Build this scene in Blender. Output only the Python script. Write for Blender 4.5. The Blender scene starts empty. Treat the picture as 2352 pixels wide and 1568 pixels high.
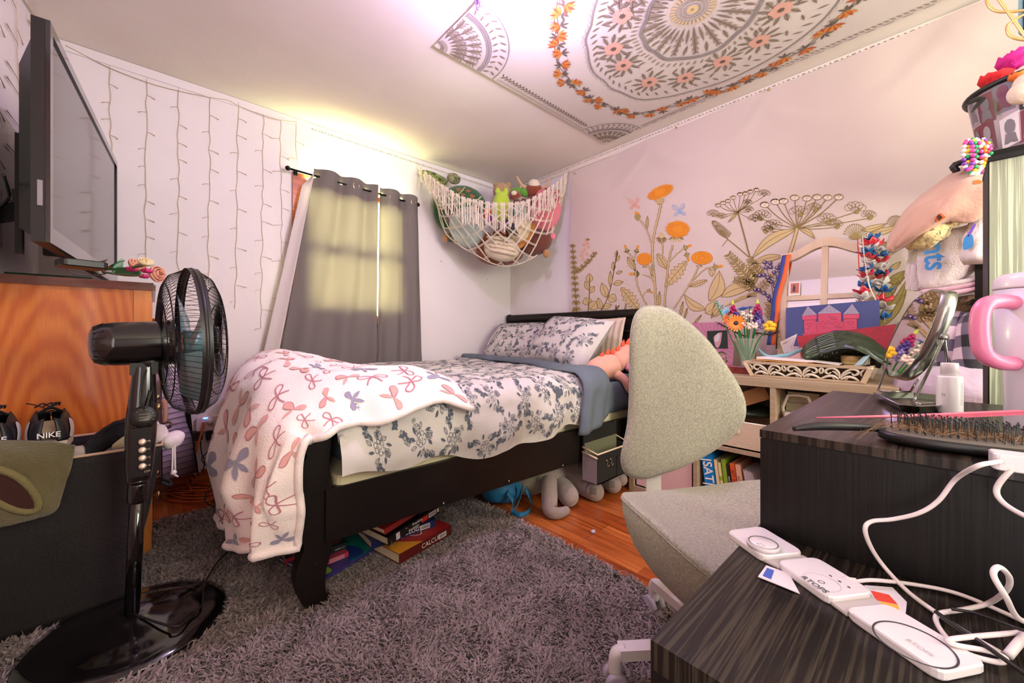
import bpy, math, random
from mathutils import Vector, Matrix, noise
random.seed(7)
V = Vector
PI = math.pi
S = bpy.context.scene
COL = S.collection
# ------------------------------------------------------------------ camera, world, lights, exposure
XT, YW, ZC, XL, YF = 2.655, 2.924, 2.328, -0.405, -1.7      # right wall, window wall, ceiling, left wall, front wall
CAMZ, FPX, CXP, HYP = 0.88, 900.0, 1176.0, 766.0             # camera height, focal length and principal point for 2352 x 1568
cam = bpy.data.cameras.new('camera')
cam.sensor_width = 36.0
cam.lens = 36.0 * FPX / 2352.0
cam.shift_y = -(784.0 - HYP) / 2352.0
cam.clip_start = 0.02
cam_o = bpy.data.objects.new('camera', cam)
COL.objects.link(cam_o)
YAW = math.atan2(0.6756, 0.7373)
cam_o.location = (0, 0, CAMZ)
cam_o.rotation_euler = (PI / 2, 0, -YAW)
S.camera = cam_o
S.view_settings.view_transform = 'Standard'
S.view_settings.look = 'None'
S.view_settings.gamma = 1.0
S.view_settings.use_curve_mapping = False
S.view_settings.exposure = 1.06
w = bpy.data.worlds.new('world')
S.world = w
w.use_nodes = True
w.node_tree.nodes['Background'].inputs[0].default_value = (0.93, 1.0, 0.72, 1)
w.node_tree.nodes['Background'].inputs[1].default_value = 3.0
def lamp(name, kind, loc, rot, energy, color, size=None, size_y=None, spread=None):
 L = bpy.data.lights.new(name, kind)
 L.energy = energy
 L.color = color
 if kind == 'AREA':
  L.shape = 'RECTANGLE'
  L.size, L.size_y = size, size_y
  if spread: L.spread = spread
 elif size is not None:
  L.shadow_soft_size = size
 o = bpy.data.objects.new(name, L)
 COL.objects.link(o)
 o.location = loc
 o.rotation_euler = rot
 return o
# daylight at the curtained window, added fill lamps behind and left of the camera, the ceiling bulb
lamp('window_daylight', 'AREA', (1.12, YW + 0.16, 1.50), (-PI / 2, 0, 0), 110, (0.86, 1.0, 0.48), 0.72, 0.90, 1.3)
lamp('window_top_daylight', 'AREA', (1.12, YW - 0.028, 1.93), (PI - 0.62, 0, 0), 6.5, (0.86, 1.0, 0.46), 0.70, 0.05)
dl_ = lamp('desk_side_light', 'SPOT', (0.70, -0.50, 1.42), (0, 0, 0), 11.0, (0.97, 1.0, 0.82), 0.05)
dl_.data.spot_size = 0.85; dl_.data.spot_blend = 0.8
dl_.rotation_euler = (V((1.16, -0.12, 0.92)) - V((0.70, -0.50, 1.42))).to_track_quat('-Z', 'Y').to_euler()
lamp('rear_fill', 'AREA', (1.35, YF + 0.06, 1.45), (PI / 2, 0, 0), 30, (1.0, 0.95, 0.84), 1.5, 1.3)  # soft fill added behind the camera to brighten the room
lamp('left_wall_fill', 'AREA', (XL + 0.02, -0.58, 1.15), (0, -PI / 2, 0), 7.5, (1.0, 0.94, 0.92), 1.7, 0.92)  # added area lamp on the solid left wall, for fill and glare
lamp('ceiling_bulb', 'POINT', (1.03, 1.07, 2.12), (0, 0, 0), 23, (0.77, 0.57, 1.0), 0.06)
# ------------------------------------------------------------------ geometry helpers
def _dir(px, py):
 o = (px - CXP) / FPX
 return V((0.6756 + o * 0.7373, 0.7373 - o * 0.6756, (HYP - py) / FPX))
def PX(px, py, x):                       # the point of the plane X = x seen at that place of the photograph
 d = _dir(px, py); return V((0, 0, CAMZ)) + d * (x / d.x)
def PY(px, py, y):
 d = _dir(px, py); return V((0, 0, CAMZ)) + d * (y / d.y)
def PZ(px, py, z):
 d = _dir(px, py); return V((0, 0, CAMZ)) + d * ((z - CAMZ) / d.z)
def PD(px, py, t):
 return V((0, 0, CAMZ)) + _dir(px, py) * t
def lin(h):
 h = h.lstrip('#')
 c = [int(h[i:i + 2], 16) / 255 for i in (0, 2, 4)]
 return tuple(x / 12.92 if x <= 0.04045 else ((x + 0.055) / 1.055) ** 2.4 for x in c) + (1.0,)
MATS = {}
def mat(name, hexc, rough=0.6, metal=0.0, var=None, bump=None, emit=None, coat=0.0, trans=0.0, sheen=0.0, alpha=1.0, spec=0.5, transl=0.0):
 """var = (scale, second colour, detail, stretch xyz); bump = (scale, strength, stretch)"""
 if name in MATS: return MATS[name]
 m = bpy.data.materials.new(name)
 m.use_nodes = True
 nt = m.node_tree
 b = nt.nodes['Principled BSDF']
 b.inputs['Base Color'].default_value = lin(hexc)
 b.inputs['Roughness'].default_value = rough
 b.inputs['Metallic'].default_value = metal
 b.inputs['Coat Weight'].default_value = coat
 b.inputs['Coat Roughness'].default_value = 0.08
 b.inputs['Transmission Weight'].default_value = trans
 b.inputs['Sheen Weight'].default_value = sheen
 b.inputs['Alpha'].default_value = alpha
 b.inputs['Specular IOR Level'].default_value = spec
 tc = None
 def coords(stretch):
  nonlocal tc
  if tc is None: tc = nt.nodes.new('ShaderNodeTexCoord')
  mp = nt.nodes.new('ShaderNodeMapping')
  mp.inputs['Scale'].default_value = stretch
  nt.links.new(tc.outputs['Object'], mp.inputs['Vector'])
  return mp.outputs['Vector']
 if var:
  n = nt.nodes.new('ShaderNodeTexNoise')
  n.inputs['Scale'].default_value = var[0]
  n.inputs['Detail'].default_value = var[2] if len(var) > 2 else 3
  nt.links.new(coords(var[3] if len(var) > 3 else (1, 1, 1)), n.inputs['Vector'])
  r = nt.nodes.new('ShaderNodeValToRGB')
  r.color_ramp.elements[0].position = 0.35
  r.color_ramp.elements[1].position = 0.65
  r.color_ramp.elements[0].color = lin(hexc)
  r.color_ramp.elements[1].color = lin(var[1])
  nt.links.new(n.outputs['Fac'], r.inputs['Fac'])
  nt.links.new(r.outputs['Color'], b.inputs['Base Color'])
 if bump:
  n = nt.nodes.new('ShaderNodeTexNoise')
  n.inputs['Scale'].default_value = bump[0]
  n.inputs['Detail'].default_value = 4
  nt.links.new(coords(bump[2] if len(bump) > 2 else (1, 1, 1)), n.inputs['Vector'])
  bp = nt.nodes.new('ShaderNodeBump')
  bp.inputs['Strength'].default_value = bump[1]
  bp.inputs['Distance'].default_value = 0.01
  nt.links.new(n.outputs['Fac'], bp.inputs['Height'])
  nt.links.new(bp.outputs['Normal'], b.inputs['Normal'])
 if emit:
  b.inputs['Emission Color'].default_value = lin(emit[0])
  b.inputs['Emission Strength'].default_value = emit[1]
 if transl:
  t = nt.nodes.new('ShaderNodeBsdfTranslucent')
  t.inputs['Color'].default_value = lin(hexc)
  mx = nt.nodes.new('ShaderNodeMixShader')
  mx.inputs[0].default_value = transl
  out = nt.nodes['Material Output']
  nt.links.new(b.outputs[0], mx.inputs[1])
  nt.links.new(t.outputs[0], mx.inputs[2])
  nt.links.new(mx.outputs[0], out.inputs['Surface'])
 MATS[name] = m
 return m
class MB:
 """collects shapes that become ONE mesh object"""
 def __init__(s):
  s.v = []; s.f = []; s.mi = []; s.sm = []; s.cur = 0; s.smooth = False; s.M = None
 def _add(s, vs, fs, smooth=None):
  n = len(s.v)
  if s.M is not None: vs = [s.M @ V(p) for p in vs]
  s.v.extend([tuple(p) for p in vs])
  for f in fs:
   s.f.append([n + i for i in f]); s.mi.append(s.cur)
   s.sm.append(s.smooth if smooth is None else smooth)
  return s
 def box(s, x0, x1, y0, y1, z0, z1):
  vs = [(x, y, z) for x in (x0, x1) for y in (y0, y1) for z in (z0, z1)]
  return s._add(vs, [(0, 1, 3, 2), (4, 6, 7, 5), (0, 4, 5, 1), (2, 3, 7, 6), (0, 2, 6, 4), (1, 5, 7, 3)], False)
 def bar(s, a, b, w, h, up=(0, 0, 1)):
  a, b = V(a), V(b); d = (b - a).normalized(); u = V(up)
  sx = d.cross(u)
  if sx.length < 1e-4: sx = d.cross(V((1, 0, 0)))
  sx.normalize(); uz = sx.cross(d)
  vs = [p + sx * i * w / 2 + uz * j * h / 2 for p in (a, b) for i in (-1, 1) for j in (-1, 1)]
  return s._add(vs, [(0, 2, 3, 1), (4, 5, 7, 6), (0, 1, 5, 4), (2, 6, 7, 3), (0, 4, 6, 2), (1, 3, 7, 5)], False)
 def tube(s, pts, r, n=8, caps=True, closed=False):
  pts = [V(p) for p in pts]
  k = len(pts)
  rs = r if isinstance(r, (list, tuple)) else [r] * k
  T = []
  for i in range(k):
   a = pts[(i - 1) % k] if closed else pts[max(i - 1, 0)]
   b = pts[(i + 1) % k] if closed else pts[min(i + 1, k - 1)]
   d = b - a
   T.append(d.normalized() if d.length > 1e-9 else V((0, 0, 1)))
  nrm = T[0].orthogonal().normalized()
  vs = []
  for i in range(k):
   nrm = nrm - T[i] * nrm.dot(T[i])
   nrm = nrm.normalized() if nrm.length > 1e-6 else T[i].orthogonal().normalized()
   bn = T[i].cross(nrm)
   for j in range(n):
    a = 2 * PI * j / n
    vs.append(pts[i] + (nrm * math.cos(a) + bn * math.sin(a)) * rs[i])
  fs = []
  for i in range(k if closed else k - 1):
   i2 = (i + 1) % k
   for j in range(n):
    fs.append((i * n + j, i * n + (j + 1) % n, i2 * n + (j + 1) % n, i2 * n + j))
  if caps and not closed:
   fs.append(tuple(range(n - 1, -1, -1)))
   fs.append(tuple((k - 1) * n + j for j in range(n)))
  return s._add(vs, fs, True if n > 4 else False)
 def lathe(s, prof, loc=(0, 0, 0), axis=(0, 0, 1), n=24, caps=True):
  """prof = [(radius, height)]"""
  q = V((0, 0, 1)).rotation_difference(V(axis).normalized()).to_matrix()
  loc = V(loc); vs = []
  for (r, h) in prof:
   for j in range(n):
    a = 2 * PI * j / n
    vs.append(loc + q @ V((r * math.cos(a), r * math.sin(a), h)))
  fs = []
  for i in range(len(prof) - 1):
   for j in range(n):
    fs.append((i * n + j, i * n + (j + 1) % n, (i + 1) * n + (j + 1) % n, (i + 1) * n + j))
  if caps:
   fs.append(tuple(range(n - 1, -1, -1))); fs.append(tuple((len(prof) - 1) * n + j for j in range(n)))
  return s._add(vs, fs, True)
 def ball(s, c, r, rot=None, nu=16, nv=10, fn=None, pw=1.0):
  """ellipsoid; pw < 1 squares it off"""
  r = (r, r, r) if not isinstance(r, (tuple, list)) else r
  c = V(c); vs = []; fs = []
  sp = lambda x: math.copysign(abs(x) ** pw, x)
  for i in range(nv + 1):
   th = PI * i / nv - PI / 2
   for j in range(nu):
    ph = 2 * PI * j / nu
    p = V((sp(math.cos(th)) * sp(math.cos(ph)) * r[0], sp(math.cos(th)) * sp(math.sin(ph)) * r[1], sp(math.sin(th)) * r[2]))
    if fn: p = fn(p)
    if rot is not None: p = rot @ p
    vs.append(c + p)
  for i in range(nv):
   for j in range(nu):
    fs.append((i * nu + j, i * nu + (j + 1) % nu, (i + 1) * nu + (j + 1) % nu, (i + 1) * nu + j))
  return s._add(vs, fs, True)
 def grid(s, fn, nu, nv, smooth=True, closed_u=False):
  vs = [fn(i / nu, j / nv) for i in range(nu + 1) for j in range(nv + 1)]
  fs = [(i * (nv + 1) + j, (i + 1) * (nv + 1) + j, (i + 1) * (nv + 1) + j + 1, i * (nv + 1) + j + 1) for i in range(nu) for j in range(nv)]
  return s._add(vs, fs, smooth)
 def poly(s, pts):
  return s._add(pts, [tuple(range(len(pts)))], False)
 def prism(s, pts, d, cap=True):
  """polygon outline pushed along vector d"""
  n = len(pts); d = V(d); pts = [V(p) for p in pts]
  fs = [(i, (i + 1) % n, n + (i + 1) % n, n + i) for i in range(n)]
  if cap: fs += [tuple(range(n - 1, -1, -1)), tuple(range(n, 2 * n))]
  return s._add(pts + [p + d for p in pts], fs, False)
 def rbox(s, c, size, r, rot=None, seg=3):
  """box with rounded corners in plan (x, y) and softened top edges"""
  sx, sy, sz = [q / 2 for q in size]; r = min(r, sx, sy)
  ring = []
  for (cx, cy, a0) in ((sx - r, sy - r, 0), (-sx + r, sy - r, PI / 2), (-sx + r, -sy + r, PI), (sx - r, -sy + r, 1.5 * PI)):
   for k in range(seg + 1):
    a = a0 + PI / 2 * k / seg
    ring.append((cx + r * math.cos(a), cy + r * math.sin(a)))
  n = len(ring); e = min(0.25 * r, sz * 0.6)
  lv = [(-sz, 1 - e / max(sx, sy)), (-sz + e, 1), (sz - e, 1), (sz, 1 - e / max(sx, sy))]
  vs = []
  for (z, k) in lv:
   for (x, y) in ring:
    p = V((x * k, y * k, z))
    if rot is not None: p = rot @ p
    vs.append(V(c) + p)
  fs = [(i * n + j, i * n + (j + 1) % n, (i + 1) * n + (j + 1) % n, (i + 1) * n + j) for i in range(3) for j in range(n)]
  fs += [tuple(range(n - 1, -1, -1)), tuple(3 * n + j for j in range(n))]
  return s._add(vs, fs, False)
def obj(name, mb, mats, parent=None, label=None, cat=None, group=None, kind=None, solid=None, sub=0):
 me = bpy.data.meshes.new(name)
 me.from_pydata(mb.v, [], mb.f)
 for m in (mats if isinstance(mats, (list, tuple)) else [mats]): me.materials.append(m)
 me.polygons.foreach_set('material_index', mb.mi)
 me.polygons.foreach_set('use_smooth', mb.sm)
 me.update()
 o = bpy.data.objects.new(name, me)
 COL.objects.link(o)
 if parent is not None:
  o.parent = parent
  if parent.type == 'EMPTY' and not parent.parent: o.matrix_parent_inverse = Matrix.Translation(-parent.location)
 tag(o, label, cat, group, kind)
 if solid:
  md = o.modifiers.new('thickness', 'SOLIDIFY'); md.thickness = solid; md.offset = 0
 if sub:
  md = o.modifiers.new('smooth', 'SUBSURF'); md.levels = md.render_levels = sub
 return o
def tag(o, label=None, cat=None, group=None, kind=None):
 if label: o['label'] = label
 if cat: o['category'] = cat
 if group: o['group'] = group
 if kind: o['kind'] = kind
 return o
def thing(name, label, cat, loc=(0, 0, 0), group=None):
 o = bpy.data.objects.new(name, None)
 o.empty_display_size = 0.05
 COL.objects.link(o); o.location = loc
 return tag(o, label, cat, group)
def spline(pts, n=6, closed=False):
 """Catmull-Rom through the points"""
 pts = [V(p) for p in pts]; k = len(pts); out = []
 for i in range(k if closed else k - 1):
  p0 = pts[(i - 1) % k] if closed or i > 0 else pts[0] * 2 - pts[1]
  p1, p2 = pts[i], pts[(i + 1) % k]
  p3 = pts[(i + 2) % k] if closed or i + 2 < k else p2 * 2 - p1
  for j in range(n):
   t = j / n
   out.append(0.5 * ((2 * p1) + (p2 - p0) * t + (2 * p0 - 5 * p1 + 4 * p2 - p3) * t * t + (3 * p1 - p0 - 3 * p2 + p3) * t ** 3))
 if not closed: out.append(pts[-1])
 return out
def patch(G):
 """bicubic surface through a grid of points, as a function of (u, v)"""
 R, Cn = len(G), len(G[0])
 def cr(a, b, c, d, t): return 0.5 * ((2 * b) + (c - a) * t + (2 * a - 5 * b + 4 * c - d) * t * t + (3 * b - a - 3 * c + d) * t ** 3)
 def row(r, u):
  x = min(max(u, 0), 1) * (Cn - 1); i = min(int(x), Cn - 2); t = x - i
  q = lambda k: G[r][k] if 0 <= k < Cn else (G[r][0] * 2 - G[r][1] if k < 0 else G[r][-1] * 2 - G[r][-2])
  return cr(q(i - 1), q(i), q(i + 1), q(i + 2), t)
 def f(u, v):
  y = min(max(v, 0), 1) * (R - 1); j = min(int(y), R - 2); t = y - j
  q = lambda k: row(k, u) if 0 <= k < R else (row(0, u) * 2 - row(1, u) if k < 0 else row(R - 1, u) * 2 - row(R - 2, u))
  return cr(q(j - 1), q(j), q(j + 1), q(j + 2), t)
 return f
def onsurf(f, off=0.002, e=0.004):
 """point on the surface f(u, v) lifted along its normal"""
 def g(u, v):
  p = f(u, v); a = f(min(u + e, 1), v) - f(max(u - e, 0), v); b = f(u, min(v + e, 1)) - f(u, max(v - e, 0))
  n = a.cross(b)
  return p + (n.normalized() if n.length > 1e-12 else V((0, 0, 1))) * off
 return g
def stroke(mb, g, pts, w, n=1):
 """a drawn line: flat ribbon along 2D points, g maps 2D to 3D; w in 2D units (number or list)"""
 k = len(pts); L = []; R = []
 for i, p in enumerate(pts):
  a, b = pts[max(i - 1, 0)], pts[min(i + 1, k - 1)]
  dx, dy = b[0] - a[0], b[1] - a[1]; l = math.hypot(dx, dy) or 1
  ww = (w[i] if isinstance(w, (list, tuple)) else w) / 2
  L.append(g(p[0] - dy / l * ww, p[1] + dx / l * ww)); R.append(g(p[0] + dy / l * ww, p[1] - dx / l * ww))
 fs = [(i, i + 1, k + i + 1, k + i) for i in range(k - 1)]
 mb._add(L + R, fs, False)
def fill(mb, g, pts, centre=None):
 """a filled drawn shape: fan of triangles from its middle"""
 c = centre or (sum(p[0] for p in pts) / len(pts), sum(p[1] for p in pts) / len(pts))
 n = len(pts)
 mb._add([g(*c)] + [g(*p) for p in pts], [(0, 1 + i, 1 + (i + 1) % n) for i in range(n)], False)
def curve2(pts, n=6, closed=False):
 return [(p.x, p.y) for p in spline([(a, b, 0) for a, b in pts], n, closed)]
def leaf2(p0, p1, w, n=7, bend=0.0, skew=0.5):
 """outline of a leaf from p0 to p1"""
 dx, dy = p1[0] - p0[0], p1[1] - p0[1]; A = []; B = []
 for i in range(n + 1):
  t = i / n; h = w / 2 * math.sin(PI * t ** (math.log(0.5) / math.log(skew))) ; bd = bend * math.sin(PI * t)
  mx, my = p0[0] + dx * t - dy * bd, p0[1] + dy * t + dx * bd
  l = math.hypot(dx, dy) or 1
  A.append((mx - dy / l * h, my + dx / l * h)); B.append((mx + dy / l * h, my - dx / l * h))
 return A + B[::-1][1:-1]
_fonts = {}
def text(mb, s, o, ux, uy, size, off=0.0015, bold=0.0, align='LEFT', squeeze=1.0):
 """lettering laid flat: o = baseline start, ux / uy = reading and up directions"""
 key = (s, bold, align)
 if key not in _fonts:
  cu = bpy.data.curves.new('lettering', 'FONT'); cu.body = s; cu.offset = bold; cu.align_x = align; cu.resolution_u = 3
  ob = bpy.data.objects.new('lettering', cu); COL.objects.link(ob)
  me = bpy.data.meshes.new_from_object(ob.evaluated_get(bpy.context.evaluated_depsgraph_get()))
  _fonts[key] = ([tuple(v.co) for v in me.vertices], [tuple(p.vertices) for p in me.polygons])
  bpy.data.objects.remove(ob); bpy.data.meshes.remove(me); bpy.data.curves.remove(cu)
 vs, fs = _fonts[key]
 o, ux, uy = V(o), V(ux).normalized(), V(uy).normalized(); nz = ux.cross(uy).normalized()
 mb._add([o + ux * p[0] * size * squeeze + uy * p[1] * size + nz * off for p in vs], fs, False)
def nz(x, y, z=0.0): return noise.noise(V((x, y, z)))
def rotz(a): return Matrix.Rotation(a, 3, 'Z')
def frame(d, up=(0, 0, 1)):
 """3x3 with local z along d"""
 d = V(d).normalized(); x = V(up).cross(d)
 if x.length < 1e-4: x = V((1, 0, 0)).cross(d)
 x.normalize(); return Matrix((x, d.cross(x), d)).transposed()
# ------------------------------------------------------------------ room shell
M_wall = mat('painted_wall', 'dfd8d6', 0.75, var=(1.2, 'dad2d0', 2), bump=(60, 0.06))
M_ceil = mat('painted_ceiling', 'e6ddd4', 0.8, var=(3, 'e2d8ce', 3), bump=(45, 0.08))
M_trimwhite = mat('white_trim', 'e4dcd4', 0.45)
M_trimwood = mat('stained_trim', '9a4a1c', 0.35, var=(4, 'b5622a', 4, (1, 12, 12)), coat=0.3)
def wood_floor():
 m = mat('oak_boards', 'b3561f', 0.28, coat=0.25)
 nt = m.node_tree; b = nt.nodes['Principled BSDF']
 tc = nt.nodes.new('ShaderNodeTexCoord')
 mp = nt.nodes.new('ShaderNodeMapping'); mp.inputs['Rotation'].default_value = (0, 0, PI / 2)
 nt.links.new(tc.outputs['Object'], mp.inputs['Vector'])
 br = nt.nodes.new('ShaderNodeTexBrick')
 br.inputs['Scale'].default_value = 1.0
 br.inputs['Brick Width'].default_value = 0.75; br.inputs['Row Height'].default_value = 0.057
 br.inputs['Mortar Size'].default_value = 0.0009; br.inputs['Bias'].default_value = -0.1
 br.inputs['Color1'].default_value = lin('a8501f'); br.inputs['Color2'].default_value = lin('d47a3a'); br.inputs['Mortar'].default_value = lin('4a1e0c')
 br.offset = 0.37
 nt.links.new(mp.outputs['Vector'], br.inputs['Vector'])
 m2 = nt.nodes.new('ShaderNodeMapping'); m2.inputs['Scale'].default_value = (30, 1.6, 1)
 nt.links.new(tc.outputs['Object'], m2.inputs['Vector'])
 n = nt.nodes.new('ShaderNodeTexNoise'); n.inputs['Scale'].default_value = 2.2; n.inputs['Detail'].default_value = 6
 nt.links.new(m2.outputs['Vector'], n.inputs['Vector'])
 r = nt.nodes.new('ShaderNodeValToRGB'); r.color_ramp.elements[0].color = lin('8f4a2a'); r.color_ramp.elements[1].color = lin('ffffff')
 r.color_ramp.elements[0].position = 0.3; r.color_ramp.elements[1].position = 0.62
 nt.links.new(n.outputs['Fac'], r.inputs['Fac'])
 mx = nt.nodes.new('ShaderNodeMix'); mx.data_type = 'RGBA'; mx.blend_type = 'MULTIPLY'; mx.inputs[0].default_value = 0.75
 nt.links.new(br.outputs['Color'], mx.inputs[6]); nt.links.new(r.outputs['Color'], mx.inputs[7])
 nt.links.new(mx.outputs[2], b.inputs['Base Color'])
 return m
def struct(name, mb, m): return obj(name, mb, m, kind='structure')
WT = 0.10
struct('floor', MB().box(XL - WT, XT + WT, YF - WT, YW + WT, -0.1, 0), wood_floor())
struct('ceiling', MB().box(XL - WT, XT + WT, YF - WT, YW + WT, ZC, ZC + 0.1), M_ceil)
struct('wall_right', MB().box(XT, XT + WT, YF - WT, YW + WT, 0, ZC), M_wall)
struct('wall_left', MB().box(XL - WT, XL, YF - WT, YW + WT, 0, ZC), M_wall)
WX0, WX1, WZ0, WZ1 = 0.755, 1.49, 1.02, 1.885
b = MB()
b.box(XL, WX0, YW, YW + WT, 0, ZC).box(WX1, XT, YW, YW + WT, 0, ZC).box(WX0, WX1, YW, YW + WT, 0, WZ0).box(WX0, WX1, YW, YW + WT, WZ1, ZC)
struct('wall_back', b, M_wall)
RX0, RX1, RZ0, RZ1 = 0.6, 2.1, 0.8, 2.1
b = MB()
b.box(XL, RX0, YF - WT, YF, 0, ZC).box(RX1, XT, YF - WT, YF, 0, ZC).box(RX0, RX1, YF - WT, YF, 0, RZ0).box(RX0, RX1, YF - WT, YF, RZ1, ZC)
struct('wall_front', b, M_wall)
b = MB(); b.box(XL + 0.0, XT, YW - 0.014, YW - 0.001, 0, 0.085); struct('baseboard_back', b, M_trimwood)
b = MB(); b.box(XT - 0.013, XT - 0.001, YF, YW - 0.02, 0, 0.085); struct('baseboard_right', b, M_trimwood)
# crown strips where the walls meet the ceiling
M_caulk = mat('crown_paint', 'd9cbbd', 0.6)
b = MB(); b.box(XL, XT, YW - 0.006, YW - 0.001, ZC - 0.05, ZC - 0.002); struct('trim_1', b, M_wall)
b = MB(); b.box(XT - 0.007, XT - 0.001, YF, YW, ZC - 0.055, ZC - 0.002); struct('trim_2', b, M_caulk)
# the curtained window: stained casing, sashes, glass
M_glass = mat('window_glass', 'ffffff', 0.02)
_nt = M_glass.node_tree; _tr = _nt.nodes.new('ShaderNodeBsdfTransparent'); _mx = _nt.nodes.new('ShaderNodeMixShader'); _mx.inputs[0].default_value = 0.07
_gl = _nt.nodes.new('ShaderNodeBsdfGlossy'); _gl.inputs['Roughness'].default_value = 0.02
_nt.links.new(_tr.outputs[0], _mx.inputs[1]); _nt.links.new(_gl.outputs[0], _mx.inputs[2]); _nt.links.new(_mx.outputs[0], _nt.nodes['Material Output'].inputs['Surface'])
wo = thing('window_1', None, None, (WX0, YW, WZ0)); wo['kind'] = 'structure'
cas = MB(); y0, y1 = YW - 0.02, YW - 0.001
cas.box(WX0 - 0.07, WX0, y0, y1, WZ0 - 0.07, WZ1 + 0.07).box(WX1, WX1 + 0.07, y0, y1, WZ0 - 0.07, WZ1 + 0.07)
cas.box(WX0, WX1, y0, y1, WZ1, WZ1 + 0.07).box(WX0 - 0.09, WX1 + 0.09, y0 - 0.003, y1, WZ0 - 0.07, WZ0 - 0.005)
obj('window_frame', cas, M_trimwood, wo)
sa = MB(); ys0, ys1 = YW + 0.035, YW + 0.065; zm = 1.44
for (x0, x1, z0, z1) in ((WX0, WX0 + 0.035, WZ0, WZ1), (WX1 - 0.035, WX1, WZ0, WZ1), (WX0 + 0.035, WX1 - 0.035, WZ0, WZ0 + 0.045), (WX0 + 0.035, WX1 - 0.035, WZ1 - 0.04, WZ1), (WX0 + 0.035, WX1 - 0.035, zm, zm + 0.05)):
 sa.box(x0, x1, ys0, ys1, z0, z1)
obj('window_sash', sa, M_trimwhite, wo)
gl = MB(); gl.box(WX0 + 0.035, WX1 - 0.035, YW + 0.048, YW + 0.052, WZ0 + 0.045, zm).box(WX0 + 0.035, WX1 - 0.035, YW + 0.048, YW + 0.052, zm + 0.05, WZ1 - 0.04)
obj('window_glass', gl, M_glass, wo)
# an unseen window behind the camera, added along with the rear fill lamp
wo = thing('added_window', None, None, (RX0, YF, RZ0)); wo['kind'] = 'structure'
cas = MB(); y0, y1 = YF + 0.001, YF + 0.02
cas.box(RX0 - 0.07, RX0, y0, y1, RZ0 - 0.07, RZ1 + 0.07).box(RX1, RX1 + 0.07, y0, y1, RZ0 - 0.07, RZ1 + 0.07).box(RX0, RX1, y0, y1, RZ1, RZ1 + 0.07).box(RX0, RX1, y0, y1, RZ0 - 0.07, RZ0)
obj('window_frame', cas, M_trimwhite, wo)
gl = MB(); gl.box(RX0, RX1, YF - 0.052, YF - 0.048, RZ0, RZ1); obj('window_glass', gl, M_glass, wo)
# ------------------------------------------------------------------ the bed
M_black = mat('black_painted_wood', '130e0b', 0.42, var=(6, '18110d', 3, (1, 8, 8)), spec=0.28)
M_chrome = mat('chrome', 'c9c9c9', 0.18, 1.0)
def yr(x): return 1.315 - 0.045 * (x - 0.42)          # right side of the bed, slightly skewed to the wall
YL = YW - 0.075                                        # left side, towards the window
bed = thing('bed', 'black sleigh bed with a curved footboard, against the flowered wall hanging', 'bed', (1.4, 2.05, 0))
POST = [(695, 1006), (701, 1025), (705, 1044), (697, 1060), (687, 1071), (680, 1087), (678, 1121), (681, 1150), (684, 1178), (689, 1205), (693, 1224), (691, 1246), (698, 1243 + 20),
  (690, 1285), (681, 1312), (676, 1340), (680, 1362), (690, 1382), (704, 1402), (730, 1398), (757, 1392), (757, 1376), (749, 1360), (748, 1335), (751, 1309), (758, 1285), (763, 1267), (765, 1200), (764, 1117), (757, 1083), (757, 1050), (762, 1020), (762, 996), (735, 990), (710, 993)]
YP = 1.328
prof = [PY(px, py, YP) for px, py in POST]
prof = [V((p.x, 0, max(p.z, 0.012))) for p in prof]
def foot_prism(y0, y1, pf, z0=None, sc=1.0):
 q = [V((p.x, y0, p.z)) for p in pf]
 return q, V((0, y1 - y0, 0))
def soft_prism(mb, pts, d, bev=0.006):
 """outline pushed along d with a small chamfer round both faces"""
 d = V(d); dn = d.normalized(); pts = [V(p) for p in pts]; n = len(pts)
 c = sum(pts, V()) / n
 ins = [p + (c - p).normalized() * bev for p in pts]
 L = [ins, [p + dn * bev for p in pts], [p + d - dn * bev for p in pts], [p + d for p in ins]]
 fs = [(k * n + i, k * n + (i + 1) % n, (k + 1) * n + (i + 1) % n, (k + 1) * n + i) for k in range(3) for i in range(n)]
 fs += [tuple(range(n - 1, -1, -1)), tuple(3 * n + i for i in range(n))]
 mb._add(L[0] + L[1] + L[2] + L[3], fs, False)
for (a, c) in ((YP, YP + 0.05), (YL - 0.05, YL)):
 b = MB(); q, d = foot_prism(a, c, prof); soft_prism(b, q, d)
 po = obj('foot_post', b, M_black, bed)
 if a == YP:
  for px, py in ((727, 1013), (726, 1297)):
   p = PY(px, py, YP); s_ = MB(); s_.lathe([(0.0, -0.002), (0.007, -0.002), (0.007, 0.004), (0.004, 0.004)], p, (0, -1, 0), 12)
   obj('bolt', s_, M_black, po)
fp = [p for p in prof if p.z > 0.18]
cx = [(0.5 * (min(q.x for q in fp if abs(q.z - z) < 0.05) + max(q.x for q in fp if abs(q.z - z) < 0.05)), z) for z in (0.22, 0.29, 0.36, 0.43, 0.50)]
b = MB()
b.grid(lambda u, v: V((spline([(x - 0.012, 0, z) for x, z in cx], 8)[int(v * 32)].x, YP + 0.05 + u * (YL - YP - 0.10), 0.22 + v * 0.28)), 2, 32)
b.grid(lambda u, v: V((spline([(x + 0.012, 0, z) for x, z in cx], 8)[int(v * 32)].x, YP + 0.05 + u * (YL - YP - 0.10), 0.22 + v * 0.28)), 2, 32)
b.tube([(cx[-1][0], YP + 0.05, 0.525), (cx[-1][0], YL - 0.05, 0.525)], 0.034, 16)
obj('footboard', b, M_black, bed)
XH = XT - 0.10                                          # front of the headboard
def rail(mb, f, x0, x1, th, z0, z1):
 p = [V((x0, f(x0), z0)), V((x1, f(x1), z0)), V((x1, f(x1), z1)), V((x0, f(x0), z1))]
 mb.prism(p, (0, th, 0))
b = MB(); rail(b, yr, 0.405, XH + 0.02, 0.026, 0.215, 0.384)
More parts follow.
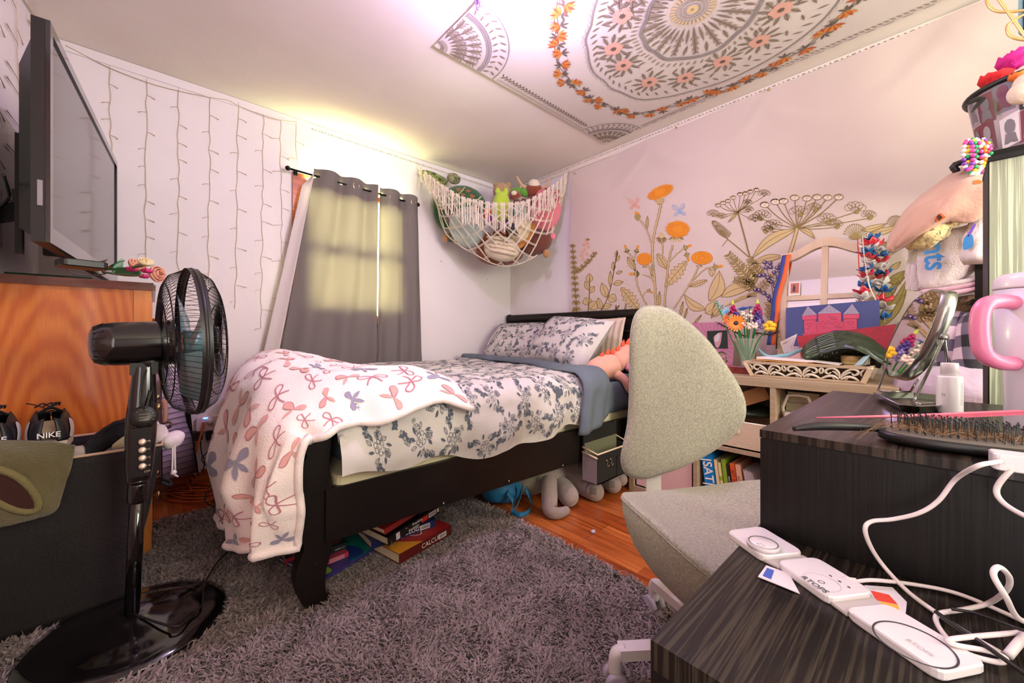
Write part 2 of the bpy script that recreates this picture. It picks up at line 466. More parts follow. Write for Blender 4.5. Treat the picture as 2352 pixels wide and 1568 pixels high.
rl = obj('side_rail', b, M_black, bed)
for px, py in ((1018, 1155), (1168, 1104), (1292, 1068)):
 for k in range(3):
  pass
 o = (px - CXP) / FPX; dx, dy = 0.6756 + o * 0.7373, 0.7373 - o * 0.6756
 t = (1.315 + 0.045 * 0.42) / (dy + 0.045 * dx)
 p = V((dx * t, dy * t - 0.002, CAMZ + (HYP - py) / FPX * t))
 s_ = MB(); s_.lathe([(0.0, -0.003), (0.0045, -0.003), (0.0045, 0.003), (0.002, 0.004)], p, (0, -1, 0), 10); obj('screw', s_, M_chrome, rl)
b = MB(); rail(b, lambda x: YL - 0.03, 0.405, XH + 0.02, 0.026, 0.215, 0.384); obj('side_rail', b, M_black, bed)
# headboard: two scrolled posts, a frame with sunk panels and a rolled top
HP = [(0.0, 0.0), (0.0, 0.70), (0.012, 0.90), (0.035, 1.00), (0.028, 1.035), (0.035, 1.06), (0.055, 1.068), (0.080, 1.055), (0.088, 1.02), (0.078, 0.95), (0.062, 0.80), (0.06, 0.0)]
yh0, yh1 = 1.265, YL + 0.045
for y in (yh0, yh1 - 0.045):
 b = MB(); soft_prism(b, [V((XH + x - 0.01, y, z)) for x, z in HP], (0, 0.045, 0)); obj('head_post', b, M_black, bed)
b = MB()
b.box(XH + 0.022, XH + 0.04, yh0 + 0.04, yh1 - 0.04, 0.2, 0.99)
ym = (yh0 + yh1) / 2
for (a, c, z0, z1) in ((yh0 + 0.04, yh1 - 0.04, 0.90, 0.985), (yh0 + 0.04, yh1 - 0.04, 0.50, 0.58), (yh0 + 0.04, yh0 + 0.13, 0.58, 0.90), (yh1 - 0.13, yh1 - 0.04, 0.58, 0.90), (ym - 0.045, ym + 0.045, 0.58, 0.90)):
 b.box(XH + 0.006, XH + 0.03, a, c, z0, z1)
for (a, c) in ((yh0 + 0.13, ym - 0.045), (ym + 0.045, yh1 - 0.13)):                # beads round the panels
 for q in (((a, 0.58), (c, 0.58)), ((a, 0.90), (c, 0.90)), ((a, 0.58), (a, 0.90)), ((c, 0.58), (c, 0.90))):
  b.tube([(XH + 0.012, q[0][0], q[0][1]), (XH + 0.012, q[1][0], q[1][1])], 0.008, 6)
obj('headboard', b, M_black, bed)
b = MB()
b.grid(lambda u, v: V((XH + 0.045 + 0.034 * math.cos(PI * 2 * u), yh0 + 0.04 + v * (yh1 - yh0 - 0.08), 1.02 + 0.042 * math.sin(2 * PI * u))), 20, 1)
obj('top_roll', b, M_black, bed)
# base and mattress, bare of bedding only where the photo shows them
M_cream = mat('cream_ticking', 'd9cfa6', 0.85, bump=(150, 0.2))
M_teal = mat('slate_sheet', '5a636c', 0.85, var=(4, '636d77', 3), bump=(90, 0.1))
b = MB(); b.rbox((0.5 * (0.44 + XH - 0.01), 0.5 * (1.36 + YL - 0.04) - 0.02, 0.335), (XH - 0.45, YL - 0.04 - 1.34 + 0.02, 0.155), 0.03)
obj('box_spring', b, M_cream, bed)
mt = MB()
XM0, XM1, YM1 = 0.49, XH - 0.012, YL - 0.05
def mat_fn(u, v):
 a = 2 * PI * u; z = [0.415, 0.43, 0.46, 0.56, 0.585, 0.595][min(int(v * 5 + 0.5), 5)]
 k = [0.985, 0.997, 1.0, 1.0, 0.994, 0.975][min(int(v * 5 + 0.5), 5)]
 c, s_ = math.cos(a), math.sin(a); q = 0.12
 c = math.copysign(abs(c) ** q, c); s_ = math.copysign(abs(s_) ** q, s_)
 x = (XM0 + XM1) / 2 + c * k * (XM1 - XM0) / 2
 y0 = yr(x) + 0.055
 return V((x, (y0 + YM1) / 2 + s_ * k * (YM1 - y0) / 2, z))
mt.grid(mat_fn, 80, 5); mt.smooth = True; n_ = len(mt.v)
mt._add([V((XM0 + 0.05, yr(XM0) + 0.1, 0.595)), V((XM1 - 0.05, yr(XM1) + 0.1, 0.595)), V((XM1 - 0.05, YM1 - 0.05, 0.595)), V((XM0 + 0.05, YM1 - 0.05, 0.595))], [(0, 1, 2, 3)])
tag(obj('mattress', mt, M_teal), 'mattress in a slate blue fitted sheet on the black bed', 'mattress')
# ------------------------------------------------------------------ flower print used on the duvet and the pillows
def bouquet(mb, g, x, y, s, a, rnd):
 """line-drawn roses and leaves around (x, y); s = size"""
 ca, sa = math.cos(a), math.sin(a)
 T = lambda p: (x + (p[0] * ca - p[1] * sa) * s, y + (p[0] * sa + p[1] * ca) * s)
 L = 0.030 * s
 def rose(cx, cy, r):
  for k in range(6):
   b0 = k * PI / 3 + rnd.random() * 0.4
   pts = [(cx + r * q * math.cos(b0 + t), cy + r * q * math.sin(b0 + t)) for q, t in ((0.55, -0.45), (0.92, -0.40), (1.05, 0.0), (0.92, 0.42), (0.55, 0.5))]
   stroke(mb, g, [T(p) for p in curve2(pts, 2)], L * 0.8)
  for q in (0.25, 0.5):
   stroke(mb, g, [T((cx + r * q * math.cos(t), cy + r * q * math.sin(t))) for t in [i * 0.62 + q * 7 for i in range(8)]], L * 0.8)
 def leaf(p0, p1, solid):
  o = leaf2(p0, p1, 0.17 if not solid else 0.14, 4)
  if solid: fill(mb, g, [T(p) for p in o])
  else:
   stroke(mb, g, [T(p) for p in o + o[:1]], L * 0.75); stroke(mb, g, [T(p0), T(p1)], L * 0.6)
 rose(0, 0, 0.30); rose(0.42, 0.22, 0.20); rose(-0.34, 0.30, 0.17)
 for k in range(9):
  b0 = k * 2 * PI / 9 + rnd.random() * 0.4; r0 = 0.34 + 0.1 * rnd.random()
  leaf((r0 * math.cos(b0), r0 * math.sin(b0)), ((r0 + 0.3) * math.cos(b0 + 0.25), (r0 + 0.3) * math.sin(b0 + 0.25)), k % 2 == 0)
 for sgn in (1, -1):
  st = curve2([(0.3 * sgn, -0.2), (0.62 * sgn, -0.38), (0.9 * sgn, -0.25), (1.15 * sgn, -0.35)], 4)
  stroke(mb, g, [T(p) for p in st], L * 0.7)
  for i in range(3, len(st), 2):
   for q in (1, -1):
    leaf(st[i], (st[i][0] + 0.13 * sgn, st[i][1] + 0.15 * q), rnd.random() < 0.6)
  for k in range(5):
   t = k * 2 * PI / 5; c0 = (0.72 * sgn, 0.45 * sgn)
   stroke(mb, g, [T((c0[0] + 0.03 * math.cos(t), c0[1] + 0.03 * math.sin(t))), T((c0[0] + 0.12 * math.cos(t - 0.3), c0[1] + 0.12 * math.sin(t - 0.3))), T((c0[0] + 0.12 * math.cos(t + 0.3), c0[1] + 0.12 * math.sin(t + 0.3))), T((c0[0] + 0.03 * math.cos(t), c0[1] + 0.03 * math.sin(t)))], L * 0.7)
M_linen = mat('grey_linen', 'd2cbc3', 0.85, var=(2.5, 'cac3bd', 4), bump=(220, 0.12))
M_ink = mat('slate_print', '565d68', 0.85)
# duvet: across the bed from the window side, rounding over the right edge and hanging to the rail
rd = random.Random(3)
X0d, X1d = 0.432, 2.06
def duvet(u, v):
 q_ = min(max((v - 0.45) / 0.4, 0), 1); x = X0d + u * (X1d - 0.06 - 0.30 * q_ * q_ * (3 - 2 * q_) - X0d)
 ye = yr(x) - 0.012; R = 0.09; yl = YL - 0.03
 hem = 0.395 + 0.022 * math.sin(u * 9.0) + 0.014 * math.sin(u * 23 + 1) + (0.03 * max(0, 1 - u * 6))
 top = 0.652
 L1 = yl - (ye + R); L2 = R * PI / 2; L3 = top - R - hem
 s = v * (L1 + L2 + L3)
 wr = 0.011 * nz(x * 3.1, v * 5.0, 1.7) + 0.006 * nz(x * 8, v * 13, 4.1) + 0.003 * nz(x * 20, v * 29, 9)
 if s < L1:
  p = V((x, yl - s, top)); n = V((0, 0, 1)); k = 1
 elif s < L1 + L2:
  a = (s - L1) / R
  p = V((x, ye + R - R * math.sin(a), top - R + R * math.cos(a))); n = V((0, -math.sin(a), math.cos(a))); k = 1.2
 else:
  q = s - L1 - L2
  p = V((x, ye - 0.015 * math.sin(min(q / 0.16, 1) * PI), top - R - q)); n = V((0, -1, 0))
  k = 1.6; wr += 0.012 * math.sin(x * 14 + 2 * math.sin(x * 5)) * min(q / 0.12, 1)
 # fall towards the wall edge, foot roll and puffs
 if s < 0.10: p.z -= 0.05 * (1 - s / 0.10) ** 2
 if u < 0.05: p.z -= 0.05 * (1 - u / 0.05) ** 2 * (1 if s < L1 + L2 else 0)
 return p + n * (wr * k + 0.014)
dv = MB(); dv.grid(duvet, 120, 110)
dv.cur = 1
g = onsurf(duvet, -0.0022)
for i in range(9):
 for j in range(12):
  uu = (i + 0.5 + (0.5 if j % 2 else 0) + rd.uniform(-0.15, 0.15)) / 9.0; vv = (j + 0.5 + rd.uniform(-0.2, 0.2)) / 12.0
  bouquet(dv, lambda a, b: g(min(max(a / (X1d - X0d), 0), 1), min(max(b / 1.75, 0), 1)), uu * (X1d - X0d), vv * 1.75, rd.uniform(0.076, 0.094), rd.uniform(0, 6.28), rd)
dv.cur = 0
tag(obj('duvet', dv, [M_linen, M_ink]), 'grey duvet printed with slate roses spread over the bed', 'duvet')
# the turned-back slate underside of the bedding at the head end
XB = [1.96, 1.96, 1.93, 1.86, 1.72, 1.62, 1.57]; XB2 = [2.04, 2.07, 2.08, 2.03, 1.90, 1.85, 1.81]
def fold(u, v):
 k = min(int(v * 6), 5); t = v * 6 - k
 x = (XB[k] + (XB[k + 1] - XB[k]) * t) * (1 - u) + (XB2[k] + (XB2[k + 1] - XB2[k]) * t) * u
 ye = yr(x) - 0.05; R = 0.10; yl = YL - 0.06; top = 0.685
 hem = 0.40 - 0.03 * (1 - u) + 0.05 * u * u
 L1 = yl - (ye + R); L2 = R * PI / 2; L3 = top - R - hem; s = v * (L1 + L2 + L3)
 wr = 0.010 * nz(x * 5, v * 6, 7.7) + 0.004 * nz(x * 17, v * 20, 2)
 edge = 0.030 * (1 - (2 * u - 1) ** 4)
 if s < L1: p = V((x, yl - s, top)); n = V((0, 0, 1))
 elif s < L1 + L2:
  a = (s - L1) / R; p = V((x, ye + R - R * math.sin(a), top - R + R * math.cos(a))); n = V((0, -math.sin(a), math.cos(a)))
 else: p = V((x, ye, top - R - (s - L1 - L2))); n = V((0, -1, 0)); wr += 0.008 * math.sin(u * 14)
 return p + n * (wr + edge - 0.012)
fd = MB(); fd.grid(fold, 24, 90)
tag(obj('flat_sheet', fd, M_teal, solid=0.006), 'slate blue sheet folded back over the duvet below the pillows', 'sheet')
# pillows
def pillow(name, c, size, rot, mats, label, group=None, print_=True, seed=1, stripes=False):
 rd = random.Random(seed)
 def fn(side):
  def f(u, v):
   a, b_ = 2 * u - 1, 2 * v - 1
   th = ((1 - abs(a) ** 2.6) * (1 - abs(b_) ** 2.6)) ** 0.5 if abs(a) < 1 and abs(b_) < 1 else 0
   pin = 1 - 0.045 * (1 - abs(a)) * abs(b_) ** 3 - 0.0
   x = a * size[0] / 2 * (1 - 0.05 * (1 - b_ * b_)); y = b_ * size[1] / 2 * (1 - 0.05 * (1 - a * a))
   z = side * size[2] / 2 * th + 0.006 * nz(a * 2 + seed, b_ * 2, side) * th + 0.003 * nz(a * 6, b_ * 6, seed)
   return V(c) + rot @ V((x, y, z))
  return f
 m = MB(); f = fn(1); m.grid(f, 26, 22); m.grid(fn(-1), 26, 22)
 if print_:
  m.cur = 1; g0 = onsurf(f, 0.002)
  sx, sy = size[0], size[1]
  for i in range(4):
   for j in range(3):
    bouquet(m, lambda a, b: g0(min(max(a / sx, 0.02), 0.98), min(max(b / sy, 0.02), 0.98)), (i + 0.5 + (0.4 if j % 2 else 0)) / 4.3 * sx, (j + 0.55) / 3.1 * sy, 0.078, rd.uniform(0, 6.28), rd)
 if stripes:
  m.cur = 1; g0 = onsurf(f, 0.002)
  for k in range(16):
   stroke(m, g0, [((k + 0.5) / 16, t / 12) for t in range(13)], 0.022)
 return tag(obj(name, m, mats), label, 'pillow', group)
def lean(axis_y, tilt):                                  # local x along the bed's width, local y up the headboard, z out to the room
 ux = V((0, -1, 0)); uy = V((math.sin(tilt), 0, math.cos(tilt))); r = Matrix((ux, uy, ux.cross(uy))).transposed()
 return Matrix.Rotation(axis_y, 3, 'Z') @ r
pillow('pillow', (2.37, 2.53, 0.80), (0.66, 0.42, 0.22), lean(0.10, 0.64), [M_linen, M_ink], 'grey rose-printed pillow nearer the window wall', 'pillows on the bed', seed=4)
pillow('pillow', (2.23, 1.85, 0.815), (0.66, 0.45, 0.24), lean(-0.10, 0.66) @ Matrix.Rotation(-0.10, 3, 'Z'), [M_linen, M_ink], 'grey rose-printed pillow beside the pink stuffed dinosaur', 'pillows on the bed', seed=9)
M_beige = mat('beige_pillowcase', 'd3bfae', 0.85); M_stripe = mat('tan_stripe', 'b39a86', 0.85)
pillow('pillow', (2.47, 1.85, 0.80), (0.66, 0.40, 0.11), lean(0.0, 0.16), [M_beige, M_stripe], 'beige striped pillow upright behind the rose-printed pillows', 'pillows on the bed', print_=False, stripes=True, seed=5)
# fleece throw with bows, bunched over the foot of the bed
G = [[(.93, 1.255, .645), (.72, 1.25, .635), (.53, 1.25, .62), (.41, 1.27, .59), (.335, 1.28, .56), (.30, 1.285, .42), (.30, 1.29, .33), (.305, 1.30, .24)],
     [(.94, 1.42, .725), (.73, 1.42, .74), (.53, 1.42, .73), (.39, 1.41, .685), (.265, 1.37, .59), (.205, 1.36, .42), (.21, 1.36, .33), (.215, 1.37, .235)],
     [(.90, 1.65, .725), (.70, 1.68, .74), (.52, 1.66, .745), (.38, 1.65, .765), (.245, 1.64, .68), (.185, 1.64, .45), (.19, 1.62, .31), (.20, 1.60, .19)],
     [(.86, 1.95, .70), (.70, 1.95, .735), (.52, 1.95, .785), (.38, 1.95, .80), (.245, 1.95, .70), (.19, 1.95, .45), (.195, 1.95, .29), (.205, 1.94, .15)],
     [(.81, 2.28, .69), (.68, 2.30, .74), (.53, 2.33, .785), (.40, 2.34, .785), (.28, 2.26, .66), (.235, 2.20, .43), (.235, 2.18, .28), (.245, 2.17, .13)],
     [(.76, 2.58, .67), (.63, 2.60, .735), (.52, 2.62, .755), (.41, 2.60, .74), (.33, 2.48, .60), (.29, 2.38, .40), (.29, 2.33, .28), (.30, 2.28, .14)]]
G = [[V(p) for p in r] for r in G]
fp_ = patch(G)
def throw(u, v):
 p = fp_(u, v); h = max(0, min((u - 0.55) / 0.2, 1))
 p = p + V((-1, -0.25, 0)) * h * (0.024 * math.sin(v * 27 + 1.5 * math.sin(u * 5)) + 0.012 * math.sin(v * 51 + u * 7))
 p.z += (1 - h) * (0.010 * nz(p.x * 7, p.y * 7, 3) + 0.006 * nz(p.x * 16, p.y * 16, 1))
 e = max(0, 1 - v * 7); k = 1 if u < 0.55 else 0.25
 p += V((0, -1, 0)) * e * k * (0.014 * math.sin(u * 31 + 0.8) + 0.008 * math.sin(u * 57)) + V((0, 0, -1)) * e * e * k * (0.018 + 0.012 * math.sin(u * 23 + 2))
 p.z -= 0.035 * max(0, 1 - u * 12)
 return p
M_fleece = mat('pink_white_fleece', 'f6e8e2', 0.95, var=(3, 'f2e0da', 3), bump=(160, 0.25), sheen=0.5)
M_bow1 = mat('salmon_bow', 'd8a198', 0.95, sheen=0.3); M_bow2 = mat('rose_line', 'b87484', 0.95); M_bow3 = mat('lilac_grey_bow', '9590a6', 0.95, sheen=0.3)
th = MB(); th.grid(throw, 110, 110)
gt = onsurf(throw, -0.003)
rb = random.Random(12)
W_, H_ = 1.45, 1.35
def bow(mb, g, x, y, s, a, kind):
 ca, sa = math.cos(a), math.sin(a)
 T = lambda p: (x + (p[0] * ca - p[1] * sa) * s, y + (p[0] * sa + p[1] * ca) * s)
 lobes = [curve2([(0, 0), (0.45, 0.42), (0.95, 0.35), (0.9, -0.02), (0.4, -0.05)], 4, True), curve2([(0, 0), (-0.45, 0.42), (-0.95, 0.35), (-0.9, -0.02), (-0.4, -0.05)], 4, True)]
 tails = [curve2([(0.02, 0), (0.3, -0.35), (0.45, -0.85)], 4), curve2([(-0.02, 0), (-0.3, -0.3), (-0.55, -0.75)], 4)]
 if kind == 0:
  mb.cur = 1
  for l in lobes: fill(mb, g, [T(p) for p in l])
  fill(mb, g, [T(p) for p in leaf2((0, 0), (0.5, -0.9), 0.3, 4)])
  mb.cur = 2
  for l in lobes[:1]: stroke(mb, lambda a, b: g(a, b) , [T(p) for p in l], 0.08 * s)
 elif kind == 1:
  mb.cur = 2
  for l in lobes: stroke(mb, g, [T(p) for p in l + l[:1]], 0.09 * s)
  for t in tails: stroke(mb, g, [T(p) for p in t], 0.09 * s)
 else:
  mb.cur = 3
  for l in lobes: fill(mb, g, [T(p) for p in l])
  for p1 in ((0.5, -0.85), (-0.55, -0.8)): fill(mb, g, [T(p) for p in leaf2((0, 0), p1, 0.34, 4)])
  fill(mb, g, [T((0.16 * math.cos(t), 0.16 * math.sin(t))) for t in [i * PI / 4 for i in range(8)]])
for i in range(11):
 for j in range(10):
  uu = (i + 0.5 + rb.uniform(-0.2, 0.2)) / 11; vv = (j + 0.5 + (0.45 if i % 2 else 0) + rb.uniform(-0.15, 0.15)) / 10.4
  if vv > 0.97: continue
  bow(th, lambda a, b: gt(min(max(a / W_, 0.004), 0.996), min(max(b / H_, 0.004), 0.996)), uu * W_, vv * H_, rb.uniform(0.050, 0.064), rb.uniform(0, 6.28), rb.choice((0, 0, 1, 1, 2)))
th.cur = 0
tag(obj('throw_blanket', th, [M_fleece, M_bow1, M_bow2, M_bow3]), 'white fleece throw with pink and grey bows bunched over the foot of the bed', 'blanket')
hm = MB(); hm.tube([throw(i / 60, 0.0) for i in range(61)] + [throw(1.0, i / 40) for i in range(1, 41)], 0.012, 8)
obj('hem', hm, M_fleece, bpy.data.objects['throw_blanket'])
# ------------------------------------------------------------------ curtains on a black rod
M_curt = mat('grey_curtain', '837a76', 0.85, bump=(250, 0.15, (1, 1, 0.3)), transl=0.33)
M_liner = mat('white_curtain_lining', 'd8ceca', 0.85, transl=0.25)
M_brass = mat('silver_grommet', 'c8b48c', 0.25, 1.0)
M_rod = mat('black_metal', '14110f', 0.35, 0.6)
M_blackpl = mat('gloss_black_plastic', '0e0b0b', 0.12, coat=0.6)
M_satin = mat('satin_black_plastic', '161213', 0.42)
YR = 2.865
ra, rb_ = PY(661, 386, YR), PY(960, 470, YR)
rod = thing('curtain_rod', 'thin black curtain rod with ball ends above the window', 'curtain rod', tuple(ra))
b = MB(); b.tube([ra, rb_], 0.0065, 10); obj('rod', b, M_rod, rod)
for p in (ra, rb_):
 b = MB(); b.ball(p, 0.016, nu=14, nv=10); obj('finial', b, M_rod, rod)
for x in (0.70, 1.53):
 z = ra.z + (rb_.z - ra.z) * (x - ra.x) / (rb_.x - ra.x)
 b = MB(); b.bar((x, YR, z), (x, YW - 0.022, z), 0.012, 0.012); b.box(x - 0.012, x + 0.012, YW - 0.024, YW - 0.0205, z - 0.02, z + 0.02); obj('bracket', b, M_rod, rod)
def curtain(name, label, xt, xb, pleats, ph, grom, flare=0.0):
 zt0 = lambda x: ra.z + (rb_.z - ra.z) * (x - ra.x) / (rb_.x - ra.x) + 0.055
 c = thing(name, label, 'curtain', (xt[0], YR, 1.2), 'curtains at the window')
 def f(u, v):
  x = (xt[0] + (xt[1] - xt[0]) * u) * (1 - v) + (xb[0] + (xb[1] - xb[0]) * u) * v
  xtop = xt[0] + (xt[1] - xt[0]) * u
  z = zt0(xtop) * (1 - v) + 0.50 * v
  a = (0.028 * (1 - 0.35 * v)) * math.sin(2 * PI * pleats * u + ph) + 0.006 * v * math.sin(31 * u + 6 * v) + 0.004 * nz(u * 6, v * 9, ph)
  y = YR + a * (0.85 if a > 0 else 1.0) - 0.004
  x += 0.35 * 0.028 * math.cos(2 * PI * pleats * u + ph) * (1 - 0.4 * v)
  if v > 0.72: x += 0.008 * math.sin(v * 40 + u * 9) * (v - 0.72)
  return V((x, min(y, YW - 0.026), z))
 b = MB(); b.grid(f, 120, 60); obj('panel', b, M_curt, c, solid=0.002)
 b = MB()                                                    # top hem doubled over
 b.grid(lambda u, v: f(u, v * 0.085) + V((0, -0.0035, 0)), 120, 4); obj('header', b, M_curt, c)
 for u in grom:
  p = f(u, 0.038); e = 0.012
  d = (f(u + e, 0.038) - f(u - e, 0.038)).normalized(); n = d.cross(V((0, 0, 1))).normalized()
  b = MB(); q = frame(n)
  b.tube([p - n * 0.004 + q @ V((0.022 * math.cos(t), 0.022 * math.sin(t), 0)) for t in [k * PI / 10 for k in range(20)]], 0.0055, 8, closed=True)
  obj('grommet', b, M_brass, c)
 return c, f
x_ = lambda px, py: PY(px, py, YR).x
cl, fl = curtain('curtain', 'left grey curtain panel pulled slantwise with its white lining showing', (x_(722, 400), x_(866, 440)), (x_(628, 835), x_(862, 838)), 2.5, 1.2, (0.09, 0.36, 0.63, 0.90))
b = MB()
lt0, lt1, lb0, lb1 = PY(694, 425, YR - 0.02), PY(722, 398, YR - 0.03), PY(600, 832, YR - 0.02), PY(636, 832, YR - 0.035)
b.grid(lambda u, v: (lt0 * (1 - u) + lt1 * u) * (1 - v) + (lb0 * (1 - u) + lb1 * u) * v + V((0, 0.012 * math.sin(u * PI), 0)) + (V((-0.03, 0, -0.14)) * max(0, v - 0.9) * 8), 8, 20)
obj('lining', b, M_liner, cl, 'white lining of the curtain turned outward', solid=0.002)
curtain('curtain', 'right grey curtain panel hanging straight beside the bare corner wall', (x_(871, 430), x_(957, 455)), (x_(864, 838), x_(968, 838)), 2.0, 0.4, (0.22, 0.5, 0.86))
# ------------------------------------------------------------------ curtain of unlit fairy lights
M_cord = mat('cream_light_cord', 'baa38a', 0.5)
def strand(mb, P0, top, bot, x, rnd, drift=0.0, amp=3):
 pts = []; y = top
 k = 0
 while y < bot:
  pts.append(P0(x + drift * (y - top) / (bot - top) + rnd.uniform(-amp, amp) * (0 if k == 0 else 1), y)); y += rnd.uniform(17, 24); k += 1
 mb.tube(spline(pts, 2), 0.0016, 4)
 s = rnd.choice((-1, 1))
 for i in range(2, len(pts), 2):
  p = pts[i]; s = -s if rnd.random() < 0.8 else s
  yy = top + (bot - top) * i / len(pts)
  a = P0(x + drift * (yy - top) / (bot - top) + s * 11, yy - 1); a2 = P0(x + s * 19, yy + 5)
  a.z = p.z - 0.004; a2.z = p.z - 0.012
  mb.tube([p, a, a2], [0.0014, 0.0014, 0.003], 4)
rs = random.Random(21)
PW = lambda px, py: PY(px, py, YW - 0.006)
t = thing('string_lights', 'curtain of unlit fairy lights hanging on the window wall left of the window', 'string lights', tuple(PW(252, 158)))
b = MB(); b.tube(spline([PW(*p) for p in ((150, 104), (200, 130), (252, 156), (337, 189), (411, 209), (484, 224), (522, 230), (548, 243), (605, 266), (645, 276), (682, 280))], 3), 0.0022, 5); obj('top_cord', b, M_cord, t)
for x, a, c, dr in ((252, 150, 420, 4), (337, 180, 640, -4), (411, 203, 650, -2), (484, 222, 655, -6), (548, 234, 720, -8), (605, 262, 757, -6), (645, 276, 720, 4), (680, 280, 390, 2)):
 b = MB(); strand(b, PW, a, c, x, rs, dr); obj('strand', b, M_cord, t)
PL = lambda px, py: PX(px, py, XL + 0.006)
t = thing('string_lights', 'fairy light strands on the left wall behind the television', 'string lights', tuple(PL(38, 60)))
b = MB(); b.tube(spline([PL(*p) for p in ((-60, -190), (20, -50), (55, 0), (80, 40), (90, 55), (101, 68))], 4), 0.0028, 5); obj('top_cord', b, M_cord, t)
for x, a, c, dr in ((34, -25, 470, 20), (84, 46, 340, 3), (-8, -90, 520, 0)):
 b = MB(); strand(b, PL, a, c, x, rs, dr, 2); obj('strand', b, M_cord, t)
# adhesive light strip with its row of diodes just below the ceiling
M_strip = mat('white_led_tape', 'd8cfc4', 0.5); M_chip = mat('diode', '7e7468', 0.4)
def led(name, label, a, c, n, inward):
 t = thing(name, label, 'light strip', tuple(a))
 a, c = V(a), V(c); u = (c - a).normalized(); iw = V(inward)
 b = MB(); b.bar(a, c, 0.010, 0.0025, iw); obj('tape', b, M_strip, t)
 b = MB()
 for k in range(n):
  p = a + (c - a) * (k + 0.5) / n + iw * 0.0018
  b.bar(p - u * 0.004 * (1 + (k % 3 == 0)), p + u * 0.004 * (1 + (k % 3 == 0)), 0.005, 0.0016, iw)
 o = obj('diodes', b, M_chip, t); o['kind'] = 'stuff'
led('light_strip', 'white strip of tiny diodes along the top of the window wall', (0.80, YW - 0.0085, ZC - 0.042), (XT - 0.02, YW - 0.0085, ZC - 0.042), 90, (0, -1, 0))
led('light_strip', 'white strip of tiny diodes above the flowered wall hanging', (XT - 0.0095, YW - 0.03, ZC - 0.018), (XT - 0.0095, -0.6, ZC - 0.018), 150, (-1, 0, 0))
for px, py in ((1013, 600), (1120, 642)):
 p = PY(px, py, YW - 0.0015); b = MB(); b.lathe([(0.0, 0.0), (0.004, 0.0), (0.003, 0.003)], p, (0, -1, 0), 8)
 tag(obj('nail', b, M_rod), 'small dark nail in the wall ' + ('nearer the curtain' if px < 1100 else 'nearer the room corner'), 'nail', 'nails below the toy net')
# ------------------------------------------------------------------ chest of drawers
def veneer():
 m = mat('figured_veneer', 'b8601f', 0.33, coat=0.35)
 nt = m.node_tree; b = nt.nodes['Principled BSDF']
 tc = nt.nodes.new('ShaderNodeTexCoord'); mp = nt.nodes.new('ShaderNodeMapping'); mp.inputs['Scale'].default_value = (2.4, 0.01, 0.42)
 mp.inputs['Location'].default_value = (0.62, 0, -0.02)
 nt.links.new(tc.outputs['Object'], mp.inputs['Vector'])
 wv = nt.nodes.new('ShaderNodeTexWave'); wv.wave_type = 'RINGS'; wv.rings_direction = 'Y'; wv.wave_profile = 'SIN'
 wv.inputs['Scale'].default_value = 6.5; wv.inputs['Distortion'].default_value = 3.0; wv.inputs['Detail'].default_value = 4; wv.inputs['Detail Scale'].default_value = 1.6
 nt.links.new(mp.outputs['Vector'], wv.inputs['Vector'])
 m3 = nt.nodes.new('ShaderNodeMapping'); m3.inputs['Scale'].default_value = (80, 20, 5)
 nt.links.new(tc.outputs['Object'], m3.inputs['Vector'])
 n = nt.nodes.new('ShaderNodeTexNoise'); n.inputs['Scale'].default_value = 3; nt.links.new(m3.outputs['Vector'], n.inputs['Vector'])
 r = nt.nodes.new('ShaderNodeValToRGB'); r.color_ramp.elements[0].color = lin('c9641d'); r.color_ramp.elements[1].color = lin('dd7f30')
 nt.links.new(wv.outputs['Fac'], r.inputs['Fac'])
 r2 = nt.nodes.new('ShaderNodeValToRGB'); r2.color_ramp.elements[0].color = lin('c8b0a0'); r2.color_ramp.elements[1].color = lin('ffffff')
 nt.links.new(n.outputs['Fac'], r2.inputs['Fac'])
 mx = nt.nodes.new('ShaderNodeMix'); mx.data_type = 'RGBA'; mx.blend_type = 'MULTIPLY'; mx.inputs[0].default_value = 0.6
 nt.links.new(r.outputs['Color'], mx.inputs[6]); nt.links.new(r2.outputs['Color'], mx.inputs[7])
 nt.links.new(mx.outputs[2], b.inputs['Base Color'])
 return m
M_ven = veneer()
M_stile = mat('orange_stained_wood', 'cb7432', 0.35, var=(3, 'd98a42', 4, (14, 14, 1)), coat=0.3)
M_dtop = mat('red_brown_top', '5e2a1c', 0.3, var=(4, '6d3423', 4, (2, 12, 12)), coat=0.3)
DX0, DX1, DY0, DY1, DZ = XL + 0.006, -0.004, 2.10, 2.86, 1.079
ds = thing('chest_of_drawers', 'orange wooden chest of drawers with figured side panel under the television', 'dresser', (-0.2, 2.48, 0))
b = MB(); b.box(DX0, DX1 - 0.02, DY0 + 0.012, DY1, 0.06, DZ - 0.03).box(DX0, DX1 - 0.02, DY0 + 0.03, DY1 - 0.02, 0.0, 0.06); obj('carcass', b, M_stile, ds)
b = MB(); b.box(DX0, DX1 - 0.052, DY0, DY0 + 0.012, 0.0, DZ - 0.03); obj('side_panel', b, M_ven, ds, 'figured side panel with arched grain')
b = MB(); b.box(DX1 - 0.051, DX1, DY0 - 0.002, DY0 + 0.02, 0.0, DZ - 0.03); obj('corner_stile', b, M_stile, ds)
b = MB(); b.prism([(DX0, DY0 - 0.012, DZ - 0.03), (DX1 + 0.012, DY0 - 0.012, DZ - 0.03), (DX1 + 0.012, DY1, DZ - 0.03), (DX0, DY1, DZ - 0.03)], (0, 0, 0.022))
b.prism([(DX0, DY0 - 0.006, DZ - 0.008), (DX1 + 0.006, DY0 - 0.006, DZ - 0.008), (DX1 + 0.006, DY1, DZ - 0.008), (DX0, DY1, DZ - 0.008)], (0, 0, 0.008)); obj('top', b, M_dtop, ds)
